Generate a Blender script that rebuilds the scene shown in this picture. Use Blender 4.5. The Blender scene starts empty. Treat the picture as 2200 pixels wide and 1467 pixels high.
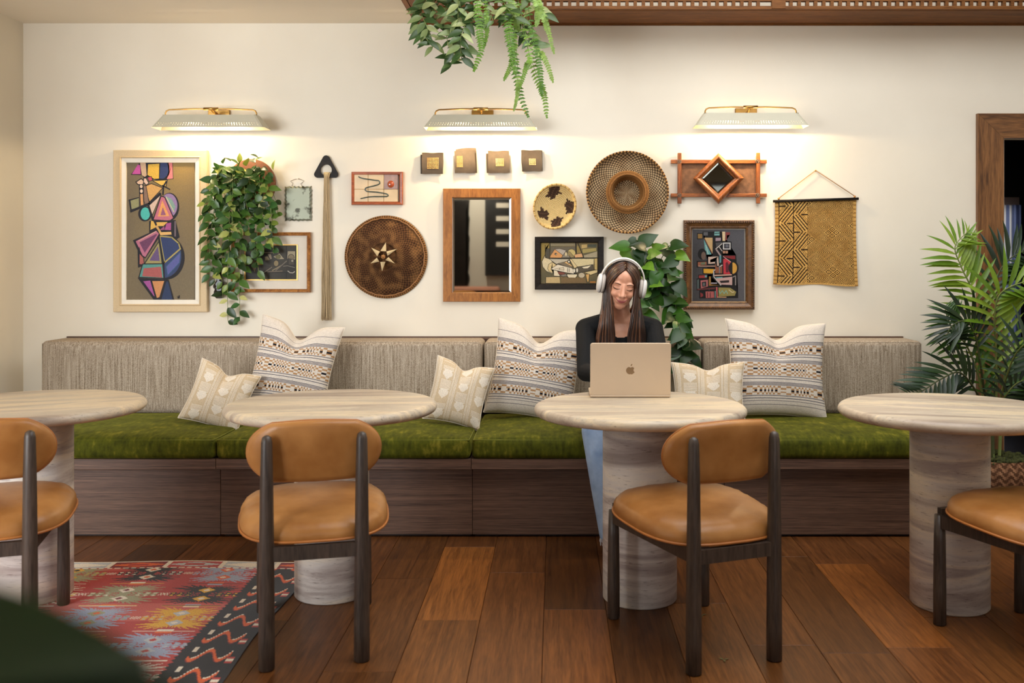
import bpy, bmesh, math, random
import numpy as np
from mathutils import Vector, Matrix, noise
from mathutils.bvhtree import BVHTree

random.seed(7)
rng = np.random.default_rng(7)
PI = math.pi
scene = bpy.context.scene
col = scene.collection

# ---------------------------------------------------------------- camera
F, VX, VY, CAMH = 2070.0, 1194.0, 563.0, 1.30      # focal length and vanishing point in photo pixels, lens height in metres
cam_data = bpy.data.cameras.new('camera')
cam = bpy.data.objects.new('camera', cam_data)
col.objects.link(cam)
cam.location = (0, 0, CAMH)
cam.rotation_euler = (PI / 2, 0, 0)
cam_data.sensor_width = 36.0
cam_data.lens = 36.0 * F / 2200.0
cam_data.shift_x = -(VX - 1100.0) / 2200.0
cam_data.shift_y = -(733.5 - VY) / 2200.0
cam_data.clip_start = 0.05
cam_data.dof.use_dof = True
cam_data.dof.focus_distance = 4.6
cam_data.dof.aperture_fstop = 3.2
scene.camera = cam

# ---------------------------------------------------------------- world, daylight, exposure
world = bpy.data.worlds.new('world')
scene.world = world
world.use_nodes = True
world.node_tree.nodes['Background'].inputs[0].default_value = (0.75, 0.87, 1.0, 1)
world.node_tree.nodes['Background'].inputs[1].default_value = 1.0
vs = scene.view_settings
vs.view_transform = 'Standard'
vs.look = 'None'
vs.exposure = 0.0
vs.gamma = 1.0
vs.use_curve_mapping = False


def area_light(name, loc, rot, sx, sy, watts, color):
    d = bpy.data.lights.new(name, 'AREA')
    d.shape = 'RECTANGLE'
    d.size, d.size_y, d.energy, d.color = sx, sy, watts, color
    o = bpy.data.objects.new(name, d)
    col.objects.link(o)
    o.location, o.rotation_euler = loc, rot
    return o


WALL = 5.49           # back wall
XL, XR = -3.034, 4.2  # side walls
YF = -3.0             # wall behind the lens
ZC = 2.66             # ceiling
# daylight entering the windows: the wide one of the wing to the left (window_1), the one behind the lens (window_2) and the skylight
area_light('daylight_wing_window', (-3.75, 0.36, 1.50), (PI / 2, 0, 0), 3.1, 1.9, 255, (0.93, 0.97, 1.0))
area_light('daylight_window_behind', (1.65, YF - 0.12, 1.50), (PI / 2, 0, 0), 3.4, 1.9, 22, (1.0, 0.975, 0.94))
area_light('daylight_skylight', (0.9, 3.0, 3.42), (0, 0, 0), 2.6, 3.2, 100, (1.0, 0.97, 0.93))


# ---------------------------------------------------------------- helpers
def lin(c):
    out = []
    for v in c[:3]:
        v = v / 255.0
        out.append(v / 12.92 if v <= 0.04045 else ((v + 0.055) / 1.055) ** 2.4)
    return (out[0], out[1], out[2], 1.0)


def P(px, py, y):
    s = F / y
    return Vector(((px - VX) / s, y, CAMH - (py - VY) / s))


def wpos(o):
    v = Vector((0, 0, 0))
    while o is not None:
        v += o.location
        o = o.parent
    return v


def tag(o, label=None, cat=None, group=None, kind=None):
    if label: o['label'] = label
    if cat: o['category'] = cat
    if group: o['group'] = group
    if kind: o['kind'] = kind
    return o


def empty(name, loc, label=None, cat=None, group=None, kind=None, parent=None):
    o = bpy.data.objects.new(name, None)
    o.empty_display_size = 0.1
    col.objects.link(o)
    o.location = Vector(loc)
    if parent is not None:
        o.location = Vector(loc) - wpos(parent)
        o.parent = parent
    return tag(o, label, cat, group, kind)


def link_mesh(name, me, mat, parent=None, loc=None):
    o = bpy.data.objects.new(name, me)
    col.objects.link(o)
    if mat is not None and not me.materials:
        me.materials.append(mat)
    if parent is not None:
        o.parent = parent
    if loc is not None:
        o.location = loc
    return o


class MB:
    """collects faces in world coordinates; build() links them as one mesh object"""

    def __init__(self):
        self.v, self.f, self.c, self.s = [], [], [], []
        self.col = None
        self.smooth = False

    def add(self, verts, faces, color=None, smooth=None):
        n = len(self.v)
        self.v.extend([tuple(p) for p in verts])
        c = color if color is not None else self.col
        sm = self.smooth if smooth is None else smooth
        for fc in faces:
            self.f.append(tuple(i + n for i in fc))
            self.c.append(c)
            self.s.append(sm)
        return self

    def box(self, x0, x1, y0, y1, z0, z1, color=None, bev=0.0):
        if bev <= 0:
            V = [(x, y, z) for x in (x0, x1) for y in (y0, y1) for z in (z0, z1)]
            self.add(V, [(0, 1, 3, 2), (4, 6, 7, 5), (0, 4, 5, 1), (2, 3, 7, 6), (0, 2, 6, 4), (1, 5, 7, 3)], color, False)
            return self
        # chamfered box: 24 vertices
        b = bev
        X, Y, Z = (x0, x1), (y0, y1), (z0, z1)
        V, idx = [], {}
        for i in (0, 1):
            for j in (0, 1):
                for k in (0, 1):
                    sx, sy, sz = (1, -1)[i], (1, -1)[j], (1, -1)[k]
                    p = (X[i], Y[j], Z[k])
                    idx[(i, j, k, 'x')] = len(V); V.append((p[0], p[1] + sy * b, p[2] + sz * b))
                    idx[(i, j, k, 'y')] = len(V); V.append((p[0] + sx * b, p[1], p[2] + sz * b))
                    idx[(i, j, k, 'z')] = len(V); V.append((p[0] + sx * b, p[1] + sy * b, p[2]))
        Fc = []
        for i in (0, 1):
            q = [(i, 0, 0), (i, 1, 0), (i, 1, 1), (i, 0, 1)]
            Fc.append([idx[a + ('x',)] for a in (q if i else q[::-1])])
            q = [(0, i, 0), (0, i, 1), (1, i, 1), (1, i, 0)]
            Fc.append([idx[a + ('y',)] for a in (q if i else q[::-1])])
            q = [(0, 0, i), (1, 0, i), (1, 1, i), (0, 1, i)]
            Fc.append([idx[a + ('z',)] for a in (q if i else q[::-1])])
        for j in (0, 1):
            for k in (0, 1):
                Fc.append([idx[(0, j, k, 'y')], idx[(1, j, k, 'y')], idx[(1, j, k, 'z')], idx[(0, j, k, 'z')]])
                Fc.append([idx[(j, 0, k, 'x')], idx[(j, 1, k, 'x')], idx[(j, 1, k, 'z')], idx[(j, 0, k, 'z')]])
                Fc.append([idx[(j, k, 0, 'x')], idx[(j, k, 1, 'x')], idx[(j, k, 1, 'y')], idx[(j, k, 0, 'y')]])
        for i in (0, 1):
            for j in (0, 1):
                for k in (0, 1):
                    Fc.append([idx[(i, j, k, a)] for a in 'xyz'])
        self.add(V, Fc, color, False)
        return self

    def tube(self, pts, radii, n=8, caps=True, color=None, smooth=True, flat=None, up=None):
        pts = [Vector(p) for p in pts]
        if not hasattr(radii, '__len__'):
            radii = [radii] * len(pts)
        V, Fc = [], []
        prev = None
        for i, p in enumerate(pts):
            t = (pts[min(i + 1, len(pts) - 1)] - pts[max(i - 1, 0)])
            if t.length < 1e-9: t = Vector((0, 0, 1))
            t.normalize()
            if prev is None:
                a = Vector(up) if up is not None else (Vector((0, 0, 1)) if abs(t.z) < 0.9 else Vector((1, 0, 0)))
                nrm = (a - t * a.dot(t)).normalized()
            else:
                nrm = (prev - t * prev.dot(t))
                nrm = nrm.normalized() if nrm.length > 1e-6 else prev
            prev = nrm
            b = t.cross(nrm)
            for k in range(n):
                an = 2 * PI * k / n
                r2 = radii[i] * (flat if flat else 1.0)
                V.append(p + nrm * (math.cos(an) * radii[i]) + b * (math.sin(an) * r2))
        for i in range(len(pts) - 1):
            for k in range(n):
                k2 = (k + 1) % n
                Fc.append((i * n + k, i * n + k2, (i + 1) * n + k2, (i + 1) * n + k))
        if caps:
            Fc.append(tuple(range(n))[::-1])
            Fc.append(tuple((len(pts) - 1) * n + k for k in range(n)))
        self.add(V, Fc, color, smooth)
        return self

    def capsule(self, a, b, ra, rb, n=12, color=None):
        a, b = Vector(a), Vector(b)
        d = (b - a)
        L = d.length
        t = d.normalized() if L > 1e-9 else Vector((0, 0, 1))
        pts, rad = [], []
        for k in range(5):
            an = PI / 2 * (1 - k / 5.0)
            pts.append(a - t * ra * math.sin(an)); rad.append(max(ra * math.cos(an), 1e-4))
        pts.append(a); rad.append(ra)
        pts.append(b); rad.append(rb)
        for k in range(1, 6):
            an = PI / 2 * k / 5.0
            pts.append(b + t * rb * math.sin(an)); rad.append(max(rb * math.cos(an), 1e-4))
        return self.tube(pts, rad, n, True, color, True)

    def ball(self, c, r, nu=14, nv=9, M=None, color=None):
        c = Vector(c)
        if not hasattr(r, '__len__'): r = (r, r, r)
        V, Fc = [], []
        for j in range(nv + 1):
            ph = PI * j / nv
            for i in range(nu):
                th = 2 * PI * i / nu
                p = Vector((r[0] * math.sin(ph) * math.cos(th), r[1] * math.sin(ph) * math.sin(th), r[2] * math.cos(ph)))
                if M is not None: p = M @ p
                V.append(c + p)
        for j in range(nv):
            for i in range(nu):
                i2 = (i + 1) % nu
                Fc.append((j * nu + i, (j + 1) * nu + i, (j + 1) * nu + i2, j * nu + i2))
        self.add(V, Fc, color, True)
        return self

    def lathe(self, prof, c=(0, 0, 0), n=48, axis='z', color=None, smooth=True, closed=False):
        c = Vector(c)
        V, Fc = [], []
        m = len(prof)
        for r, h in prof:
            for k in range(n):
                an = 2 * PI * k / n
                if axis == 'z':
                    V.append(c + Vector((r * math.cos(an), r * math.sin(an), h)))
                else:      # axis -y: h points away from the wall, towards the room
                    V.append(c + Vector((r * math.cos(an), -h, r * math.sin(an))))
        for i in range(m - 1 + (1 if closed else 0)):
            i2 = (i + 1) % m
            for k in range(n):
                k2 = (k + 1) % n
                Fc.append((i * n + k, i * n + k2, i2 * n + k2, i2 * n + k))
        self.add(V, Fc, color, smooth)
        return self

    def grid(self, fn, nu, nv, color=None, smooth=True, wrap=False):
        """fn(u,v) -> point (u,v in 0..1); color may be a function of the cell centre"""
        V = [fn(i / nu, j / nv) for j in range(nv + 1) for i in range(nu + 1)]
        n = len(self.v)
        self.v.extend([tuple(p) for p in V])
        for j in range(nv):
            for i in range(nu):
                a = n + j * (nu + 1) + i
                self.f.append((a, a + 1, a + nu + 2, a + nu + 1))
                self.c.append(color((i + .5) / nu, (j + .5) / nv) if callable(color) else color)
                self.s.append(smooth)
        return self

    def poly(self, pts, color=None):
        self.add(pts, [tuple(range(len(pts)))], color, False)
        return self

    def build(self, name, mat, parent=None, label=None, cat=None, group=None, kind=None, origin=None, weld=False):
        base = wpos(parent) if parent is not None else Vector((0, 0, 0))
        org = Vector(origin) if origin is not None else base
        arr = np.array(self.v, dtype=float) - np.array(org)
        me = bpy.data.meshes.new(name)
        me.from_pydata(arr.tolist(), [], self.f)
        me.polygons.foreach_set('use_smooth', self.s)
        if any(c is not None for c in self.c):
            at = me.color_attributes.new('Col', 'FLOAT_COLOR', 'CORNER')
            buf = np.ones((len(me.loops), 4), dtype=np.float32)
            k = 0
            for fc, c in zip(self.f, self.c):
                if c is not None:
                    buf[k:k + len(fc), :3] = c[:3]
                k += len(fc)
            at.data.foreach_set('color', buf.ravel())
        bm = bmesh.new(); bm.from_mesh(me)
        if weld:
            bmesh.ops.remove_doubles(bm, verts=bm.verts, dist=1e-5)
        bmesh.ops.recalc_face_normals(bm, faces=bm.faces)
        bm.to_mesh(me); bm.free()
        me.update()
        o = link_mesh(name, me, mat, parent, org - base if parent is not None else org)
        return tag(o, label, cat, group, kind)


def rounded_box(mb, c, half, r, seg=4, mid=2, deform=None, color=None, M=None):
    """box with rounded edges; deform(local)->local before M and c are applied"""
    def axis(h):
        inner = h - r
        pts = [-inner - r + r * (1 - math.cos(PI / 2 * k / seg)) for k in range(seg)]
        m = [(-inner + 2 * inner * k / mid) for k in range(mid + 1)]
        return pts + m + [-p for p in reversed(pts)]
    c = Vector(c)
    ax = [axis(h) for h in half]
    V, index, Fc = [], {}, []

    def vid(p):
        key = tuple(round(q, 6) for q in p)
        if key in index: return index[key]
        v = Vector(p)
        q = Vector([max(-(half[i] - r), min(half[i] - r, v[i])) for i in range(3)])
        d = v - q
        if d.length > 1e-9: v = q + d.normalized() * r
        if deform: v = Vector(deform(v))
        if M is not None: v = M @ v
        index[key] = len(V); V.append(c + v)
        return index[key]
    for a in range(3):
        u, w = (a + 1) % 3, (a + 2) % 3
        for sgn in (-1, 1):
            for i in range(len(ax[u]) - 1):
                for j in range(len(ax[w]) - 1):
                    q = []
                    for (ii, jj) in ((i, j), (i + 1, j), (i + 1, j + 1), (i, j + 1)):
                        p = [0, 0, 0]
                        p[a] = sgn * half[a]; p[u] = ax[u][ii]; p[w] = ax[w][jj]
                        q.append(vid(p))
                    if len(set(q)) < 3: continue
                    Fc.append(q if sgn > 0 else q[::-1])
    mb.add(V, Fc, color, True)
    return mb


def copy_tree(o, parent=None):
    c = o.copy()
    col.objects.link(c)
    c.parent = parent
    for ch in list(o.children):
        copy_tree(ch, c)
    return c


# ---------------------------------------------------------------- materials
def new_mat(name):
    m = bpy.data.materials.new(name)
    m.use_nodes = True
    nt = m.node_tree
    return m, nt, nt.nodes['Principled BSDF']


def N(nt, kind, **kw):
    n = nt.nodes.new(kind)
    for k, v in kw.items():
        if k.startswith('i_'):
            key = k[2:]
            n.inputs[int(key) if key.isdigit() else key.replace('_', ' ')].default_value = v
        else:
            setattr(n, k, v)
    return n


def ramp(nt, stops, interp='LINEAR'):
    r = nt.nodes.new('ShaderNodeValToRGB')
    cr = r.color_ramp
    cr.interpolation = interp
    while len(cr.elements) < len(stops): cr.elements.new(0.5)
    for e, (p, c) in zip(cr.elements, stops):
        e.position = p; e.color = c
    return r


def coords(nt, scale=(1, 1, 1), rot=(0, 0, 0), kind='Object', rnd=0.0):
    tc = nt.nodes.new('ShaderNodeTexCoord')
    mp = nt.nodes.new('ShaderNodeMapping')
    mp.inputs['Scale'].default_value = scale
    mp.inputs['Rotation'].default_value = rot
    nt.links.new(tc.outputs[kind], mp.inputs['Vector'])
    if rnd:
        oi = nt.nodes.new('ShaderNodeObjectInfo')
        ml = N(nt, 'ShaderNodeMath', operation='MULTIPLY'); ml.inputs[1].default_value = rnd
        nt.links.new(oi.outputs['Random'], ml.inputs[0])
        cb = nt.nodes.new('ShaderNodeCombineXYZ')
        for k in range(3): nt.links.new(ml.outputs[0], cb.inputs[k])
        nt.links.new(cb.outputs[0], mp.inputs['Location'])
    return mp


def bump(nt, bsdf, height, strength=0.2, dist=0.002):
    b = nt.nodes.new('ShaderNodeBump')
    b.inputs['Strength'].default_value = strength
    b.inputs['Distance'].default_value = dist
    nt.links.new(height, b.inputs['Height'])
    nt.links.new(b.outputs[0], bsdf.inputs['Normal'])
    return b


def plain(name, c, rough=0.5, metal=0.0, var=0.0, scale=20.0, bmp=0.0, spec=0.5, stretch=(1, 1, 1), emit=None, coat=0.0, bscale=None):
    m, nt, b = new_mat(name)
    b.inputs['Roughness'].default_value = rough
    b.inputs['Metallic'].default_value = metal
    b.inputs['Specular IOR Level'].default_value = spec
    b.inputs['Coat Weight'].default_value = coat
    L = lin(c)
    mp = coords(nt, stretch)
    nz = N(nt, 'ShaderNodeTexNoise', i_Scale=scale, i_Detail=4.0)
    nt.links.new(mp.outputs[0], nz.inputs['Vector'])
    lo = tuple(x * (1 - var) for x in L[:3]) + (1,)
    hi = tuple(min(1, x * (1 + var)) for x in L[:3]) + (1,)
    r = ramp(nt, [(0.3, lo), (0.7, hi)])
    nt.links.new(nz.outputs['Fac'], r.inputs['Fac'])
    nt.links.new(r.outputs['Color'], b.inputs['Base Color'])
    if bmp:
        h = nz
        if bscale:
            h = N(nt, 'ShaderNodeTexNoise', i_Scale=bscale, i_Detail=3.0)
            nt.links.new(mp.outputs[0], h.inputs['Vector'])
        bump(nt, b, h.outputs['Fac'], bmp)
    if emit:
        b.inputs['Emission Color'].default_value = lin(emit[0])
        b.inputs['Emission Strength'].default_value = emit[1]
    return m


def vcol_mat(name, rough=0.8, bmp=0.15, scale=300.0, spec=0.3, var=0.08, sheen=0.0):
    """colour comes from the per-face colour attribute, with fine procedural variation"""
    m, nt, b = new_mat(name)
    at = N(nt, 'ShaderNodeAttribute', attribute_name='Col')
    mp = coords(nt)
    nz = N(nt, 'ShaderNodeTexNoise', i_Scale=scale, i_Detail=3.0)
    nt.links.new(mp.outputs[0], nz.inputs['Vector'])
    r = ramp(nt, [(0.3, (1 - var * 2,) * 3 + (1,)), (0.7, (1 + var,) * 3 + (1,))])
    nt.links.new(nz.outputs['Fac'], r.inputs['Fac'])
    mx = N(nt, 'ShaderNodeMix', data_type='RGBA', blend_type='MULTIPLY')
    mx.inputs[0].default_value = 1.0
    nt.links.new(at.outputs['Color'], mx.inputs[6])
    nt.links.new(r.outputs['Color'], mx.inputs[7])
    nt.links.new(mx.outputs[2], b.inputs['Base Color'])
    b.inputs['Roughness'].default_value = rough
    b.inputs['Specular IOR Level'].default_value = spec
    b.inputs['Sheen Weight'].default_value = sheen
    if bmp: bump(nt, b, nz.outputs['Fac'], bmp)
    return m


def wood(name, c_lo, c_hi, stretch, scale=6.0, rough=0.45, bmp=0.08, objcolor=False, rnd=0.0, spec=0.5, fine=None):
    """long-grain wood: noise stretched along the grain"""
    m, nt, b = new_mat(name)
    mp = coords(nt, stretch, rnd=rnd)
    n1 = N(nt, 'ShaderNodeTexNoise', i_Scale=scale, i_Detail=6.0, i_Distortion=1.2)
    nt.links.new(mp.outputs[0], n1.inputs['Vector'])
    n2 = N(nt, 'ShaderNodeTexNoise', i_Scale=fine or scale * 7, i_Detail=4.0)
    nt.links.new(mp.outputs[0], n2.inputs['Vector'])
    mix = N(nt, 'ShaderNodeMath', operation='MULTIPLY_ADD'); mix.inputs[1].default_value = 0.45
    sc = N(nt, 'ShaderNodeMath', operation='MULTIPLY'); sc.inputs[1].default_value = 0.55
    nt.links.new(n1.outputs['Fac'], sc.inputs[0])
    nt.links.new(n2.outputs['Fac'], mix.inputs[0]); nt.links.new(sc.outputs[0], mix.inputs[2])
    r = ramp(nt, [(0.36, lin(c_lo)), (0.64, lin(c_hi))])
    nt.links.new(mix.outputs[0], r.inputs['Fac'])
    out = r.outputs['Color']
    if objcolor:
        oi = nt.nodes.new('ShaderNodeObjectInfo')
        mx = N(nt, 'ShaderNodeMix', data_type='RGBA', blend_type='MULTIPLY')
        mx.inputs[0].default_value = 1.0
        nt.links.new(out, mx.inputs[6]); nt.links.new(oi.outputs['Color'], mx.inputs[7])
        out = mx.outputs[2]
    nt.links.new(out, b.inputs['Base Color'])
    b.inputs['Roughness'].default_value = rough
    b.inputs['Specular IOR Level'].default_value = spec
    if bmp: bump(nt, b, mix.outputs[0], bmp)
    return m


def leaf_mat(name, rough=0.35):
    m, nt, b = new_mat(name)
    oi = nt.nodes.new('ShaderNodeObjectInfo')
    mp = coords(nt)
    nz = N(nt, 'ShaderNodeTexNoise', i_Scale=40.0, i_Detail=3.0)
    nt.links.new(mp.outputs[0], nz.inputs['Vector'])
    r = ramp(nt, [(0.3, (0.75, 0.8, 0.7, 1)), (0.7, (1.1, 1.1, 1.0, 1))])
    nt.links.new(nz.outputs['Fac'], r.inputs['Fac'])
    mx = N(nt, 'ShaderNodeMix', data_type='RGBA', blend_type='MULTIPLY')
    mx.inputs[0].default_value = 1.0
    nt.links.new(oi.outputs['Color'], mx.inputs[6]); nt.links.new(r.outputs['Color'], mx.inputs[7])
    nt.links.new(mx.outputs[2], b.inputs['Base Color'])
    b.inputs['Roughness'].default_value = rough
    b.inputs['Subsurface Weight'].default_value = 0.0
    tr = nt.nodes.new('ShaderNodeBsdfTranslucent')
    nt.links.new(mx.outputs[2], tr.inputs['Color'])
    ms = nt.nodes.new('ShaderNodeMixShader'); ms.inputs[0].default_value = 0.2
    out = nt.nodes['Material Output']
    nt.links.new(b.outputs[0], ms.inputs[1]); nt.links.new(tr.outputs[0], ms.inputs[2])
    nt.links.new(ms.outputs[0], out.inputs['Surface'])
    return m


M = {}
def make_materials():
    # plaster
    m, nt, b = new_mat('plaster')
    mp = coords(nt)
    n1 = N(nt, 'ShaderNodeTexNoise', i_Scale=1.3, i_Detail=5.0); nt.links.new(mp.outputs[0], n1.inputs['Vector'])
    r = ramp(nt, [(0.3, lin((228, 218, 200))), (0.7, lin((238, 230, 213)))])
    nt.links.new(n1.outputs['Fac'], r.inputs['Fac']); nt.links.new(r.outputs['Color'], b.inputs['Base Color'])
    n2 = N(nt, 'ShaderNodeTexNoise', i_Scale=9.0, i_Detail=6.0); nt.links.new(mp.outputs[0], n2.inputs['Vector'])
    b.inputs['Roughness'].default_value = 0.85
    bump(nt, b, n2.outputs['Fac'], 0.12, 0.004)
    M['plaster'] = m
    M['ceiling'] = plain('ceiling_paint', (236, 226, 208), 0.9, var=0.02, scale=2)
    M['plank'] = wood('oak_plank', (80, 47, 22), (122, 76, 38), (8, 0.4, 1), 5.0, 0.36, 0.03, objcolor=True, rnd=37.0, spec=0.2)
    M['subfloor'] = plain('subfloor', (30, 20, 14), 0.9)
    M['walnut'] = wood('walnut_veneer', (62, 42, 32), (116, 86, 68), (0.5, 0.5, 26), 4.0, 0.5, 0.05, rnd=5.0)
    M['trimwood'] = wood('ceiling_wood', (88, 52, 22), (140, 90, 44), (0.8, 14, 14), 4.0, 0.5, 0.05, rnd=5.0, spec=0.2)
    M['trimwood_y'] = wood('ceiling_wood_long', (100, 60, 26), (156, 100, 50), (14, 0.8, 14), 4.0, 0.5, 0.05, rnd=5.0, spec=0.2)
    M['casing_v'] = wood('casing_wood_upright', (78, 47, 22), (142, 96, 54), (9, 9, 0.7), 3.2, 0.4, 0.06, rnd=3.0)
    M['casing_h'] = wood('casing_wood_level', (78, 47, 22), (142, 96, 54), (0.7, 9, 9), 3.2, 0.4, 0.06, rnd=3.0)
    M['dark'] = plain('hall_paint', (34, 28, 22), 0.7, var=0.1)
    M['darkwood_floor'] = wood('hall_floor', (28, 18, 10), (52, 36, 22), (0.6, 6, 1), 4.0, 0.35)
    # velvet
    m, nt, b = new_mat('green_velvet')
    mp = coords(nt, (1, 1, 1), rnd=9.0)
    n1 = N(nt, 'ShaderNodeTexNoise', i_Scale=9.0, i_Detail=8.0, i_Roughness=0.7); nt.links.new(mp.outputs[0], n1.inputs['Vector'])
    n3 = N(nt, 'ShaderNodeTexNoise', i_Scale=55.0, i_Detail=4.0); 
    mp3 = coords(nt, (1, 0.35, 0.35)); nt.links.new(mp3.outputs[0], n3.inputs['Vector'])
    ad = N(nt, 'ShaderNodeMath', operation='MULTIPLY_ADD'); ad.inputs[1].default_value = 0.4
    s2 = N(nt, 'ShaderNodeMath', operation='MULTIPLY'); s2.inputs[1].default_value = 0.6
    nt.links.new(n1.outputs['Fac'], s2.inputs[0]); nt.links.new(n3.outputs['Fac'], ad.inputs[0]); nt.links.new(s2.outputs[0], ad.inputs[2])
    r = ramp(nt, [(0.38, lin((48, 52, 5))), (0.54, lin((78, 80, 12))), (0.66, lin((122, 114, 34)))])
    nt.links.new(ad.outputs[0], r.inputs['Fac']); nt.links.new(r.outputs['Color'], b.inputs['Base Color'])
    b.inputs['Roughness'].default_value = 0.8
    b.inputs['Specular IOR Level'].default_value = 0.15
    b.inputs['Sheen Weight'].default_value = 0.25
    b.inputs['Sheen Roughness'].default_value = 0.35
    b.inputs['Sheen Tint'].default_value = lin((200, 200, 90))
    n2 = N(nt, 'ShaderNodeTexNoise', i_Scale=7.0, i_Detail=2.0); nt.links.new(mp.outputs[0], n2.inputs['Vector'])
    bump(nt, b, n2.outputs['Fac'], 0.35, 0.02)
    M['velvet'] = m
    M['velvet_piping'] = plain('velvet_piping', (98, 100, 14), 0.8, var=0.2, scale=60)
    # tweed
    m, nt, b = new_mat('tweed')
    mp = coords(nt, (1, 1, 0.02), rnd=3.0)
    n1 = N(nt, 'ShaderNodeTexNoise', i_Scale=190.0, i_Detail=2.0, i_Roughness=0.6); nt.links.new(mp.outputs[0], n1.inputs['Vector'])
    mp2 = coords(nt, (1.2, 1, 1))
    n2 = N(nt, 'ShaderNodeTexNoise', i_Scale=360.0, i_Detail=2.0); nt.links.new(mp2.outputs[0], n2.inputs['Vector'])
    ad = N(nt, 'ShaderNodeMath', operation='MULTIPLY_ADD'); ad.inputs[1].default_value = 0.55
    s2 = N(nt, 'ShaderNodeMath', operation='MULTIPLY'); s2.inputs[1].default_value = 0.45
    nt.links.new(n1.outputs['Fac'], s2.inputs[0]); nt.links.new(n2.outputs['Fac'], ad.inputs[0]); nt.links.new(s2.outputs[0], ad.inputs[2])
    r = ramp(nt, [(0.38, lin((118, 101, 82))), (0.5, lin((164, 148, 128))), (0.62, lin((196, 181, 162)))])
    nt.links.new(ad.outputs[0], r.inputs['Fac']); nt.links.new(r.outputs['Color'], b.inputs['Base Color'])
    b.inputs['Roughness'].default_value = 0.9
    b.inputs['Specular IOR Level'].default_value = 0.2
    bump(nt, b, ad.outputs[0], 0.6, 0.003)
    M['tweed'] = m

    # banded travertine
    def stone(name, stretch, rot=(0, 0, 0), pale=0.0, cool=None):
        m, nt, b = new_mat(name)
        mp = coords(nt, stretch, rot, rnd=11.0)
        n1 = N(nt, 'ShaderNodeTexNoise', i_Scale=1.0, i_Detail=7.0, i_Roughness=0.62, i_Distortion=0.5); nt.links.new(mp.outputs[0], n1.inputs['Vector'])
        d = int(pale)
        r = ramp(nt, [(0.33, lin((128 + d, 112 + d, 98 + d))), (0.43, lin((162 + d, 144 + d, 124 + d))), (0.5, lin((186, 172, 152))),
                      (0.57, lin((212, 192, 160))), (0.66, lin((168 + d, 152 + d, 134 + d)))])
        if cool:
            for e_, c_ in zip(r.color_ramp.elements, cool): e_.color = lin(c_)
        nt.links.new(n1.outputs['Fac'], r.inputs['Fac'])
        mp2 = coords(nt, tuple(q * 4 for q in stretch), rot, rnd=3.0)
        n2 = N(nt, 'ShaderNodeTexNoise', i_Scale=5.0, i_Detail=5.0, i_Roughness=0.7); nt.links.new(mp2.outputs[0], n2.inputs['Vector'])
        r2 = ramp(nt, [(0.30, lin((140, 124, 116))), (0.42, (1, 1, 1, 1))])
        nt.links.new(n2.outputs['Fac'], r2.inputs['Fac'])
        mx = N(nt, 'ShaderNodeMix', data_type='RGBA', blend_type='MULTIPLY'); mx.inputs[0].default_value = 0.85
        nt.links.new(r.outputs['Color'], mx.inputs[6]); nt.links.new(r2.outputs['Color'], mx.inputs[7])
        nt.links.new(mx.outputs[2], b.inputs['Base Color'])
        b.inputs['Roughness'].default_value = 0.42
        bump(nt, b, n2.outputs['Fac'], 0.1, 0.002)
        return m
    M['stone_top'] = stone('travertine_top', (0.9, 7.5, 7.5), (0, 0, 0), 14)
    M['stone_col'] = stone('travertine_column', (1.1, 1.1, 9.0), (0.1, 0.14, 0), 0, [(146, 132, 126), (176, 162, 154), (202, 192, 184), (216, 202, 184), (168, 154, 148)])
    # leather
    m, nt, b = new_mat('tan_leather')
    mp = coords(nt, rnd=5.0)
    n1 = N(nt, 'ShaderNodeTexNoise', i_Scale=7.0, i_Detail=5.0); nt.links.new(mp.outputs[0], n1.inputs['Vector'])
    r = ramp(nt, [(0.3, lin((146, 94, 44))), (0.7, lin((182, 128, 72)))])
    nt.links.new(n1.outputs['Fac'], r.inputs['Fac']); nt.links.new(r.outputs['Color'], b.inputs['Base Color'])
    b.inputs['Roughness'].default_value = 0.36
    b.inputs['Specular IOR Level'].default_value = 0.35
    n2 = N(nt, 'ShaderNodeTexNoise', i_Scale=16.0, i_Detail=4.0); nt.links.new(mp.outputs[0], n2.inputs['Vector'])
    bump(nt, b, n2.outputs['Fac'], 0.18, 0.006)
    M['leather'] = m
    M['leather_piping'] = plain('leather_piping', (170, 104, 46), 0.4, var=0.1)
    M['legwood'] = wood('smoked_oak', (42, 33, 27), (78, 64, 54), (9, 9, 0.6), 5.0, 0.42, 0.08, rnd=5.0)
    M['brass'] = plain('brass', (176, 138, 78), 0.3, metal=1.0, var=0.1)
    M['lampshade'] = plain('lampshade_enamel', (196, 191, 170), 0.5, var=0.02)
    M['bulb'] = plain('bulb_glow', (255, 240, 210), 0.5, emit=((255, 214, 150), 14.0))
    M['black'] = plain('black_paint', (18, 16, 15), 0.5, var=0.1)
    M['blackwood'] = wood('black_wood', (18, 14, 11), (40, 32, 26), (2, 8, 8), 5.0, 0.5, spec=0.2)
    M['mirror'] = plain('mirror_glass', (225, 228, 222), 0.02, metal=1.0, var=0.0)
    M['vcol'] = vcol_mat('painted', 0.6, 0.12, 220.0)
    M['vweave'] = vcol_mat('woven', 0.85, 0.4, 420.0, 0.2, 0.14)
    M['vwool'] = vcol_mat('wool', 0.95, 0.5, 260.0, 0.1, 0.16, 0.2)
    M['leaf'] = leaf_mat('leaf')
    M['stem'] = plain('stem_green', (120, 132, 70), 0.6, var=0.2)
    M['stem_dark'] = plain('stem_dark', (66, 74, 38), 0.6, var=0.2)


make_materials()

# ================================================================ the room
def struct(name, mb, mat, parent=None):
    return mb.build(name, mat, parent, kind='structure')


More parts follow.
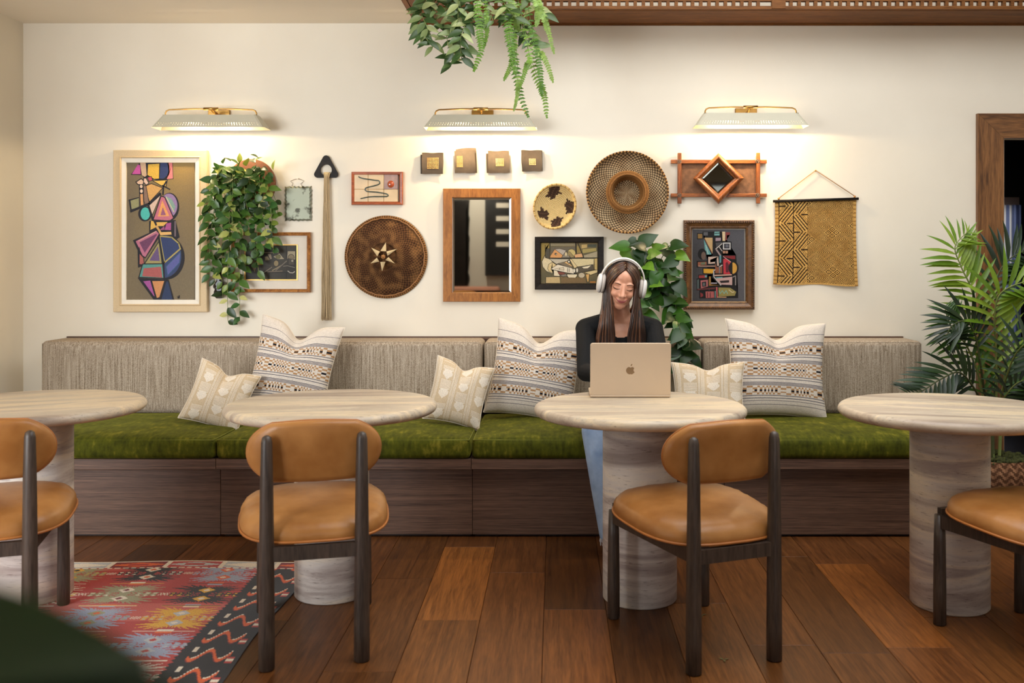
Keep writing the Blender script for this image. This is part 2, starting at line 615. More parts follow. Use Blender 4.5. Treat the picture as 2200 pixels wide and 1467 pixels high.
DX0, DX1, DZ = 2.555, 3.45, 2.012       # door opening
ZT = 3.30
b = MB()
b.box(XL - 0.15, DX0, WALL, WALL + 0.13, 0, ZT)
b.box(DX0, DX1, WALL, WALL + 0.13, DZ, ZT)
b.box(DX1, XR + 0.15, WALL, WALL + 0.13, 0, ZT)
struct('wall_back', b, M['plaster'])
XW, YW0, YW1, XJ = -5.6, 0.5, 3.6, -2.1          # wing of the room to the left, in front of the short left wall
b = MB()
b.box(XL - 0.15, XL, YW1, WALL, 0, ZC + 0.1); b.box(XW, XL - 0.15, YW1, YW1 + 0.15, 0, ZC + 0.1); b.box(XW - 0.15, XW, YW0 - 0.15, YW1 + 0.15, 0, ZC + 0.1)
struct('wall_left', b, M['plaster'])
struct('wall_right', MB().box(XR, XR + 0.15, YF - 0.15, WALL, 0, ZT), M['plaster'])
WIN = [(-5.3, -2.2, 0.55, 2.45, YW0), (-0.05, 3.35, 0.55, 2.45, YF)]
b = MB()
b.box(XJ, XR, YF - 0.15, YF, 0, 0.55); b.box(XJ, XR, YF - 0.15, YF, 2.45, ZT)
b.box(XJ, -0.05, YF - 0.15, YF, 0.55, 2.45); b.box(3.35, XR, YF - 0.15, YF, 0.55, 2.45)
b.box(XW, XJ, YW0 - 0.15, YW0, 0, 0.55); b.box(XW, XJ, YW0 - 0.15, YW0, 2.45, ZC + 0.1)
b.box(XW, -5.3, YW0 - 0.15, YW0, 0.55, 2.45); b.box(-2.2, XJ, YW0 - 0.15, YW0, 0.55, 2.45)
b.box(XJ - 0.1, XJ, YF - 0.15, YW0 - 0.15, 0, ZC + 0.1)
struct('wall_front', b, M['plaster'])
gm, gnt, gb = new_mat('window_glass')
tr = gnt.nodes.new('ShaderNodeBsdfTransparent'); gl = gnt.nodes.new('ShaderNodeBsdfGlossy'); gl.inputs['Roughness'].default_value = 0.02
fr = N(gnt, 'ShaderNodeFresnel', i_IOR=1.35); mxs = gnt.nodes.new('ShaderNodeMixShader')
gnt.links.new(fr.outputs[0], mxs.inputs[0]); gnt.links.new(tr.outputs[0], mxs.inputs[1]); gnt.links.new(gl.outputs[0], mxs.inputs[2])
gnt.links.new(mxs.outputs[0], gnt.nodes['Material Output'].inputs['Surface'])
M['glass'] = gm
for k, (x0, x1, z0, z1, yw) in enumerate(WIN):
    w = empty('window_%d' % (k + 1), ((x0 + x1) / 2, yw, z0), kind='structure')
    fb = MB()
    n = max(1, round((x1 - x0) / 1.15))
    fb.box(x0, x1, yw - 0.1, yw + 0.01, z0, z0 + 0.05); fb.box(x0, x1, yw - 0.1, yw + 0.01, z1 - 0.05, z1)
    for i in range(n + 1):
        xx = x0 + (x1 - x0 - 0.05) * i / n
        fb.box(xx, xx + 0.05, yw - 0.1, yw + 0.01, z0 + 0.05, z1 - 0.05)
    fb.build('window_frame', M['casing_v'], w)
    for i in range(n):
        xa = x0 + (x1 - x0 - 0.05) * i / n + 0.05; xb = x0 + (x1 - x0 - 0.05) * (i + 1) / n
        MB().box(xa, xb, yw - 0.06, yw - 0.055, z0 + 0.05, z1 - 0.05).build('pane', M['glass'], w)

# ---- floor of single oak planks
floor = empty('floor', (0, 1.2, 0), kind='structure')
MB().box(XL - 0.1, XR + 0.1, YF - 0.1, WALL + 0.1, -0.06, -0.012).build('subfloor', M['subfloor'], floor)
PW = 0.232
X0 = -0.044
k0, k1 = int(math.floor((XL - X0) / PW)), int(math.ceil((XR - X0) / PW))
fixed = {-3: [4.40, 3.50], -4: [3.96, 3.058], -2: [4.035, 2.6], -1: [4.72, 3.607], 0: [4.61, 3.2], 4: [4.153, 3.25]}  # ends read off the photograph (plank index from X0)
fixed = {-3: [3.96, 3.058], -2: [4.40, 3.50], -1: [4.035, 2.75], 0: [3.607, 2.5], 5: [4.153, 3.25]}
tone = {(-2, 1): (1.62, 1.52, 1.2), (5, 1): (1.5, 1.36, 1.06), (-1, 2): (0.62, 0.62, 0.62), (-3, 1): (0.8, 0.78, 0.78)}
rp = random.Random(3)
plank_cache = {}
for k in range(k0, k1):
    xa, xb = X0 + k * PW, X0 + (k + 1) * PW
    xa2, xb2 = max(xa, XL), min(xb, XR)
    if xb2 - xa2 < 0.02: continue
    ends = [WALL + 0.05] + fixed.get(k, [])
    if k not in fixed: ends.append(WALL - rp.uniform(0.55, 1.35))
    while ends[-1] > YF:
        step = rp.uniform(0.85, 1.35) if ends[-1] > 2.6 else rp.uniform(1.9, 2.6)
        ends.append(max(YF, ends[-1] - step))
    for j in range(len(ends) - 1):
        ya, yb = ends[j + 1], ends[j]
        g = 0.0007
        o = MB().box(xa2 + g, xb2 - g, ya + g, yb - g, -0.012, 0.0, bev=0.0012).build('plank', M['plank'], floor, origin=((xa2 + xb2) / 2, (ya + yb) / 2, -0.012))
        t = tone.get((k, j))
        if t is None:
            v = rp.choice([0.58, 0.68, 0.76, 0.84, 0.92, 1.02, 1.14, 1.22])
            t = (v, v * rp.uniform(0.93, 0.99), v * rp.uniform(0.86, 0.98))
        o.color = (t[0], t[1], t[2], 1)

struct('floor_wing', MB().box(XW, XL - 0.12, YW0 - 0.1, YW1 + 0.1, -0.05, -0.0005), M['plank']).color = (0.75, 0.72, 0.68, 1)
struct('ceiling_wing', MB().box(XW, XL, YW0 - 0.1, YW1 + 0.1, ZC, ZC + 0.08), M['ceiling'])
# ---- ceiling with a wood-trimmed recess
RX0, RX1, RY0, RY1 = -0.60, XR, 1.2, 5.19
b = MB()
b.box(XL, RX0 - 0.2, YF, WALL, ZC, ZC + 0.08)
b.box(RX0 - 0.2, XR, YF, RY0, ZC, ZC + 0.08)
struct('ceiling', b, M['ceiling'])
b = MB()
b.box(RX0 - 0.22, RX0 - 0.2, RY0, WALL, ZC + 0.08, ZT); b.box(RX0 - 0.22, XR, RY0 - 0.02, RY0, ZC + 0.08, ZT)
# lid of the recess, open in the middle under the skylight
b.box(RX0 - 0.22, XR, RY0, 1.35, ZT, ZT + 0.04); b.box(RX0 - 0.22, XR, 4.6, WALL, ZT, ZT + 0.04)
b.box(RX0 - 0.22, -0.35, 1.35, 4.6, ZT, ZT + 0.04); b.box(3.65, XR, 1.35, 4.6, ZT, ZT + 0.04)
struct('ceiling_recess', b, M['ceiling'])
# wood trim boards on the ceiling plane
t1 = empty('trim_1', (1.7, 5.34, ZC), kind='structure')
MB().box(RX0 - 0.2, XR, RY1, WALL - 0.001, ZC - 0.006, ZC + 0.02, bev=0.002).build('trim_board', M['trimwood'], t1)
MB().box(RX0 - 0.2, XR, WALL - 0.012, WALL - 0.001, ZC - 0.014, ZC - 0.006).build('trim_bead', M['trimwood'], t1)
t2 = empty('trim_2', (RX0 - 0.1, 3.2, ZC), kind='structure')
MB().box(RX0 - 0.2, RX0 - 0.172, RY0, RY1 - 0.001, ZC - 0.008, ZC + 0.02, bev=0.002).build('trim_board', M['trimwood_y'], t2)
MB().box(RX0 - 0.169, RX0, RY0, RY1 - 0.001, ZC - 0.006, ZC + 0.02, bev=0.002).build('trim_board', M['trimwood_y'], t2)
# lattice fascia standing in the recess: rails, stiles and small square openings
lat = empty('trim_3', (1.7, 5.18, ZC), kind='structure')
yl0, yl1 = 5.165, 5.19
zr0, zr1 = 2.6735, 2.699
MB().box(RX0, XR, yl0, yl1, ZC - 0.004, zr0, bev=0.001).build('lattice_rail', M['trimwood'], lat)
MB().box(RX0, XR, yl0, yl1, zr1, zr1 + 0.03).build('lattice_board', M['trimwood'], lat)
MB().box(1.158, 1.232, yl0 - 0.004, yl1, ZC - 0.002, zr1 + 0.03, bev=0.001).build('lattice_stile', M['trimwood'], lat)
bars = MB()
x = -0.55
while x < XR - 0.05:
    if not (1.10 < x < 1.235): bars.box(x, x + 0.0175, yl0 + 0.002, yl1, zr0, zr1)
    x += 0.0440
bars.build('lattice_bars', M['trimwood'], lat, kind='stuff')

# ---- doorway on the right with wide mitred casing, dark hall behind
d1 = empty('door_1', (3.0, WALL, 0), kind='structure')
cx0, cz1 = 2.393, 2.143
ix0, iz1 = 2.541, 2.003
cx1, ix1 = 3.61, 3.462
yo = WALL - 0.028
def prism(mb, poly, y0, y1):      # poly in (x,z)
    n = len(poly)
    V = [(p[0], y0, p[1]) for p in poly] + [(p[0], y1, p[1]) for p in poly]
    mb.add(V, [tuple(range(n))[::-1], tuple(range(n, 2 * n))] + [(i, (i + 1) % n, n + (i + 1) % n, n + i) for i in range(n)], None, False)
    return mb
g = 0.0012
prism(MB(), [(cx0, 0), (ix0, 0), (ix0, iz1 - g), (cx0, cz1 - g)], yo, WALL - 0.0005).build('casing_upright', M['casing_v'], d1)
prism(MB(), [(cx1, 0), (ix1, 0), (ix1, iz1 - g), (cx1, cz1 - g)], yo, WALL - 0.0005).build('casing_upright', M['casing_v'], d1)
prism(MB(), [(cx0, cz1), (cx1, cz1), (ix1, iz1), (ix0, iz1)], yo, WALL - 0.0005).build('casing_head', M['casing_h'], d1)
MB().box(ix0, DX0 - 0.0005, WALL + 0.0005, WALL + 0.14, 0, DZ - 0.001).build('door_jamb', M['casing_v'], d1)
MB().box(DX1 + 0.0005, ix1, WALL + 0.0005, WALL + 0.14, 0, DZ - 0.001).build('door_jamb', M['casing_v'], d1)
HX0, HX1, HY = 2.0, 5.0, 8.2
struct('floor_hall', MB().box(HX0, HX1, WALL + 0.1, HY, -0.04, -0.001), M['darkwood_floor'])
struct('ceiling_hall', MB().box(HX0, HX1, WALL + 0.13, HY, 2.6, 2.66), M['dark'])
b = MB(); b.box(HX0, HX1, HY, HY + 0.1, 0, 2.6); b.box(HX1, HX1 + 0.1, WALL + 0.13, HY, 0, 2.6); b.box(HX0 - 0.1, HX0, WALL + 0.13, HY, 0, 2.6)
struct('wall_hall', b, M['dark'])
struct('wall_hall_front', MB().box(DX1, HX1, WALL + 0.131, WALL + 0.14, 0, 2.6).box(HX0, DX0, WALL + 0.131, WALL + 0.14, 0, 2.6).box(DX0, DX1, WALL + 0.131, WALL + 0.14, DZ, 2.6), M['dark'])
# small hall window with a striped curtain
w4 = empty('window_3', (3.7, HY, 0.5), kind='structure')
MB().box(3.58, 3.93, HY - 0.03, HY - 0.002, 0.45, 1.85).build('window_frame', plain('hall_window_frame', (190, 160, 140), 0.6), w4)
MB().box(3.62, 3.88, HY - 0.036, HY - 0.031, 0.5, 1.75).build('pane', plain('hall_pane_glow', (240, 240, 240), 0.5, emit=((225, 232, 240), 1.8)), w4)
cm = MB()
def curt(u, v):
    x = 3.64 + 0.28 * u
    return (x, HY - 0.10 + 0.03 * math.sin(u * 40) * (0.5 + 0.5 * (1 - v)), 0.45 + 1.33 * v)
def ccol(u, v):
    return lin((206, 198, 190)) if math.sin(u * 40 + 1) > -0.4 and u < 0.75 else lin((120, 128, 160))
cm.grid(curt, 60, 8, ccol)
cmat = vcol_mat('curtain_cloth', 0.9, 0.2, 200.0, 0.1, 0.05)
_nt = cmat.node_tree; _tl = _nt.nodes.new('ShaderNodeBsdfTranslucent'); _ms = _nt.nodes.new('ShaderNodeMixShader'); _ms.inputs[0].default_value = 0.6
_at = [n for n in _nt.nodes if n.type == 'ATTRIBUTE'][0]; _nt.links.new(_at.outputs['Color'], _tl.inputs['Color'])
_nt.links.new(_nt.nodes['Principled BSDF'].outputs[0], _ms.inputs[1]); _nt.links.new(_tl.outputs[0], _ms.inputs[2]); _nt.links.new(_ms.outputs[0], _nt.nodes['Material Output'].inputs['Surface'])
cm.build('hall_curtain', cmat, None, 'white and blue curtain in the dark hall behind the doorway', 'curtain')

# fill spot and ring, added out of view to brighten the mirrored wall
fill_ring = struct('added_fill_ring', MB().lathe([(0.05, ZC - 0.004), (0.075, ZC - 0.004), (0.075, ZC + 0.001)], (-1.15, -2.0, 0), 24), M['brass'])
_d = bpy.data.lights.new('mirror_wall_fill', 'SPOT'); _d.energy, _d.color, _d.spot_size, _d.spot_blend, _d.shadow_soft_size = 70, (1.0, 0.9, 0.78), 1.5, 0.6, 0.05
_o = bpy.data.objects.new('mirror_wall_fill', _d); col.objects.link(_o); _o.location = (-1.15, -2.0, ZC - 0.02); _o.rotation_euler = (-math.radians(40), 0, 0)
# ================================================================ banquette
SEAM = [-2.80, -1.585, -0.394, 0.797, 1.995]
YB, YP = 4.490, 4.556          # rail front, panel front
names4 = ['at the far left under the first table', 'behind the second table', 'in the middle under the person', 'at the right end beside the palm']
for i in range(4):
    xa, xb = SEAM[i] + 0.001, SEAM[i + 1] - 0.001
    r = empty('walnut_bench', ((xa + xb) / 2, 4.9, 0), 'walnut bench base section ' + ['at the far left beside the left wall', 'with its panel behind the second table', 'with its panel behind the person\'s legs', 'at the right end next to the palm pot'][i], 'bench', 'walnut bench base sections')
    MB().box(xa, xb, YP, YP + 0.02, 0.012, 0.333, bev=0.0015).build('front_panel', M['walnut'], r)
    MB().box(xa, xb, YB, 5.44, 0.334, 0.383, bev=0.0015).build('seat_rail', M['walnut'], r)
    MB().box(xa + 0.01, xb - 0.01, YP + 0.03, 5.44, 0.0, 0.334).build('plinth', M['black'], r)
    if i == 3:
        MB().box(xb - 0.02, xb, YP + 0.021, 5.44, 0.0, 0.333).build('end_panel', M['walnut'], r)

cush_lab = ['green velvet seat cushion leftmost on the bench, partly behind the first table',
            'green velvet seat cushion carrying the leftmost two pillows',
            'green velvet seat cushion on which the person sits',
            'green velvet seat cushion rightmost on the bench']
back_lab = ['grey tweed back cushion leftmost against the wall', 'grey tweed back cushion behind the round woven hat\'s side of the bench',
            'brownish tweed back cushion behind the person', 'brownish tweed back cushion rightmost beside the palm']
back_lab[1] = 'grey tweed back cushion second from the left wall'
YBK = 5.225
for i in range(4):
    xa, xb = SEAM[i] + 0.004, SEAM[i + 1] - 0.004
    hx, hy, hz = (xb - xa) / 2, (YBK - 4.482) / 2, 0.0475
    c = Vector(((xa + xb) / 2, (YBK + 4.482) / 2 - 0.003, 0.384 + hz))
    def crown(p, hx=hx, hy=hy, hz=hz, i=i):
        q = Vector(p)
        k = max(0, 1 - (p.x / hx) ** 4) * max(0, 1 - (p.y / hy) ** 4)
        if p.z > 0:
            q.z += 0.024 * k * (p.z / hz)
            q.z += 0.004 * noise.noise(Vector((p.x * 5 + i * 7, p.y * 5, 1.0))) * k
        # soft bulge of the front
        if p.y < 0: q.y -= 0.008 * max(0, 1 - (p.x / hx) ** 6) * max(0, 1 - (p.z / hz) ** 2)
        return q
    mb = MB(); rounded_box(mb, c, (hx, hy, hz), 0.022, 4, 18, crown)
    root = mb.build('seat_cushion', M['velvet'], None, cush_lab[i], 'cushion', 'velvet seat cushions of the bench', origin=(c.x, c.y, 0.384))
    # piping round the top edge
    pts = []
    for (sx, sy) in ((-1, -1), (1, -1), (1, 1), (-1, 1), (-1, -1)):
        pts.append((c.x + sx * (hx - 0.006), c.y + sy * (hy - 0.006), c.z + hz - 0.008))
    pp = []
    for a, b_ in zip(pts[:-1], pts[1:]):
        for t in np.linspace(0, 1, 8, endpoint=False):
            pp.append(Vector(a).lerp(Vector(b_), float(t)))
    pp.append(Vector(pts[-1]))
    MB().tube(pp, 0.0035, 6).build('piping', M['velvet_piping'], root)
    # back cushion
    hz2, hy2 = (0.872 - 0.478) / 2, (WALL - 0.02 - YBK) / 2
    cb = Vector(((xa + xb) / 2, YBK + hy2, 0.478 + hz2))
    def soft(p, hx=hx, hz2=hz2):
        q = Vector(p)
        if p.y < 0: q.y -= 0.010 * max(0, 1 - (p.x / hx) ** 6) * max(0, 1 - (p.z / hz2) ** 4)
        return q
    mb = MB(); rounded_box(mb, cb, (hx, hy2, hz2), 0.028, 5, 12, soft)
    root = mb.build('back_cushion', M['tweed'], None, back_lab[i], 'cushion', 'tweed back cushions of the bench', origin=(cb.x, cb.y, 0.478))
    pts = []
    for (sx, sz) in ((-1, -1), (1, -1), (1, 1), (-1, 1), (-1, -1)):
        pts.append(Vector((cb.x + sx * (hx - 0.008), cb.y - hy2 + 0.008, cb.z + sz * (hz2 - 0.008))))
    pp = []
    for a, b_ in zip(pts[:-1], pts[1:]):
        for t in np.linspace(0.02, 0.98, 8): pp.append(a.lerp(b_, float(t)))
    pp.append(pp[0])
    MB().tube(pp, 0.003, 6).build('piping', M['tweed'], root)
# cleat strip that carries the back cushions, just visible along the wall
MB().box(SEAM[0] + 0.02, SEAM[4] - 0.02, WALL - 0.017, WALL - 0.001, 0.40, 0.878, bev=0.001).build('bench_backboard', M['walnut'], None, 'thin walnut backboard along the wall behind the bench cushions', 'backboard')

# ================================================================ round stone tables
RUGZ = 0.004
def table_proto():
    t = empty('round_table', (0, 0, 0))
    R, zt, th = 0.410, 0.750, 0.042
    prof = [(0.0, zt)]
    prof += [(R - 0.024, zt)]
    for k in range(1, 8):
        an = PI / 2 - PI * k / 8
        prof.append((R - 0.024 + 0.024 * math.cos(an), zt - th / 2 + th / 2 * math.sin(an)))
    prof += [(R - 0.03, zt - th), (0.0, zt - th)]
    MB().lathe(prof, n=96).build('table_top', M['stone_top'], t, weld=True)
    r = 0.1435
    prof = [(0, 0.0), (r - 0.004, 0.0), (r, 0.005), (r, zt - th - 0.0005), (0, zt - th - 0.0005)]
    MB().lathe(prof, n=64).build('column', M['stone_col'], t, weld=True)
    return t
tp = table_proto()
TAB = [(-2.035, 3.75, RUGZ, 25, 'round travertine table at the left edge, standing on the patterned rug'),
       (-0.880, 3.79, 0.0, 6, 'round travertine table second from the left, in front of the two leftmost pillows'),
       (0.326, 3.74, 0.0, 2, 'round travertine table carrying the open laptop'),
       (1.500, 3.67, 0.0, -14, 'round travertine table at the right edge in front of the palm')]
for i, (x, y, z, a, lab) in enumerate(TAB):
    t = tp if i == 0 else copy_tree(tp)
    t.location = (x, y, z); t.rotation_euler.z = math.radians(a)
    tag(t, lab, 'table', 'round stone tables in a row')

# ================================================================ leather chairs
def chair_proto():
    t = empty('dining_chair', (0, 0, 0))
    def outline(th, a=0.250, bq=0.262, n=3.0):
        c, s = math.cos(th), math.sin(th)
        rr = (abs(c / a) ** n + abs(s / bq) ** n) ** (-1 / n)
        x, y = rr * c, rr * s
        x *= 1 + 0.05 * (y / bq)           # a little wider in front
        return x, y
    NS = 72
    def slope(y): return 0.388 + 0.055 * (y + 0.25)
    rings = [(0.0, 0.0), (0.90, 0.0), (0.985, 0.008), (1.0, 0.020), (0.995, 0.036), (0.965, 0.052), (0.90, 0.066), (0.78, 0.077), (0.6, 0.083), (0.35, 0.086), (0.0, 0.086)]
    mb = MB()
    V, Fc = [], []
    for (sc, z) in rings:
        for k in range(NS):
            x, y = outline(2 * PI * k / NS)
            x *= sc; y *= sc
            wr = 0.0
            if 0.7 < sc and z > 0.03:          # puckers where the cover is gathered into the seam
                wr = 0.0035 * math.sin(k * 2.6) * math.sin(k * 1.1) * (sc - 0.7) / 0.3
            V.append((x, y, slope(y) + z + wr))
    for i in range(len(rings) - 1):
        for k in range(NS):
            k2 = (k + 1) % NS
            Fc.append((i * NS + k, i * NS + k2, (i + 1) * NS + k2, (i + 1) * NS + k))
    mb.add(V, Fc, None, True)
    seat = mb.build('seat', M['leather'], t, weld=True)
    pts = [Vector((outline(2 * PI * k / NS)[0] * 1.004, outline(2 * PI * k / NS)[1] * 1.004, slope(outline(2 * PI * k / NS)[1]) + 0.012)) for k in range(NS + 1)]
    MB().tube(pts, 0.0048, 6, False).build('piping', M['leather_piping'], seat)
    # legs
    FL, BL = (0.187, 0.265), (0.149, -0.262)
    for s in (-1, 1):
        prof = [(0, 0), (0.019, 0), (0.0225, 0.004), (0.0225, 0.12), (0.0205, 0.30), (0.018, 0.395), (0, 0.397)]
        MB().lathe(prof, (s * FL[0], FL[1], 0), 20).build('leg', M['legwood'], t, weld=True)
        prof = [(0, 0), (0.021, 0), (0.0255, 0.004), (0.0255, 0.10), (0.0235, 0.36), (0.0205, 0.60), (0.0175, 0.725), (0.014, 0.741), (0.006, 0.747), (0, 0.748)]
        MB().lathe(prof, (s * BL[0], BL[1], 0), 20).build('leg', M['legwood'], t, weld=True)
    # seat frame rails
    def rail(a, b_, z0, z1, w=0.012):
        a, b_ = Vector(a), Vector(b_)
        d = (b_ - a).normalized(); nrm = Vector((-d.y, d.x, 0)) * w
        P0 = [a - nrm, a + nrm, b_ + nrm, b_ - nrm]
        V = [(p.x, p.y, z0) for p in P0] + [(p.x, p.y, z1) for p in P0]
        return MB().add(V, [(3, 2, 1, 0), (4, 5, 6, 7), (0, 1, 5, 4), (1, 2, 6, 5), (2, 3, 7, 6), (3, 0, 4, 7)], None, False)
    rail((-FL[0], FL[1], 0), (FL[0], FL[1], 0), 0.362, 0.418).build('seat_rail', M['legwood'], t)
    rail((-BL[0], BL[1], 0), (BL[0], BL[1], 0), 0.345, 0.390).build('seat_rail', M['legwood'], t)
    for s in (-1, 1):
        rail((s * BL[0], BL[1], 0), (s * FL[0], FL[1], 0), 0.350, 0.396).build('seat_rail', M['legwood'], t)
    # backrest: stadium pad, bent round the sitter
    NB = 80
    def stad(th, a=0.243, h=0.098):
        c, s = math.cos(th), math.sin(th)
        n = 2.7
        rr = (abs(c / a) ** n + abs(s / h) ** 2.3) ** (-1 / 2.5)
        x, z = rr * c, rr * s
        return max(-a, min(a, x)), max(-h, min(h, z))
    def place(x, z, o):          # o: thickness direction, + towards the sitter
        bend = 1.1 * x * x
        return (x, -0.222 + bend + o + 0.10 * (-z) * 1.0 - 0.01, 0.683 + z + 0.006 * math.cos(x / 0.222 * PI) * (1 if z > 0 else 0))
    rings = [(0.0, -0.020), (0.5, -0.0205), (0.82, -0.020), (0.93, -0.017), (0.985, -0.009), (1.0, 0.0), (0.985, 0.010), (0.93, 0.020), (0.82, 0.027), (0.5, 0.032), (0.0, 0.033)]
    V, Fc = [], []
    for sc, o in rings:
        for k in range(NB):
            x, z = stad(2 * PI * k / NB)
            V.append(place(x * sc, z * sc, o))
    for i in range(len(rings) - 1):
        for k in range(NB):
            k2 = (k + 1) % NB
            Fc.append((i * NB + k, i * NB + k2, (i + 1) * NB + k2, (i + 1) * NB + k))
    bk = MB().add(V, Fc, None, True).build('backrest', M['leather'], t, weld=True)
    pts = [Vector(place(stad(2 * PI * k / NB)[0] * 0.99, stad(2 * PI * k / NB)[1] * 0.99, 0.008)) for k in range(NB + 1)]
    MB().tube(pts, 0.004, 6, False).build('piping', M['leather_piping'], bk)
    return t
cp = chair_proto()
def chair_at(midfront, ang):
    a = math.radians(ang)
    d = Vector((-math.sin(a), math.cos(a), 0))
    return Vector((midfront[0], midfront[1], 0)) - d * 0.265
CH = [((-2.040, 3.585), 20.5, RUGZ, 'tan leather chair at the left edge, its back legs on the rug'),
      ((-0.905, 3.62), 14.0, 0.0, 'tan leather chair seen from behind at the second table from the left'),
      ((0.386, 3.588), 21.0, 0.0, 'tan leather chair turned aside in front of the laptop table'),
      ((1.553, 3.520), 20.0, 0.0, 'tan leather chair at the right edge, mostly outside the frame')]
for i, (mf, a, z, lab) in enumerate(CH):
    c = cp if i == 0 else copy_tree(cp)
    p = chair_at(mf, a)
    c.location = (p.x, p.y, z); c.rotation_euler.z = math.radians(a)
    tag(c, lab, 'chair', 'tan leather dining chairs')

# ================================================================ kilim rug
RXA, RXB, RYA, RYB = -2.78, -1.036, 1.75, 4.175
C = {k: lin(v) for k, v in dict(red=(172, 54, 46), pink=(188, 84, 74), black=(30, 24, 24), cream=(222, 208, 186), blue=(150, 156, 176), sage=(150, 146, 108),
     yellow=(214, 160, 40), orange=(214, 92, 34), grey=(176, 176, 176), maroon=(120, 34, 36)).items()}
def motif(u, v, body, dia, core):
    """two lozenges with combs of points left and right; u,v in metres from the motif centre"""
    au, av = abs(u), abs(v)
    for s in (1, -1):
        d = abs(u - 0.006 * s) / 0.034 + abs(v - 0.047 * s) / 0.030
        if d < 0.45: return core
        if d < 1.0: return dia
    # fans of points round each lozenge, longest sideways
    for s in (1, -1):
        du, dv = u - 0.006 * s, v - 0.047 * s
        r_ = math.hypot(du, dv * 1.15)
        an = math.atan2(dv * s, du)
        tooth = abs(((an / 0.23) % 1.0) - 0.5) * 2
        reach = (0.050 + 0.100 * abs(math.cos(an)) ** 2.2) * (0.50 + 0.50 * tooth)
        if dv * s < 0: reach *= 0.75
        if r_ < reach: return body
    if av < 0.030 and au < 0.020: return body
    # hooked arms between the fans
    for (x0_, k_) in ((0.060, 0), (0.092, 1), (0.122, 0)):
        d_ = math.hypot(au - x0_, (av - 0.012) * 1.2)
        if d_ < 0.0075: return dia
        if d_ < 0.0125: return body
    if av < 0.0035 and au < 0.13: return body
    return None
cycle = [('black', 'cream', 'red'), ('sage', 'cream', 'maroon'), ('blue', 'grey', 'orange'), ('cream', 'yellow', 'sage'), ('yellow', 'grey', 'blue')]
special = {(0, 0): ('blue', 'orange', 'cream'), (1, 0): ('black', 'yellow', 'cream'), (2, 0): ('yellow', 'grey', 'cream'), (3, 0): ('blue', 'grey', 'red'), (4, 0): ('cream', 'sage', 'yellow'),
           (0, 1): ('black', 'cream', 'orange'), (1, 1): ('sage', 'cream', 'maroon'), (2, 1): ('blue', 'sage', 'orange'), (0, 2): ('sage', 'yellow', 'black')}
def rug_color(x, y):
    e = RXB - x
    wob = 0.006 * math.sin(y * 9.0)
    # end border
    d = RYB - y
    if d < 0.012: return C['cream']
    if d < 0.085:
        k = (x * 4.2) % 1.0
        n = int(math.floor(x * 4.2)) % 3
        w = abs(k - 0.5) * 2
        if w > 0.92: return C['cream']
        if abs(d - 0.048) < 0.030 * (1 - w):
            if w < 0.35 and abs(d - 0.048) < 0.012: return C['red'] if n else C['cream']
            return (C['cream'], C['orange'], C['grey'])[n]
        return (C['grey'], C['maroon'], C['red'])[n]
    if d < 0.095: return C['cream'] if (int(x * 90) % 3) else C['red']
    # side border, black with orange twigs
    saw = abs(((y / 0.028) % 1.0) - 0.5) * 0.026
    if e < 0.205 + saw:
        if e < 0.010: return C['black']
        cell = y / 0.155
        k = cell % 1.0 - 0.5
        n = int(math.floor(cell))
        u = (e - 0.105) / 0.08
        zig = 0.26 * math.sin(u * 5.5 + 1.2)
        if abs(u) < 0.85:
            if abs(k - zig) < 0.085: return C['orange']
            if 0.085 <= k - zig < 0.15 and math.cos(u * 5.5 + 1.2) < 0.2: return C['cream']
            if 0.085 <= zig - k < 0.13: return C['maroon']
        if abs(u + 0.95) < 0.16 and abs(k + 0.25) < 0.16: return C['cream'] if abs(k + 0.25) < 0.06 else C['red']
        if abs(u - 0.75) < 0.10 and abs(k - 0.3) < 0.13: return C['cream']
        return C['black']
    # field
    cx, ry = (-1.375 - x) / 0.315, (4.01 - y) / 0.250
    ci, ri = round(cx), round(ry)
    u = x - (-1.375 - 0.315 * ci); v = (4.01 - 0.250 * ri) - y
    trio = special.get((ri, ci)) or cycle[(ri * 2 + ci * 3) % 5]
    m = motif(u, v, C[trio[0]], C[trio[1]], C[trio[2]])
    if m is not None: return m
    # thin lines and small crosses between the rows
    fv = abs(abs(v) - 0.125)
    if fv < 0.004 and abs(u) < 0.11: return C[('cream', 'black', 'yellow', 'cream')[(ri + ci) % 4]]
    fu = abs(abs(u) - 0.157)
    if fu < 0.018 and abs(v) < 0.014 and (int(abs(v) * 260) + int(fu * 200)) % 2 == 0: return C['cream']
    if abs(u) < 0.03 and fv < 0.016: return C[('orange', 'blue', 'cream')[(ri + 2 * ci) % 3]]
    k = 0.5 + 0.5 * math.sin(y * 37 + 2 * math.sin(x * 3))
    return C['pink'] if (math.sin(y * 11.0) > 0.55) else C['red']
NX, NY = 352, 480
def rugp(u, v):
    x, y = RXA + (RXB - RXA) * u, RYA + (RYB - RYA) * v
    w = 0.008 * math.sin(y * 7.0) * u ** 6 + 0.006 * math.sin(x * 8.0) * 0
    return (x + w, y + 0.012 * math.sin(x * 7.0) * v ** 8, RUGZ)
mb = MB()
mb.grid(rugp, NX, NY, lambda u, v: rug_color(RXA + (RXB - RXA) * u, RYA + (RYB - RYA) * v), smooth=False)
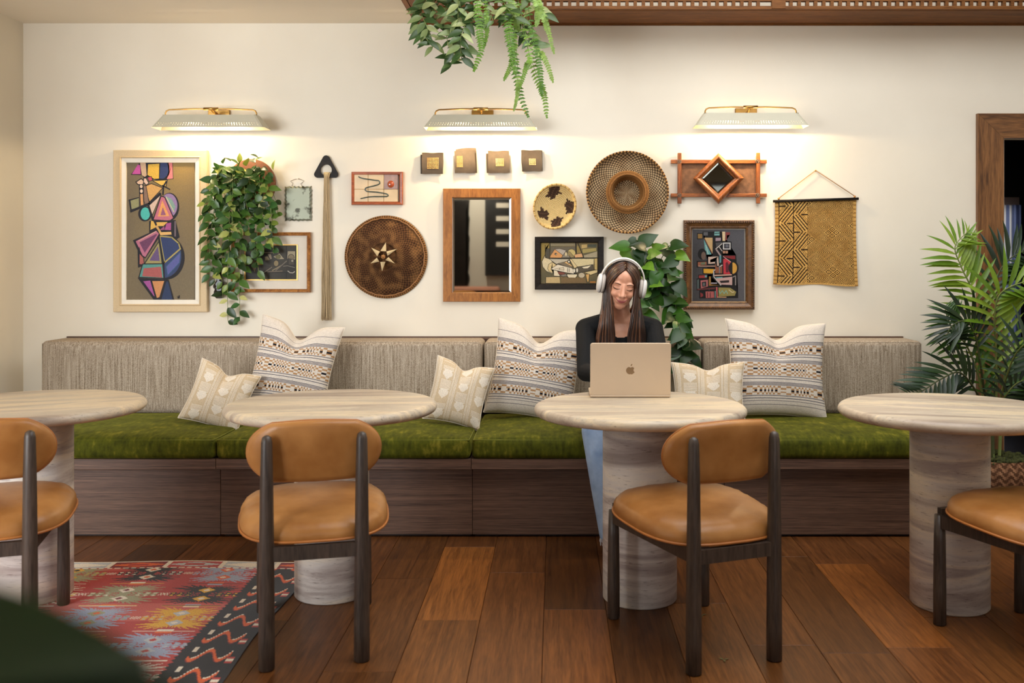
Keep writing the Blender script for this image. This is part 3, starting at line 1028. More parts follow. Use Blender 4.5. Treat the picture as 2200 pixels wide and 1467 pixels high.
# the thin edge down to the boards
for a in range(NX):
    for vv in (0.0, 1.0):
        p, q = rugp(a / NX, vv), rugp((a + 1) / NX, vv)
        mb.add([p, q, (q[0], q[1], 0.0005), (p[0], p[1], 0.0005)], [(0, 1, 2, 3)], C['cream'], False)
for a in range(NY):
    for uu in (0.0, 1.0):
        p, q = rugp(uu, a / NY), rugp(uu, (a + 1) / NY)
        mb.add([p, q, (q[0], q[1], 0.0005), (p[0], p[1], 0.0005)], [(0, 1, 2, 3)], C['black'], False)
rug = mb.build('kilim_rug', M['vwool'], None, 'red flat-woven kilim rug with star motifs and black border at left', 'rug', origin=((RXA + RXB) / 2, (RYA + RYB) / 2, 0))
# ================================================================ picture lights
def lamp_proto():
    t = empty('picture_light', (0, 0, 0))     # origin on the wall, at the height of the shade's top
    zt, zb = 0.0, -0.073
    yf_t, yf_b = -0.165, -0.200               # front face, top and bottom
    yb_t, yb_b = -0.105, -0.060               # back face
    wt, wb = 0.262, 0.312
    # front panel with two rows of punched holes
    nc = 281
    rows = [0.0, 0.66, 0.70, 0.79, 0.83, 1.0]
    def fp(u, r):     # u -1..1, r 0 top..1 bottom
        w = wt + (wb - wt) * r
        bulge = 0.0
        return Vector((u * (w - 0.018), yf_t + (yf_b - yf_t) * r, zt + (zb - zt) * r))
    mb = MB()
    V = [fp(-1 + 2 * i / nc, r) for r in rows for i in range(nc + 1)]
    Fc = []
    for j in range(len(rows) - 1):
        for i in range(nc):
            if j in (1, 3) and i % 7 == 3: continue
            a = j * (nc + 1) + i
            Fc.append((a, a + 1, a + nc + 2, a + nc + 1))
    mb.add(V, Fc, None, False)
    # rounded ends, from the front corner to the back corner
    for s in (-1, 1):
        for k in range(8):
            a0, a1 = k / 8, (k + 1) / 8
            def end(q, r):
                w = wt + (wb - wt) * r
                yf, yb = yf_t + (yf_b - yf_t) * r, yb_t + (yb_b - yb_t) * r
                if q < 0.3:
                    an = q / 0.3 * PI / 2
                    return Vector((s * (w - 0.018 + 0.018 * math.sin(an)), yf + 0.018 * (1 - math.cos(an)), zt + (zb - zt) * r))
                return Vector((s * w, yf + 0.018 + (yb - yf - 0.018) * (q - 0.3) / 0.7, zt + (zb - zt) * r))
            mb.add([end(a0, 0), end(a1, 0), end(a1, 1), end(a0, 1)], [(0, 1, 2, 3)], None, True)
    # back panel
    mb.add([(-wt, yb_t, zt), (wt, yb_t, zt), (wb, yb_b, zb), (-wb, yb_b, zb)], [(0, 1, 2, 3)], None, False)
    # top plate with a vent slot along the back
    mb.add([(-wt, yf_t, zt), (wt, yf_t, zt), (wt, -0.140, zt), (-wt, -0.140, zt)], [(0, 1, 2, 3)], None, False)
    mb.build('shade', M['lampshade'], t)
    # brass plate, arm and bent rod
    MB().box(-0.062, 0.062, -0.016, -0.001, -0.012, 0.050, bev=0.003).build('wall_plate', M['brass'], t)
    MB().tube([(0, -0.016, 0.015), (0, -0.06, 0.022), (0, -0.135, 0.036)], 0.011, 10, flat=0.5).build('arm', M['brass'], t)
    rod = [(-0.253, -0.14, -0.004), (-0.253, -0.14, 0.012), (-0.247, -0.14, 0.024), (-0.232, -0.14, 0.031), (-0.1, -0.14, 0.036), (0.1, -0.14, 0.036), (0.232, -0.14, 0.031), (0.247, -0.14, 0.024), (0.253, -0.14, 0.012), (0.253, -0.14, -0.004)]
    MB().tube(rod, 0.0042, 8).build('rod', M['brass'], t)
    MB().tube([(-0.04, -0.14, 0.036), (0.04, -0.14, 0.036)], 0.0085, 10).build('clamp', M['brass'], t)
    for s in (-1, 1):
        MB().capsule((s * 0.155, -0.118, -0.030), (s * 0.075, -0.118, -0.030), 0.011, 0.011, 10).build('bulb', M['bulb'], t)
        MB().tube([(s * 0.06, -0.118, -0.030), (s * 0.03, -0.118, -0.030)], 0.012, 10).build('socket', M['brass'], t)
    return t
lp = lamp_proto()
LAMPX = [(449, 246, 'cream picture light with brass arm above the tall figure painting'),
         (1032, 246, 'cream picture light with brass arm above the four leather squares'),
         (1615, 242, 'cream picture light with brass arm above the diamond mirror')]
for i, (px, py, lab) in enumerate(LAMPX):
    t = lp if i == 0 else copy_tree(lp)
    p = P(px, py, WALL - 0.17)
    t.location = (p.x, WALL, p.z)
    if i == 0:
        for ch in t.children:
            pass
    tag(t, lab, 'wall lamp', 'picture lights in a row on the wall')
    for s in (-1, 1):
        d = bpy.data.lights.new('picture_light_bulb', 'POINT')
        d.energy, d.color, d.shadow_soft_size = 4.6, (1.0, 0.76, 0.46), 0.012
        o = bpy.data.objects.new('picture_light_bulb', d); col.objects.link(o)
        o.parent = t; o.location = (s * 0.115, -0.118, -0.046)

# ================================================================ wall art
def A(px, py, o=0.02):
    """point on the wall plane, o metres proud of it"""
    return P(px, py, WALL - o)

def mitre_frame(mb, x0, x1, z0, z1, prof, colors=None):
    """prof: list of (inset, proud); swept round the rectangle with mitred corners"""
    def ring(ins, o):
        return [(x0 + ins, WALL - o, z0 + ins), (x1 - ins, WALL - o, z0 + ins), (x1 - ins, WALL - o, z1 - ins), (x0 + ins, WALL - o, z1 - ins)]
    V = [p for ins, o in prof for p in ring(ins, o)]
    for i in range(len(prof) - 1):
        Fc = [(i * 4 + k, i * 4 + (k + 1) % 4, (i + 1) * 4 + (k + 1) % 4, (i + 1) * 4 + k) for k in range(4)]
        n = len(mb.v)
        mb.add([V[j] for j in range(i * 4, i * 4 + 8)], [tuple(q - i * 4 for q in f) for f in Fc], colors[i] if colors else None, False)
    return mb

def frame_sides(parent, x0, x1, z0, z1, w, prof, mats, name='frame_side'):
    """four separate mitred members"""
    def pt(side, along, ins, o):
        # along 0..1 with mitre
        if side == 0: return Vector((x0 + ins + (x1 - x0 - 2 * ins) * along, WALL - o, z1 - ins))
        if side == 1: return Vector((x1 - ins, WALL - o, z1 - ins - (z1 - z0 - 2 * ins) * along))
        if side == 2: return Vector((x1 - ins - (x1 - x0 - 2 * ins) * along, WALL - o, z0 + ins))
        return Vector((x0 + ins, WALL - o, z0 + ins + (z1 - z0 - 2 * ins) * along))
    for s in range(4):
        mb = MB()
        m = len(prof)
        V = [pt(s, 0, i, o) for i, o in prof] + [pt(s, 1, i, o) for i, o in prof]
        Fc = [(i, i + 1, m + i + 1, m + i) for i in range(m - 1)] + [(m - 1, 0, m, 2 * m - 1)]
        Fc += [tuple(range(m))[::-1], tuple(range(m, 2 * m))]
        mb.add(V, Fc, None, False)
        mb.build(name, mats[s % 2], parent)

class Canvas:
    """flat painting: shapes are given in pixels of a zoomed crop of the photograph"""
    def __init__(self, ox, oy, sc, o):
        self.ox, self.oy, self.sc, self.o, self.k, self.mb = ox, oy, sc, o, 0, MB()
    def pt(self, p, lay):
        return P(self.ox + p[0] / self.sc, self.oy + p[1] / self.sc, WALL - self.o - lay * 0.00003)
    def poly(self, pts, c, edge=0, ec=(28, 26, 30)):
        c = lin(c) if max(c) > 1.01 else c
        if edge:
            self.poly(self.grow(pts, edge), ec)
        self.k += 1
        # ear-clip through bmesh so concave outlines stay correct
        bm = bmesh.new()
        vs = [bm.verts.new(self.pt(p, self.k)) for p in pts]
        f = bm.faces.new(vs)
        res = bmesh.ops.triangulate(bm, faces=[f])
        bm.verts.index_update()
        V = [tuple(v.co) for v in bm.verts]
        self.mb.add(V, [tuple(v.index for v in fc.verts) for fc in bm.faces], c, False)
        bm.free()
        return self
    def grow(self, pts, d):
        n = len(pts)
        area = sum(pts[i][0] * pts[(i + 1) % n][1] - pts[(i + 1) % n][0] * pts[i][1] for i in range(n))
        sg = 1 if area > 0 else -1
        out = []
        for i in range(n):
            a, b_, c = Vector(pts[i - 1]), Vector(pts[i]), Vector(pts[(i + 1) % n])
            e1, e2 = (b_ - a), (c - b_)
            if e1.length < 1e-6 or e2.length < 1e-6: out.append(tuple(b_)); continue
            e1.normalize(); e2.normalize()
            n1 = Vector((e1.y, -e1.x)) * sg; n2 = Vector((e2.y, -e2.x)) * sg
            nn = n1 + n2
            if nn.length < 1e-3: nn = n1
            nn.normalize()
            k = d / max(0.45, nn.dot(n1))
            out.append((b_.x + nn.x * k, b_.y + nn.y * k))
        return out
    def line(self, pts, w, c):
        c = lin(c) if max(c) > 1.01 else c
        self.k += 1
        for a, b_ in zip(pts[:-1], pts[1:]):
            a, b_ = Vector(a), Vector(b_)
            d = (b_ - a)
            if d.length < 1e-6: continue
            d.normalize(); nn = Vector((-d.y, d.x)) * w / 2
            a2, b2 = a - d * w * 0.25, b_ + d * w * 0.25
            self.mb.add([self.pt(q, self.k) for q in (a2 - nn, a2 + nn, b2 + nn, b2 - nn)], [(0, 1, 2, 3)], c, False)
        return self
    def ell(self, cx, cy, rx, ry, c, edge=0, a0=0, a1=360, n=28, ec=(28, 26, 30)):
        pts = [(cx + rx * math.cos(math.radians(a0 + (a1 - a0) * i / n)), cy + ry * math.sin(math.radians(a0 + (a1 - a0) * i / n))) for i in range(n + (0 if a1 - a0 >= 360 else 1))]
        return self.poly(pts, c, edge, ec)
    def bg(self, x0, y0, x1, y1, fn, n=24):
        """ground colour varied by fn(u,v)"""
        def p(u, v): return self.pt((x0 + (x1 - x0) * u, y0 + (y1 - y0) * v), 0)
        self.mb.grid(p, n, n, fn, smooth=False)
        return self

def mixl(a, b_, t):
    return tuple(a[i] * (1 - t) + b_[i] * t for i in range(3))

def mixc(a, b_, t):
    a, b_ = lin(a), lin(b_)
    return tuple(a[i] * (1 - t) + b_[i] * t for i in range(3))

# ---- 1 tall figure painting
x0, x1 = A(245, 0).x, A(446, 0).x
z0, z1 = A(0, 670).z, A(0, 323).z
t = empty('tall_painting', ((x0 + x1) / 2, WALL, z0), 'tall painting of an angular multicoloured figure in a beige frame', 'painting')
sd = A(446, 0, 0.03)
M['linenframe'] = plain('linen_frame', (214, 190, 152), 0.8, var=0.06, scale=200, bmp=0.15)
M['whiteliner'] = plain('white_liner', (236, 228, 212), 0.6, var=0.03)
k = 1 / 377.0
prof = [(0, 0.001), (0, 0.030), (0.004, 0.033), (13 * k, 0.030), (15 * k, 0.036), (17 * k, 0.030), (17 * k, 0.012)]
mitre_frame(MB(), x0, x1, z0, z1, prof).build('frame', M['linenframe'], t)
ins = 17 * k
mitre_frame(MB(), x0 + ins, x1 - ins, z0 + ins, z1 - ins, [(0, 0.012), (0, 0.026), (9 * k, 0.022), (9 * k, 0.008)]).build('liner', M['whiteliner'], t)
cv = Canvas(255, 335, 4.583, 0.010)
cv.bg(60, 55, 745, 1425, lambda u, v: mixl(mixc((124, 110, 84), (168, 136, 66), max(0, 1 - 1.3 * v) * u), lin((112, 98, 80)), 0.25 + 0.2 * math.sin(u * 7 + v * 5)))
K = (30, 28, 36)
cv.poly([(118, 185), (205, 68), (250, 60), (250, 190)], K).poly([(240, 62), (500, 62), (520, 90), (540, 225), (380, 240), (240, 210)], K)
cv.poly([(130, 178), (188, 85), (212, 90), (216, 180)], (196, 84, 158))
cv.poly([(210, 64), (265, 64), (276, 190), (258, 206), (228, 190)], (206, 172, 140), 5)
cv.poly([(290, 82), (400, 76), (396, 222), (350, 226), (284, 186)], (222, 178, 70), 6)
cv.poly([(412, 66), (470, 64), (496, 120), (480, 190), (440, 224), (402, 222)], (48, 60, 104), 5)
cv.poly([(490, 64), (528, 64), (534, 222), (472, 228), (496, 180), (500, 110)], (222, 130, 130), 5)
cv.poly([(286, 212), (320, 206), (330, 236), (300, 246)], (190, 80, 96), 6)
cv.poly([(176, 258), (222, 228), (244, 250), (236, 280), (190, 276)], (222, 186, 158), 9)
cv.poly([(250, 222), (268, 222), (292, 268), (270, 282), (248, 256)], (226, 192, 170), 8)
cv.poly([(345, 246), (474, 240), (462, 298), (420, 290)], (224, 182, 84), 8)
cv.poly([(268, 298), (322, 276), (428, 316), (306, 446), (290, 400)], (214, 164, 96), 7)
cv.poly([(246, 296), (266, 294), (298, 466), (262, 474), (250, 440)], (140, 110, 92), 6)
cv.line([(430, 290), (505, 330)], 12, K).line([(436, 380), (440, 300), (470, 250)], 16, K)
cv.poly([(198, 280), (244, 276), (246, 484), (208, 490)], K)
cv.ell(222, 300, 14, 16, (226, 196, 170)).ell(224, 346, 14, 18, (228, 200, 176)).poly([(212, 376), (238, 374), (242, 482), (218, 486)], (222, 160, 104))
cv.poly([(96, 430), (200, 404), (206, 510), (118, 552)], K).poly([(116, 440), (198, 414), (200, 504), (128, 524)], (150, 148, 106))
cv.line([(118, 545), (300, 470), (410, 370)], 24, K)
cv.ell(500, 500, 96, 138, K, 0).ell(494, 488, 84, 118, (150, 124, 166)).poly([(468, 400), (520, 420), (560, 500), (540, 550)], (130, 160, 150)).line([(466, 402), (544, 552)], 9, (196, 196, 150))
cv.poly([(345, 625), (420, 400), (450, 410), (535, 610), (500, 636)], (196, 112, 130), 10)
cv.poly([(384, 596), (428, 436), (500, 592)], (230, 160, 96)).poly([(412, 584), (434, 504), (466, 582)], (150, 90, 120))
cv.poly([(300, 490), (410, 390), (330, 574)], (220, 190, 170), 8)
cv.ell(258, 570, 66, 74, K, 0).ell(262, 568, 46, 62, (80, 186, 176)).line([(290, 480), (340, 640)], 22, K)
cv.poly([(300, 640), (560, 630), (600, 800), (560, 830), (300, 760)], K)
cv.poly([(318, 640), (340, 640), (370, 700), (312, 728)], (222, 176, 84)).poly([(370, 652), (482, 650), (440, 690), (380, 690)], (226, 178, 90)).poly([(470, 664), (516, 656), (514, 730), (452, 728)], (170, 80, 140)).poly([(400, 732), (448, 690), (452, 726)], (160, 84, 130))
cv.line([(372, 690), (420, 770)], 22, (206, 160, 96)).poly([(400, 752), (516, 746), (520, 774), (410, 780)], (226, 180, 110)).line([(556, 645), (556, 790)], 14, (120, 104, 110))
cv.poly([(140, 830), (380, 720), (410, 780), (260, 1010), (200, 960)], K)
cv.poly([(168, 840), (370, 736), (396, 766), (262, 996), (236, 980)], (186, 112, 136)).poly([(204, 852), (366, 768), (380, 772), (256, 952)], (110, 62, 96)).line([(368, 742), (196, 836)], 9, (214, 164, 150))
cv.poly([(185, 900), (205, 900), (250, 1080), (190, 1100)], K).poly([(206, 964), (240, 1000), (250, 1070), (206, 1064)], (170, 96, 90), 6)
cv.poly([(262, 1058), (395, 850), (424, 1062)], (160, 148, 96), 10).poly([(302, 1030), (386, 890), (404, 1034)], (104, 82, 126))
cv.ell(470, 1000, 178, 216, K, 0, -90, 110).ell(440, 990, 176, 210, (52, 66, 108), 0, -85, 95)
cv.poly([(412, 800), (470, 792), (560, 840), (600, 910), (450, 1046)], (46, 60, 104))
cv.line([(404, 800), (450, 1050), (608, 912)], 14, (176, 160, 92)).line([(410, 790), (520, 800), (590, 860), (606, 912)], 12, (176, 160, 92))
cv.poly([(470, 1090), (606, 950), (596, 1050), (484, 1170)], (92, 96, 158), 8, (52, 86, 116))
cv.line([(395, 800), (440, 1060), (445, 1200)], 20, K)
cv.poly([(205, 1190), (240, 1068), (428, 1066), (440, 1200)], (88, 148, 140), 10).poly([(232, 1184), (246, 1106), (416, 1090), (430, 1198)], (172, 92, 90))
cv.poly([(186, 1200), (490, 1216), (545, 1416), (345, 1416)], K)
cv.poly([(242, 1234), (310, 1226), (354, 1382), (346, 1378)], (164, 84, 150)).poly([(330, 1232), (448, 1230), (400, 1390), (376, 1398)], (206, 144, 92)).poly([(468, 1236), (486, 1236), (530, 1414), (420, 1414)], (44, 58, 92))
cv.line([(576, 1378), (584, 1404), (592, 1376)], 4, K).line([(592, 1402), (594, 1372), (600, 1380), (592, 1388), (602, 1402)], 4, K)
cv.mb.build('canvas', M['vcol'], t)

# ---- 2 framed dark still life behind the vine
x0, x1, z0, z1 = A(497, 0).x, A(667, 0).x, A(0, 628).z, A(0, 499).z
t = empty('gold_framed_picture', ((x0 + x1) / 2, WALL, z0), 'dark still life with cream mat in a gold and brown frame, half behind a vine', 'picture')
M['goldframe'] = wood('gold_frame', (112, 62, 26), (186, 128, 66), (3, 3, 3), 8.0, 0.35, 0.1)
M['matboard'] = plain('mat_board', (216, 206, 190), 0.9, var=0.03)
M['giltfillet'] = plain('gilt_fillet', (206, 164, 90), 0.35, metal=0.6, var=0.1)
mitre_frame(MB(), x0, x1, z0, z1, [(0, 0.001), (0, 0.028), (0.004, 0.034), (0.013, 0.028), (0.018, 0.030), (0.020, 0.012)]).build('frame', M['goldframe'], t)
cx0, cx1, cz0, cz1 = A(527, 0).x, A(637, 0).x, A(0, 600).z, A(0, 527).z
m = MB()
mitre_frame(m, x0 + 0.019, x1 - 0.019, z0 + 0.019, z1 - 0.019, [(0, 0.014), (cx0 - x0 - 0.019, 0.014)])
V = [(x0 + .019, z0 + .019), (x1 - .019, z0 + .019), (x1 - .019, z1 - .019), (x0 + .019, z1 - .019)]
m2 = MB(); U = [(cx0, cz0), (cx1, cz0), (cx1, cz1), (cx0, cz1)]
m2.add([(p[0], WALL - 0.015, p[1]) for p in V] + [(p[0], WALL - 0.015, p[1]) for p in U], [(i, (i + 1) % 4, 4 + (i + 1) % 4, 4 + i) for i in range(4)], None, False)
m2.build('mat', M['matboard'], t)
mitre_frame(MB(), cx0 - 0.006, cx1 + 0.006, cz0 - 0.006, cz1 + 0.006, [(0, 0.0145), (0, 0.019), (0.006, 0.018), (0.006, 0.012)]).build('fillet', M['giltfillet'], t)
cv = Canvas(490, 490, 9.78, 0.0125)
cv.bg(355, 360, 1445, 1080, lambda u, v: mixc((46, 44, 40), (62, 58, 50), 0.5 + 0.5 * math.sin(u * 9 + v * 4)))
for xx in (860, 1225): cv.line([(xx, 940), (xx, 1070)], 16, (28, 26, 24))
cv.line([(1225, 380), (1225, 640)], 18, (34, 32, 28)).line([(380, 940), (1440, 930)], 12, (28, 26, 24))
cv.poly([(430, 660), (560, 630), (600, 780), (560, 930), (490, 800)], (112, 100, 78), 6).poly([(560, 720), (640, 660), (720, 660), (720, 775), (580, 775)], (112, 104, 30), 8)
cv.poly([(830, 545), (900, 545), (920, 640), (890, 660)], (140, 126, 106), 6).poly([(950, 600), (1080, 530), (1180, 650), (1040, 655)], (150, 138, 112), 8).ell(1050, 600, 50, 44, (104, 98, 62), 5)
cv.poly([(770, 600), (830, 590), (880, 670), (780, 680)], (126, 112, 84), 6).ell(1010, 740, 48, 60, (132, 116, 84), 8)
cv.poly([(580, 790), (780, 790), (920, 820), (760, 940), (700, 920)], (52, 46, 40), 6).line([(760, 930), (920, 820)], 16, (120, 106, 90)).line([(930, 890), (1110, 790)], 22, (132, 118, 92)).line([(1000, 890), (1230, 690)], 20, (110, 100, 88)).line([(820, 920), (1140, 900)], 16, (112, 98, 82))
cv.poly([(1255, 485), (1410, 485), (1410, 660), (1240, 640)], (150, 138, 112), 8).ell(1325, 630, 62, 76, (122, 108, 84), 10, 180, 360).poly([(1270, 660), (1390, 660), (1390, 770), (1270, 770)], (70, 64, 56), 6).poly([(1320, 690), (1350, 660), (1380, 690), (1350, 715)], (150, 140, 120), 5)
cv.line([(1160, 800), (1250, 790), (1400, 830)], 10, (130, 122, 108)).line([(1255, 900), (1300, 935), (1360, 940), (1400, 915)], 18, (170, 162, 150)).line([(690, 515), (1060, 515)], 12, (150, 136, 110))
cv.mb.build('print', M['vcol'], t)

# ---- 3 small antique mirror with chipped edge
t = empty('small_antique_mirror', (A(639, 0).x, WALL, A(0, 475).z), 'small frameless antique mirror with chipped edges hung on a wire loop', 'mirror')
m3, nt, bb = new_mat('tarnished_mirror')
mp = coords(nt); nz = N(nt, 'ShaderNodeTexNoise', i_Scale=22.0, i_Detail=6.0); nt.links.new(mp.outputs[0], nz.inputs['Vector'])
r = ramp(nt, [(0.36, lin((60, 58, 44))), (0.46, lin((128, 130, 112)))]); nt.links.new(nz.outputs['Fac'], r.inputs['Fac']); nt.links.new(r.outputs['Color'], bb.inputs['Base Color'])
bb.inputs['Metallic'].default_value = 0.55; bb.inputs['Roughness'].default_value = 0.45
M['tarnish'] = m3
edge = []
W0, W1, H0, H1 = A(611, 0).x, A(668, 0).x, A(0, 474).z, A(0, 400).z
rr = random.Random(5)
def chip(a, b_, n):
    out = []
    for i in range(n):
        q = Vector(a).lerp(Vector(b_), i / n)
        nrm = Vector((-(b_[1] - a[1]), b_[0] - a[0])).normalized()
        out.append(q + nrm * (0.0022 * (1 if i % 2 else -1) + rr.uniform(-0.001, 0.001)))
    return out
edge = chip((W0, H0), (W1, H0), 12) + chip((W1, H0), (W1, H1), 16) + chip((W1, H1), (W0, H1), 12) + chip((W0, H1), (W0, H0), 16)
cxm, czm = (W0 + W1) / 2, (H0 + H1) / 2
mb = MB(); n = len(edge)
V = [(p.x, WALL - 0.004, p.y) for p in edge] + [(p.x, WALL - 0.009, p.y) for p in edge] + [(cxm + (p.x - cxm) * 0.86, WALL - 0.013, czm + (p.y - czm) * 0.90) for p in edge]
mb.add(V, [(i, (i + 1) % n, n + (i + 1) % n, n + i) for i in range(n)] + [(n + i, n + (i + 1) % n, 2 * n + (i + 1) % n, 2 * n + i) for i in range(n)], None, False)
mb.add([V[2 * n + i] for i in range(n)], [tuple(range(n))], None, False)
mb.build('glass', M['tarnish'], t)
wl = [A(627, 400, 0.008), A(629, 394, 0.008), A(624, 389, 0.008), A(631, 386, 0.008), A(639, 384, 0.01), A(647, 386, 0.008), A(653, 389, 0.008), A(646, 395, 0.008), A(649, 400, 0.008)]
M['wire'] = plain('steel_wire', (120, 104, 90), 0.4, metal=0.8)
MB().tube(wl, 0.0014, 6).build('wire_loop', M['wire'], t)
MB().ball(A(639, 384, 0.012), 0.005, 8, 6).build('pin', M['whiteliner'], t)

# ---- 4 fibre tassel on a black triangle
t = empty('fibre_tassel', (A(702, 0).x, WALL, A(0, 690).z), 'long straw tassel hanging from a black triangular ring', 'wall hanging')
tri = [(702, 333), (676, 374), (728, 374)]
out = []
cs = [(Vector(A(702, 342, 0)), 0.020), (Vector(A(683.5, 375, 0)), 0.019), (Vector(A(720.5, 375, 0)), 0.019)]
NT = 60
for k in range(NT):
    an = 2 * PI * k / NT
    d = Vector((math.cos(an), 0, math.sin(an)))
    c_, r_ = max(cs, key=lambda q: q[0].dot(d) + q[1])
    out.append(c_ + d * r_)
hole = [A(702, 366, 0) + Vector((0.0325 * math.cos(2 * PI * k / NT), 0, 0.0325 * math.sin(2 * PI * k / NT))) for k in range(NT)]
mb = MB()
V = [p + Vector((0, -0.004, 0)) for p in out] + [p + Vector((0, -0.018, 0)) for p in out] + [p + Vector((0, -0.018, 0)) for p in hole] + [p + Vector((0, -0.004, 0)) for p in hole]
Fc = []
for rr_ in range(4):
    for i in range(NT):
        a, b_ = rr_ * NT, ((rr_ + 1) % 4) * NT
        Fc.append((a + i, a + (i + 1) % NT, b_ + (i + 1) % NT, b_ + i))
mb.add(V, Fc, None, False)
mb.build('triangle_ring', M['blackwood'], t)
rs = random.Random(11)
strands = MB()
top, bot = A(702, 372, 0.02), A(702, 688, 0.02)
for k in range(150):
    a = rs.uniform(0, 2 * PI); q = math.sqrt(rs.random())
    xt, yt = 0.011 * q * math.cos(a), 0.008 * q * math.sin(a)
    xb, yb = 0.030 * q * math.cos(a + rs.uniform(-.3, .3)), 0.016 * q * math.sin(a)
    zb = bot.z + rs.uniform(-0.004, 0.05) * rs.random()
    pts = []
    ph = rs.uniform(0, 6)
    for i in range(9):
        f = i / 8
        pts.append((top.x + xt + (xb - xt) * f ** 0.8 + 0.0025 * math.sin(ph + f * 9), WALL - 0.024 + yt + (yb - yt) * f, top.z + (zb - top.z) * f))
    v = rs.uniform(0.7, 1.1)
    strands.tube(pts, 0.0014, 4, False, color=tuple(q_ * v for q_ in lin((198, 174, 136))[:3]))
M['straw'] = vcol_mat('straw', 0.8, 0.1)
strands.build('fibres', M['straw'], t, kind='stuff')
MB().tube([top + Vector((0, -0.002, 0.005)), top + Vector((0, -0.002, -0.022))], [0.0125, 0.011], 12).build('binding', plain('straw_wrap', (206, 180, 132), 0.8, var=0.15, scale=120, bmp=0.3), t)
lp_ = [A(702, 392, 0.026), A(697, 380, 0.026), A(697, 374, 0.022), A(697, 373, 0.006), A(702, 376, 0.002)]
lo = MB()
for dx in np.linspace(-6, 6, 7):
    lo.tube([A(702 + dx * 0.6, 384, 0.024), A(702 + dx, 372, 0.024), A(702 + dx, 371, 0.012), A(702 + dx, 374, 0.002)], 0.003, 5)
lo.build('loop', plain('straw_loop', (210, 186, 140), 0.8, var=0.15), t)

# ---- 5 ceramic tile picture
x0, x1, z0, z1 = A(755, 0).x, A(865, 0).x, A(0, 440).z, A(0, 369).z
t = empty('tile_picture', ((x0 + x1) / 2, WALL, z0), 'six ceramic tiles with a green squiggle and red bead in a reddish frame', 'picture')
M['redwood'] = wood('red_wood', (120, 52, 22), (176, 90, 44), (1, 6, 6), 6.0, 0.35)
prism_w = 0.016
mitre_frame(MB(), x0, x1, z0, z1, [(0, 0.001), (0, 0.020), (0.003, 0.026), (0.014, 0.024), (0.019, 0.016), (0.019, 0.006)]).build('frame', M['redwood'], t)
M['tile'] = plain('glazed_tile', (214, 184, 140), 0.3, var=0.10, scale=14, coat=0.3)
M['tile_pink'] = plain('glazed_tile_mauve', (164, 132, 122), 0.3, var=0.15, scale=60, coat=0.3)
def tp_(cx_, cy_): return (745 + cx_ / 16.3, 360 + cy_ / 16.3)
cols = [278, 770, 1320, 1815]; rowsy = [218, 770, 1208]
for j in range(2):
    for i in range(3):
        a = A(*tp_(cols[i], rowsy[j]), 0); b_ = A(*tp_(cols[i + 1], rowsy[j + 1]), 0)
        MB().box(a.x + .0004, b_.x - .0004, WALL - 0.020, WALL - 0.006, b_.z + .0004, a.z - .0004, bev=0.002).build('tile', M['tile_pink'] if (i, j) == (2, 0) else M['tile'], t)
M['squig'] = plain('green_glaze', (58, 70, 62), 0.25, var=0.25, scale=60, coat=0.3)
sq = [(405, 315), (470, 352), (600, 388), (770, 412), (1000, 445), (1110, 452), (1150, 490), (1155, 560), (1090, 600), (930, 645), (720, 690), (650, 725), (640, 780), (690, 826), (800, 842), (1050, 860), (1250, 890), (1380, 915), (1440, 950), (1455, 985), (1400, 1012), (1200, 1014), (950, 1014), (760, 1026), (600, 1060), (480, 1085)]
MB().tube([A(*tp_(*q), 0.0215) for q in sq], [0.0030] + [0.0036] * (len(sq) - 2) + [0.003], 8, flat=0.8).build('squiggle', M['squig'], t)
MB().ball(A(*tp_(1540, 580), 0.020), (0.0195, 0.010, 0.0205), 16, 8).build('bead', plain('red_glass', (168, 76, 42), 0.08, var=0.1, coat=0.8), t)

# ---- 6 woven hat with star
c = A(830, 552, 0)
t = empty('woven_sun_hat', (c.x, WALL, c.z - 0.235), 'large dark brown woven conical hat with a pale six-point star', 'hat')
def hat_col(u, v):
    a = u * 120; b_ = v * 24
    k = (math.floor(a) + math.floor(b_)) % 2
    base = (56, 34, 19) if k else (94, 61, 35)
    hl = noise.noise(Vector((math.cos(u * 6.283) * 3, math.sin(u * 6.283) * 3, v * 6)))
    return mixc(base, (168, 122, 74), max(0, min(1, 0.04 + 0.45 * hl + (0.0 if k else 0.12))))
R = 0.224
def hat(u, v):
    a = u * 2 * PI
    r = 0.004 + (R - 0.004) * v
    if v < 0.33: h = 0.112 - 0.028 * (v / 0.33) ** 3
    else: h = 0.084 * (1 - (v - 0.33) / 0.67) ** 1.05 + 0.014
    # woven ribs
    h += 0.0016 * math.sin(u * 2 * PI * 60) * (1 if int(v * 24) % 2 else -1)
    return (c.x + r * math.cos(a), WALL - h, c.z + r * math.sin(a))
MB().grid(hat, 440, 60, hat_col).build('hat_body', M['vweave'], t)
rim = MB()
def ringpts(r, h, n=120, w=0.0): return [(c.x + (r + w * math.sin(k * 1.7)) * math.cos(2 * PI * k / n), WALL - h, c.z + (r + w * math.sin(k * 1.7)) * math.sin(2 * PI * k / n)) for k in range(n + 1)]
def band(mb, r0, h0, r1, h1, ca, cb, n=220):
    for k in range(n):
        a0, a1 = 2 * PI * k / n, 2 * PI * (k + 1) / n
        V = [(c.x + r * math.cos(a), WALL - h, c.z + r * math.sin(a)) for (r, h, a) in ((r0, h0, a0), (r1, h1, a0 + 0.02), (r1, h1, a1 + 0.02), (r0, h0, a1))]
        mb.add(V, [(0, 1, 2, 3)], ca if k % 2 else cb, False)
band(rim, R - 0.004, 0.018, R + 0.006, 0.022, lin((60, 36, 18)), lin((150, 104, 58)))
band(rim, R + 0.006, 0.022, R + 0.012, 0.010, lin((90, 58, 30)), lin((166, 120, 70)))
rim.build('rim', M['vweave'], t)
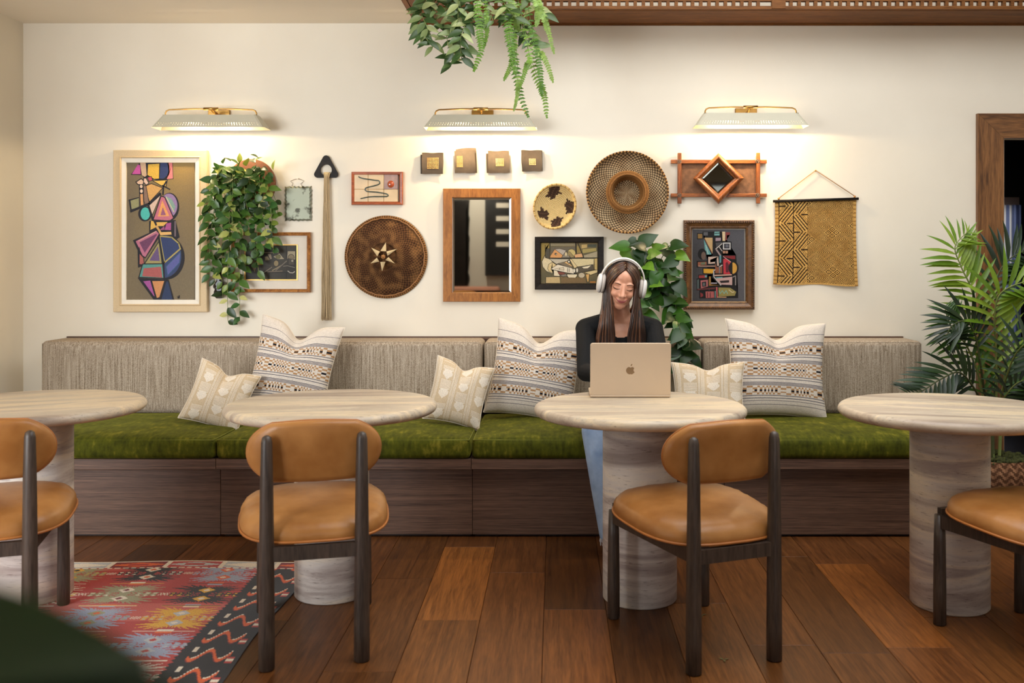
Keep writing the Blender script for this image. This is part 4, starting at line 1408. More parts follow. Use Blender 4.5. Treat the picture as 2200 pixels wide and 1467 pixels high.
MB().tube(ringpts(R - 0.004, 0.021, 100, 0.0015), 0.0042, 6, False).build('rim_cord', plain('cane', (150, 102, 56), 0.5, var=0.3, scale=40), t)
sc_ = 1 / (7.72 * 377)
spikes = [((724, 508), (640, 650), (735, 655)), ((908, 616), (742, 655), (760, 728)), ((870, 855), (775, 752), (725, 800)), ((662, 985), (640, 830), (722, 828)), ((472, 855), (582, 760), (620, 825)), ((484, 596), (632, 660), (590, 738))]
for tri_ in spikes:
    mbs = MB()
    pts = [P(735 + q[0] / 7.72, 455 + q[1] / 7.72, WALL - 0.124) for q in tri_]
    pts[1].y -= 0.012; pts[2].y -= 0.012
    mid = (pts[1] + pts[2]) / 2 + Vector((0, -0.006, 0))
    bk = [p + Vector((0, 0.006, 0)) for p in pts]
    mbs.add(pts + [mid] + bk, [(0, 1, 3), (0, 3, 2), (4, 6, 5), (0, 4, 5, 1), (0, 2, 6, 4), (1, 5, 6, 2, 3)], None, False)
    mbs.build('star_point', plain('palm_leaf_point', (204, 180, 136), 0.7, var=0.1), t)
cc_ = P(735 + 680 / 7.72, 455 + 745 / 7.72, WALL - 0.122)
mbs = MB(); n6 = 6
base6 = [cc_ + Vector((0.0135 * math.cos(a), 0.004, 0.0135 * math.sin(a))) for a in np.linspace(0.4, 0.4 + 2 * PI, 6, endpoint=False)]
mbs.add(base6 + [cc_ + Vector((0, -0.016, 0))], [(i, (i + 1) % 6, 6) for i in range(6)] + [tuple(range(6))[::-1]], None, False)
mbs.build('star_centre', plain('palm_leaf_knot', (176, 124, 74), 0.6, var=0.2), t)

# ---- 7 four leather squares
M['felt'] = plain('brown_felt', (84, 72, 60), 0.9, var=0.12, scale=30, bmp=0.3)
M['brassy'] = plain('brass_thread', (212, 164, 100), 0.35, metal=0.6, var=0.2, scale=90)
SQ = [((123, 138), (478, 138), (470, 482), (125, 482), (205, 214, 400, 400), 8, 8, 'brown leather square with a large copper stud grid, leftmost of four'),
      ((652, 112), (985, 92), (1003, 468), (658, 466), (686, 190, 786, 376), 5, 9, 'brown leather square with a tall copper stud grid, second of four'),
      ((1198, 108), (1548, 105), (1563, 466), (1210, 468), (1318, 228, 1455, 358), 6, 6, 'brown leather square with a medium copper stud grid, third of four'),
      ((1738, 95), (2080, 97), (2088, 435), (1755, 442), (1862, 230, 1978, 340), 5, 5, 'brown leather square with the smallest copper stud grid, rightmost of four')]
def sqp(q, o): return A(890 + q[0] / 7.586, 310 + q[1] / 7.586, o)
for (TL, TR, BR, BL, gr, nx, ny, lab) in SQ:
    base = sqp(((TL[0] + TR[0]) / 2, BL[1]), 0)
    t = empty('leather_square', (base.x, WALL, base.z), lab, 'wall art', 'four leather squares in a row')
    def lf(u, v, o0=0.016, TL=TL, TR=TR, BR=BR, BL=BL):
        a = Vector(BL).lerp(Vector(BR), u); b_ = Vector(TL).lerp(Vector(TR), u)
        q = a.lerp(b_, v)
        ed = 3.5 * math.sin(u * 9 + TL[0]) * (2 * v - 1) ** 3
        return sqp((q.x + 3 * math.sin(v * 8 + TL[0]) * (2 * u - 1) ** 3, q.y + ed), o0 + 0.010 * (2 * u - 1) ** 2 * (0.5 + 0.5 * v) + 0.004 * math.sin(v * 5))
    mb = MB(); mb.grid(lf, 16, 16); mb.grid(lambda u, v: lf(u, v, 0.0125), 16, 16)
    for k in range(16):
        for (ua, va, ub, vb) in ((k / 16, 0, (k + 1) / 16, 0), (k / 16, 1, (k + 1) / 16, 1), (0, k / 16, 0, (k + 1) / 16), (1, k / 16, 1, (k + 1) / 16)):
            mb.add([lf(ua, va), lf(ub, vb), lf(ub, vb, 0.0125), lf(ua, va, 0.0125)], [(0, 1, 2, 3)], None, False)
    mb.build('top_leaf', M['felt'], t)
    # back leaf folded behind, standing a bit aside
    dx, dy = {8: (-22, 30), 5: (24, -28), 6: (-30, 40)}.get(nx, (0, 0)) if (nx, ny) != (5, 5) else (6, 4)
    if (nx, ny) == (5, 9): dx, dy = (22, -30)
    mb = MB(); mb.grid(lambda u, v: sqp((Vector(BL).lerp(Vector(BR), u).lerp(Vector(TL).lerp(Vector(TR), u), v).x * 1.0 + dx, Vector(BL).lerp(Vector(BR), u).lerp(Vector(TL).lerp(Vector(TR), u), v).y + dy * v + (14 * math.sin(u * 3) if dy < 0 else 0) * v * -1), 0.006), 12, 12)
    mb.build('back_leaf', M['felt'], t)
    th = MB()
    for j in range(ny):
        for i in range(nx):
            u = (gr[0] + (gr[2] - gr[0]) * (i + 0.5) / nx); v = gr[1] + (gr[3] - gr[1]) * (j + 0.5) / ny
            uu = (u - TL[0]) / (TR[0] - TL[0]); vv = 1 - (v - TL[1]) / (BL[1] - TL[1])
            p = Vector(lf(uu, vv)); rw = (gr[2] - gr[0]) / nx / 7.586 / 377 * 0.5; rh = (gr[3] - gr[1]) / ny / 7.586 / 377 * 0.5
            th.add([p + Vector((-rw, -0.0008, -rh * .2)), p + Vector((0, -0.0030, -rh * .9)), p + Vector((rw, -0.0008, -rh * .2)), p + Vector((0, -0.0008, rh * .75))], [(0, 1, 2, 3), (0, 1, 3), (1, 2, 3)], None, False)
    th.build('stud_grid', M['brassy'], t, kind='stuff')

# ---- 8 bevelled mirror in honey-coloured wood
x0, x1, z0, z1 = A(952, 0).x, A(1118, 0).x, A(0, 648).z, A(0, 405).z
t = empty('wood_framed_mirror', ((x0 + x1) / 2, WALL, z0), 'large upright mirror in a flat honey-brown wooden frame', 'mirror')
M['honey_v'] = wood('honey_wood_upright', (122, 72, 22), (176, 114, 50), (10, 10, 1.2), 4.0, 0.35, 0.04, rnd=4)
M['honey_h'] = wood('honey_wood_level', (122, 72, 22), (176, 114, 50), (10, 10, 1.2), 4.0, 0.35, 0.04, rnd=4)
fw = 19.5 / 377
frame_sides(t, x0, x1, z0, z1, fw, [(0, 0.001), (0, 0.024), (0.002, 0.027), (fw - 0.002, 0.027), (fw, 0.025), (fw, 0.001)], [M['honey_h'], M['honey_v']])
gx0, gx1, gz0, gz1 = x0 + fw - 0.001, x1 - fw + 0.001, z0 + fw - 0.001, z1 - fw + 0.001
bv = 0.013
mb = MB()
V = [(gx0, WALL - 0.010, gz0), (gx1, WALL - 0.010, gz0), (gx1, WALL - 0.010, gz1), (gx0, WALL - 0.010, gz1), (gx0 + bv, WALL - 0.0108, gz0 + bv), (gx1 - bv, WALL - 0.0108, gz0 + bv), (gx1 - bv, WALL - 0.0108, gz1 - bv), (gx0 + bv, WALL - 0.0108, gz1 - bv)]
mb.add(V, [(0, 1, 5, 4), (1, 2, 6, 5), (2, 3, 7, 6), (3, 0, 4, 7), (4, 5, 6, 7)], None, False)
mb.build('mirror_glass', M['mirror'], t)

# ---- 9 small coiled basket
c = A(1192, 445, 0)
t = empty('coiled_basket', (c.x, WALL, c.z - 0.12), 'small pale coiled basket plate with four dark stepped patches', 'basket')
def cb_col(u, v):
    ring = int(v * 13)
    stepu = math.floor(u * 84 + ring * 0.5) / 84
    straw = mixc((206, 172, 108), (226, 198, 140), noise.noise(Vector((u * 60, ring * 3.1, 0))) * 0.5 + 0.5)
    for (a, w, r0, r1) in ((0.325, 0.075, 5, 11), (0.05, 0.075, 6, 11), (0.63, 0.07, 5, 10), (0.83, 0.06, 6, 11)):
        d = abs(((stepu - a + 0.5) % 1.0) - 0.5)
        wr = w * (1 - abs(ring - (r0 + r1) / 2) / ((r1 - r0) * 0.75)) + 0.012 * ((ring * 7) % 3)
        if r0 <= ring <= r1 and d < wr: return lin((66, 46, 34)) if (ring + int(u * 84)) % 4 else lin((92, 66, 48))
    return straw
def cbf(u, v):
    a = u * 2 * PI
    r = 0.001 + 0.121 * v
    h = 0.012 + 0.055 * v ** 2.2 + 0.0028 * abs(math.sin(v * 13 * PI)) + 0.0006 * math.sin(u * 2 * PI * 84)
    return (c.x + r * 0.96 * math.cos(a) + 0.010 * v * math.sin(a), WALL - h, c.z + r * 1.02 * math.sin(a))
MB().grid(cbf, 168, 78, cb_col).grid(lambda u, v: (cbf(u, v)[0], cbf(u, v)[1] + 0.006, cbf(u, v)[2]), 84, 20, lin((196, 160, 96))).build('coil_plate', M['vweave'], t)
pts = [Vector(cbf(k / 84, 1.0)) + Vector((0, 0.003, 0)) for k in range(85)]
rmb = MB()
for k in range(84): rmb.ball(pts[k], (0.0065, 0.005, 0.0065), 6, 4, color=lin((214, 180, 116)) if k % 3 else lin((180, 142, 84)))
rmb.build('stitched_rim', M['vweave'], t, kind='stuff')

# ---- 10 large open-weave basket hat
c = A(1346, 415, 0)
t = empty('woven_basket_hat', (c.x, WALL, c.z - 0.23), 'large open-weave brown basket hat with a sunken round crown', 'basket')
R = 0.226
def prof10(v):
    # v 0 crown centre .. 1 outer rim; height proud of wall
    if v < 0.30: return 0.012 + 0.003 * v
    if v < 0.42: return 0.013 + 0.075 * ((v - 0.30) / 0.12)
    return 0.088 - 0.062 * math.sin(min(1, (v - 0.42) / 0.58) * PI * 0.42) + 0.05 * max(0, (v - 0.75) / 0.25) ** 2
def col10(u, v):
    # hexagonal open weave: dark gaps, tan cells
    if 0.31 < v < 0.52:
        return mixc((92, 62, 32), (172, 124, 72), 0.5 + 0.5 * math.sin(u * 2 * PI * 90 + v * 60))
    nn = 56 if v > 0.5 else 26
    a = u * nn; b_ = v * 15
    d1 = abs(((a + b_ * 0.9) % 1.0) - 0.5) * 2; d2 = abs(((a - b_ * 0.9) % 1.0) - 0.5) * 2; d3 = abs(((b_ * 0.9) % 1.0) - 0.5) * 2
    k = max(d1, d2)
    nz_ = noise.noise(Vector((math.cos(u * 6.28) * 2.2, math.sin(u * 6.28) * 2.2, v * 3))) * 0.5 + 0.5
    cell = mixc((150, 112, 72), (206, 180, 140), nz_)
    return lin((40, 25, 13)) if k > 0.74 else cell
def f10(u, v):
    a = u * 2 * PI
    r = 0.002 + (R - 0.002) * v
    return (c.x + r * math.cos(a), WALL - prof10(v) - 0.0012 * math.sin(u * 2 * PI * 124) * (v > 0.3), c.z + r * math.sin(a))
MB().grid(f10, 520, 150, col10).build('weave', M['vweave'], t)
cords = MB()
for (v, w, col_) in ((0.36, 0.0030, (150, 106, 58)), (0.40, 0.0030, (176, 128, 76)), (0.44, 0.0032, (160, 112, 64)), (0.475, 0.0030, (140, 96, 52)), (0.51, 0.0028, (168, 118, 66))):
    for k in range(90):
        u0, u1 = k / 90, (k + 1.5) / 90
        p, q = Vector(f10(u0, v - 0.015)), Vector(f10(u1, v + 0.02))
        p.y -= 0.003; q.y -= 0.003
        cords.tube([p, q], w, 4, False, color=lin(col_))
cords.build('crown_braid', M['vweave'], t, kind='stuff')
rim = MB()
for k in range(150):
    a = 2 * PI * k / 150
    p = Vector((c.x + (R + 0.002) * math.cos(a), WALL - prof10(1.0), c.z + (R + 0.002) * math.sin(a)))
    rim.ball(p, (0.0058, 0.0058, 0.0058), 6, 4, color=lin((186, 140, 84)) if k % 2 else lin((84, 54, 28)))
rim.build('wrapped_rim', M['vweave'], t, kind='stuff')

# ---- 11 tramp-art diamond mirror
t = empty('diamond_mirror', (A(1543, 0).x, WALL, A(0, 438).z), 'diamond-shaped mirror on a crossed-corner wooden frame', 'mirror')
def q11(x, y, o): return A(1430 + x / 9.565, 320 + y / 9.565, o)
M['oldoak_h'] = wood('old_oak_level', (104, 52, 20), (178, 104, 48), (1.2, 12, 12), 5.0, 0.35, 0.06, rnd=4)
M['oldoak_v'] = wood('old_oak_upright', (92, 46, 20), (170, 98, 44), (12, 12, 1.2), 5.0, 0.35, 0.06, rnd=4)
def bar11(x0, y0, x1, y1, o0, o1, mat, name):
    a, b_ = q11(x0, y0, 0), q11(x1, y1, 0)
    MB().box(min(a.x, b_.x), max(a.x, b_.x), WALL - o1, WALL - o0, min(a.z, b_.z), max(a.z, b_.z), bev=0.002).build(name, mat, t)
bar11(98, 230, 2062, 308, 0.006, 0.026, M['oldoak_h'], 'frame_bar'); bar11(98, 920, 2062, 992, 0.006, 0.026, M['oldoak_h'], 'frame_bar')
bar11(236, 92, 314, 1126, 0.010, 0.030, M['oldoak_v'], 'frame_bar'); bar11(1846, 88, 1922, 1126, 0.010, 0.030, M['oldoak_v'], 'frame_bar')
bar11(300, 300, 1860, 930, 0.004, 0.012, plain('cork_panel', (112, 78, 54), 0.9, var=0.28, scale=45, bmp=0.4), 'panel')
for (x, y) in ((285, 258), (1890, 252), (285, 952), (1888, 952)):
    p = q11(x, y, 0.031)
    f = MB(); f.ball(p, 0.0048, 8, 5)
    for k in range(12):
        an = 2 * PI * k / 12
        f.ball(p + Vector((0.0095 * math.cos(an), 0.001, 0.0095 * math.sin(an))), (0.0030, 0.002, 0.0030), 6, 4)
    f.build('rosette', plain('pewter', (120, 108, 96), 0.4, metal=0.7, var=0.1), t)
dc = [(1086, 80), (1612, 600), (1088, 1136), (560, 606)]
di = [(1080, 270), (1410, 608), (1076, 920), (736, 604)]
cc11 = Vector((1084, 604))
def lerp2(a, b_, f): return (a[0] + (b_[0] - a[0]) * f, a[1] + (b_[1] - a[1]) * f)
profd = [(0.0, 0.030), (0.0, 0.044), (0.15, 0.056), (0.40, 0.062), (0.62, 0.056), (0.75, 0.046), (0.85, 0.047), (1.0, 0.036)]
for s in range(4):
    mb = MB()
    a0, a1, b0, b1 = dc[s], dc[(s + 1) % 4], di[s], di[(s + 1) % 4]
    V = [q11(*lerp2(a0, b0, f), o) for f, o in profd] + [q11(*lerp2(a1, b1, f), o) for f, o in profd]
    m_ = len(profd)
    mb.add(V, [(i, i + 1, m_ + i + 1, m_ + i) for i in range(m_ - 1)], None, True)
    mb.add([V[0], V[m_], V[2 * m_ - 1], V[m_ - 1]], [(0, 1, 2, 3)], None, False)
    mb.build('frame_side', M['oldoak_v'], t)
mb = MB()
bvl = [lerp2(p, cc11, 0.14) for p in di]
mb.add([q11(*p, 0.034) for p in di] + [q11(*p, 0.037) for p in bvl], [(0, 1, 5, 4), (1, 2, 6, 5), (2, 3, 7, 6), (3, 0, 4, 7), (4, 5, 6, 7)], None, False)
mb.build('mirror_glass', plain('dark_mirror', (120, 120, 112), 0.03, metal=1.0), t)

# ---- 12 landscape cubist painting
x0, x1, z0, z1 = A(1149, 0).x, A(1297, 0).x, A(0, 622).z, A(0, 508.5).z
t = empty('cubist_still_life', ((x0 + x1) / 2, WALL, z0), 'small landscape painting of an angular still life in a flat black frame', 'painting')
mitre_frame(MB(), x0, x1, z0, z1, [(0, 0.001), (0, 0.024), (0.003, 0.026), (0.030, 0.022), (0.034, 0.016), (0.034, 0.006)]).build('frame', M['blackwood'], t)
cv = Canvas(1145, 500, 11.29, 0.010)
cv.bg(180, 240, 1580, 1230, lambda u, v: mixc((120, 102, 66), (92, 84, 58), 0.5 + 0.5 * math.sin(u * 6 + v * 9)))
O = (30, 27, 22)
cv.poly([(200, 250), (400, 250), (400, 370), (300, 380), (290, 520), (200, 700)], (146, 122, 60)).poly([(420, 255), (1020, 255), (1020, 310), (430, 320)], (142, 128, 98)).poly([(430, 345), (1030, 330), (1050, 500), (880, 600), (430, 600)], (100, 90, 72))
cv.poly([(320, 395), (400, 395), (400, 610), (320, 600)], (78, 72, 58)).poly([(1180, 290), (1310, 280), (1310, 360), (1180, 380)], (180, 152, 96)).poly([(1330, 280), (1550, 280), (1540, 350), (1330, 350)], (70, 72, 58)).poly([(1200, 400), (1530, 370), (1540, 440), (1210, 500)], (158, 140, 82)).poly([(1230, 550), (1560, 450), (1560, 600), (1240, 600)], (160, 146, 116)).poly([(1060, 330), (1110, 320), (1180, 480), (1060, 500)], (146, 122, 66))
cv.poly([(400, 600), (530, 405), (720, 545), (690, 605)], (206, 146, 88), 8, O).poly([(540, 402), (650, 390), (800, 430), (730, 540)], (176, 162, 146), 8, O).poly([(700, 600), (800, 460), (900, 600)], (140, 128, 110), 8, O).ell(800, 515, 24, 48, (216, 196, 150), 4)
cv.ell(935, 490, 96, 90, (190, 168, 106), 8, 0, 360, 28, O).poly([(830, 450), (900, 470), (1010, 600), (915, 600)], (146, 126, 84), 8, O).poly([(1010, 530), (1190, 500), (1210, 590), (1020, 600)], (212, 160, 110), 6, O)
cv.ell(555, 515, 28, 28, O).ell(560, 520, 12, 12, (220, 206, 180))
cv.poly([(220, 700), (290, 560), (330, 620), (400, 630), (480, 720), (360, 800), (370, 900), (480, 985), (330, 930), (240, 820)], (208, 190, 150), 12, O)
cv.poly([(360, 870), (380, 770), (470, 715), (560, 780), (440, 880), (480, 970), (400, 940)], (202, 178, 128), 9, O)
cv.poly([(400, 635), (880, 640), (850, 690), (620, 750), (560, 750)], (184, 172, 148), 9, O).poly([(610, 745), (830, 690), (950, 830), (930, 860)], (120, 106, 84), 7, O).poly([(760, 720), (840, 690), (960, 820)], (214, 170, 112), 6, O)
cv.poly([(930, 630), (1480, 630), (1470, 770), (1080, 820)], (206, 188, 142), 9, O).poly([(1100, 830), (1440, 775), (1480, 890), (1010, 990)], (86, 76, 60), 9, O).poly([(1190, 835), (1410, 790), (1330, 860), (1230, 865)], (226, 210, 176), 6, O).poly([(1490, 625), (1560, 620), (1560, 900), (1500, 890)], (186, 160, 100), 6, O)
cv.poly([(440, 880), (600, 770), (940, 860), (1010, 920), (990, 990), (800, 960)], (216, 202, 176), 10, O).poly([(520, 870), (740, 840), (750, 905)], (200, 184, 156), 7, O).line([(640, 850), (650, 890)], 10, O).line([(840, 850), (840, 950)], 12, O).line([(880, 860), (880, 950)], 12, O)
cv.poly([(890, 640), (930, 640), (1070, 820), (1010, 860)], (210, 186, 136), 8, O).ell(872, 700, 38, 46, O).ell(872, 700, 20, 26, (224, 214, 190))
cv.ell(1000, 920, 24, 46, (220, 210, 186), 8, 0, 360, 20, O).ell(1070, 910, 24, 50, (214, 200, 176), 8, 0, 360, 20, O)
cv.poly([(510, 910), (600, 930), (650, 1050), (510, 1040)], (214, 198, 166), 8, O).poly([(600, 940), (780, 970), (760, 1020), (640, 1010)], (120, 66, 52), 9, O).poly([(660, 1030), (800, 1000), (840, 1050), (720, 1062)], (120, 112, 100), 6, O)
cv.ell(950, 1010, 120, 100, (216, 200, 166), 16, 0, 180, 20, O).ell(1180, 1030, 76, 60, (184, 168, 140), 9, 0, 360, 24, O).poly([(1260, 960), (1560, 900), (1560, 960), (1400, 1020)], (206, 182, 130), 8, O).poly([(1285, 1010), (1365, 1005), (1345, 1190), (1325, 1190)], (206, 160, 94), 9, O)
cv.poly([(320, 1075), (650, 1070), (660, 1220), (315, 1220)], (184, 158, 110), 9, O).poly([(690, 1080), (1250, 1090), (1310, 1220), (690, 1220)], (118, 94, 60)).poly([(1380, 1180), (1520, 1175), (1520, 1215), (1380, 1215)], (170, 112, 54)).line([(300, 300), (300, 600), (390, 625), (1560, 605)], 13, O).line([(410, 250), (410, 600)], 12, O).line([(1040, 250), (1050, 500)], 26, O).line([(1090, 250), (1230, 600)], 16, O)
cv.mb.build('canvas', M['vcol'], t)

# ---- 13 upright abstract in a carved gilt frame
x0, x1, z0, z1 = A(1468.5, 0).x, A(1620.5, 0).x, A(0, 665).z, A(0, 473).z
t = empty('abstract_painting', ((x0 + x1) / 2, WALL, z0), 'upright painting of coloured blocks on dark grey in a carved bronze frame', 'painting')
M['bronzeframe'] = wood('bronze_gilt', (66, 40, 20), (124, 84, 44), (4, 4, 4), 9.0, 0.38, 0.15)
mitre_frame(MB(), x0, x1, z0, z1, [(0, 0.001), (0, 0.030), (0.004, 0.040), (0.014, 0.042), (0.018, 0.034), (0.036, 0.022), (0.040, 0.024), (0.046, 0.018), (0.048, 0.008)]).build('frame', M['bronzeframe'], t)
carve = MB()
nW, nH = 30, 38
for i in range(nW):
    for zz in (z0 + 0.009, z1 - 0.009): carve.ball((x0 + 0.01 + (x1 - x0 - 0.02) * (i + .5) / nW, WALL - 0.041, zz), (0.0048, 0.0035, 0.0058), 6, 4)
for i in range(nH):
    for xx in (x0 + 0.009, x1 - 0.009): carve.ball((xx, WALL - 0.041, z0 + 0.01 + (z1 - z0 - 0.02) * (i + .5) / nH), (0.0058, 0.0035, 0.0048), 6, 4)
carve.build('carved_border', plain('dark_bronze', (70, 46, 28), 0.5, var=0.25, scale=60), t, kind='stuff')
cv = Canvas(1460, 465, 6.988, 0.012)
cv.bg(195, 195, 975, 1270, lambda u, v: mixc((58, 56, 58), (84, 82, 86), u * 0.8 + 0.1 * math.sin(v * 9)))
O = (18, 16, 16)
cv.poly([(345, 225), (630, 225), (640, 580), (850, 580), (870, 880), (860, 1060), (880, 1225), (540, 1225), (420, 1060), (440, 860), (540, 760), (410, 640), (500, 580), (365, 340)], O)
cv.poly([(640, 375), (780, 375), (780, 505), (640, 505)], O).poly([(255, 665), (540, 660), (540, 765), (255, 765)], O).poly([(345, 770), (530, 775), (500, 870), (345, 865)], O).poly([(255, 930), (440, 940), (440, 1110), (255, 1110)], O).poly([(295, 1110), (540, 1110), (540, 1230), (295, 1230)], O).poly([(262, 250), (350, 250), (350, 342), (262, 342)], O).poly([(280, 872), (420, 872), (420, 935), (280, 935)], O)
cv.poly([(275, 262), (340, 262), (340, 330), (275, 330)], (128, 96, 50)).poly([(360, 235), (425, 235), (425, 285), (360, 285)], (84, 82, 84)).poly([(525, 228), (600, 228), (600, 285), (520, 285)], (110, 156, 152)).line([(530, 255), (600, 250)], 10, O).poly([(640, 228), (684, 228), (684, 368), (645, 366)], (206, 180, 140)).poly([(690, 235), (760, 238), (755, 275), (710, 280), (710, 350), (690, 360)], (122, 56, 52)).poly([(540, 320), (620, 318), (620, 365), (540, 370)], (150, 128, 134))
cv.poly([(375, 318), (495, 318), (495, 560)], (182, 150, 102)).poly([(365, 340), (480, 570), (385, 570)], (96, 150, 148)).line([(372, 330), (490, 555)], 12, (110, 64, 50)).line([(395, 430), (430, 565)], 8, (190, 196, 180)).line([(385, 500), (400, 570)], 7, (190, 196, 180))
cv.ell(340, 565, 66, 84, O).ell(360, 590, 34, 60, (104, 84, 72)).poly([(540, 395), (640, 385), (640, 410), (560, 490)], (70, 68, 68)).line([(540, 490), (640, 405)], 10, (196, 186, 176)).line([(555, 500), (610, 580)], 24, (150, 130, 126)).line([(590, 450), (640, 520)], 10, (190, 176, 168))
cv.poly([(652, 392), (765, 392), (765, 495), (652, 495)], (186, 182, 178)).poly([(668, 408), (750, 408), (750, 480), (668, 480)], (44, 42, 46)).poly([(690, 420), (735, 420), (735, 465), (690, 465)], (92, 92, 100)).poly([(650, 515), (726, 515), (726, 555), (650, 555)], (160, 116, 92)).line([(690, 515), (690, 555)], 6, O)
cv.poly([(598, 590), (625, 580), (625, 690), (600, 700)], (90, 136, 142)).poly([(430, 606), (580, 600), (590, 740), (565, 740), (560, 640), (460, 650), (460, 690), (530, 680), (530, 705), (432, 710)], (192, 166, 150)).poly([(275, 685), (405, 680), (405, 725), (310, 730), (310, 755), (275, 750)], (140, 84, 60)).poly([(320, 690), (385, 686), (385, 720), (320, 724)], (96, 108, 84)).line([(285, 745), (530, 745)], 14, (176, 140, 120))
cv.poly([(360, 785), (520, 790), (495, 855), (362, 850)], (196, 146, 40)).line([(640, 730), (510, 815), (515, 905), (620, 1030)], 16, (176, 172, 170)).poly([(655, 590), (835, 590), (835, 640), (790, 640), (680, 610)], (118, 32, 36)).poly([(655, 640), (690, 630), (775, 690), (780, 865), (660, 865)], (176, 48, 58)).poly([(690, 700), (715, 680), (740, 720), (735, 840), (695, 840)], (84, 28, 40)).line([(655, 600), (780, 690), (780, 860)], 7, (214, 170, 160)).ell(810, 775, 76, 104, O).ell(800, 775, 62, 84, (190, 142, 60), 0, -95, 95)
cv.poly([(535, 700), (560, 760), (640, 750), (640, 855), (535, 850)], (124, 74, 52)).line([(600, 760), (600, 850)], 14, (96, 110, 120)).line([(530, 885), (780, 875)], 16, (200, 160, 140)).poly([(290, 885), (410, 880), (410, 920), (290, 925)], (140, 48, 48)).poly([(380, 885), (410, 882), (410, 912), (380, 914)], (90, 150, 150))
cv.poly([(265, 950), (290, 940), (290, 1090), (265, 1090)], (78, 90, 88)).poly([(315, 960), (425, 950), (425, 1050), (320, 1080)], (164, 96, 96)).poly([(335, 985), (400, 975), (400, 1050), (340, 1056)], (28, 28, 32)).poly([(352, 995), (380, 995), (380, 1040), (352, 1042)], (90, 96, 96)).poly([(440, 900), (470, 900), (470, 1020), (600, 1030), (440, 1040)], (140, 104, 54)).poly([(540, 930), (790, 905), (790, 1030), (620, 1020)], (182, 150, 144)).poly([(600, 965), (745, 955), (745, 990), (620, 1000)], (40, 30, 30)).line([(550, 920), (640, 915)], 14, (96, 156, 160)).line([(800, 910), (840, 890), (840, 1030)], 12, (150, 140, 136)).line([(470, 1000), (560, 1000)], 12, (190, 180, 190))
cv.poly([(265, 1085), (530, 1065), (530, 1090), (270, 1105)], (94, 44, 44)).poly([(545, 1060), (570, 1060), (575, 1215), (555, 1225)], (170, 84, 84)).poly([(585, 1090), (580, 1065), (760, 1070), (850, 1130), (830, 1190), (585, 1200)], (136, 124, 70)).line([(590, 1110), (610, 1160), (640, 1110), (670, 1160), (700, 1110), (720, 1160)], 9, (120, 170, 160)).line([(740, 1100), (790, 1140), (820, 1130)], 10, (206, 186, 150)).poly([(390, 1125), (515, 1125), (520, 1220), (395, 1225)], (160, 86, 84)).line([(420, 1140), (420, 1215)], 9, O).line([(460, 1140), (460, 1215)], 9, O).poly([(310, 1140), (350, 1160), (355, 1195), (315, 1215)], (120, 44, 46)).line([(535, 1120), (535, 1220)], 10, (120, 160, 160)).line([(570, 1210), (700, 1212)], 12, (196, 150, 110))
cv.mb.build('canvas', M['vcol'], t)

# ---- 14 cut-pile raffia cloth on a rod
t = empty('raffia_cloth', (A(1752, 0).x, WALL, A(0, 615).z), 'golden raffia cloth with black diamond maze pattern hung from a black rod', 'wall hanging')
def k14(cx_, cy_): return (1650 + cx_ / 5.433, 355 + cy_ / 5.433)
def quad14(u, v):
    # v 0 bottom .. 1 top
    tl, tr_, bl, br = (80, 418), (1030, 395), (60, 1388), (1052, 1408)
    a = Vector(bl).lerp(Vector(br), u); b_ = Vector(tl).lerp(Vector(tr_), u)
    q = a.lerp(b_, v)
    pinch = 14 * math.sin(v * PI)
    q.x += pinch * (1 - 2 * u) * 0.8
    q.y += 8 * math.sin(u * 9) * (1 - v) ** 3
    o = 0.010 + 0.006 * math.sin(u * 8 + 1) * (1 - v) + 0.010 * (1 - v) * (abs(2 * u - 1)) ** 3
    return A(*k14(q.x, q.y), o)
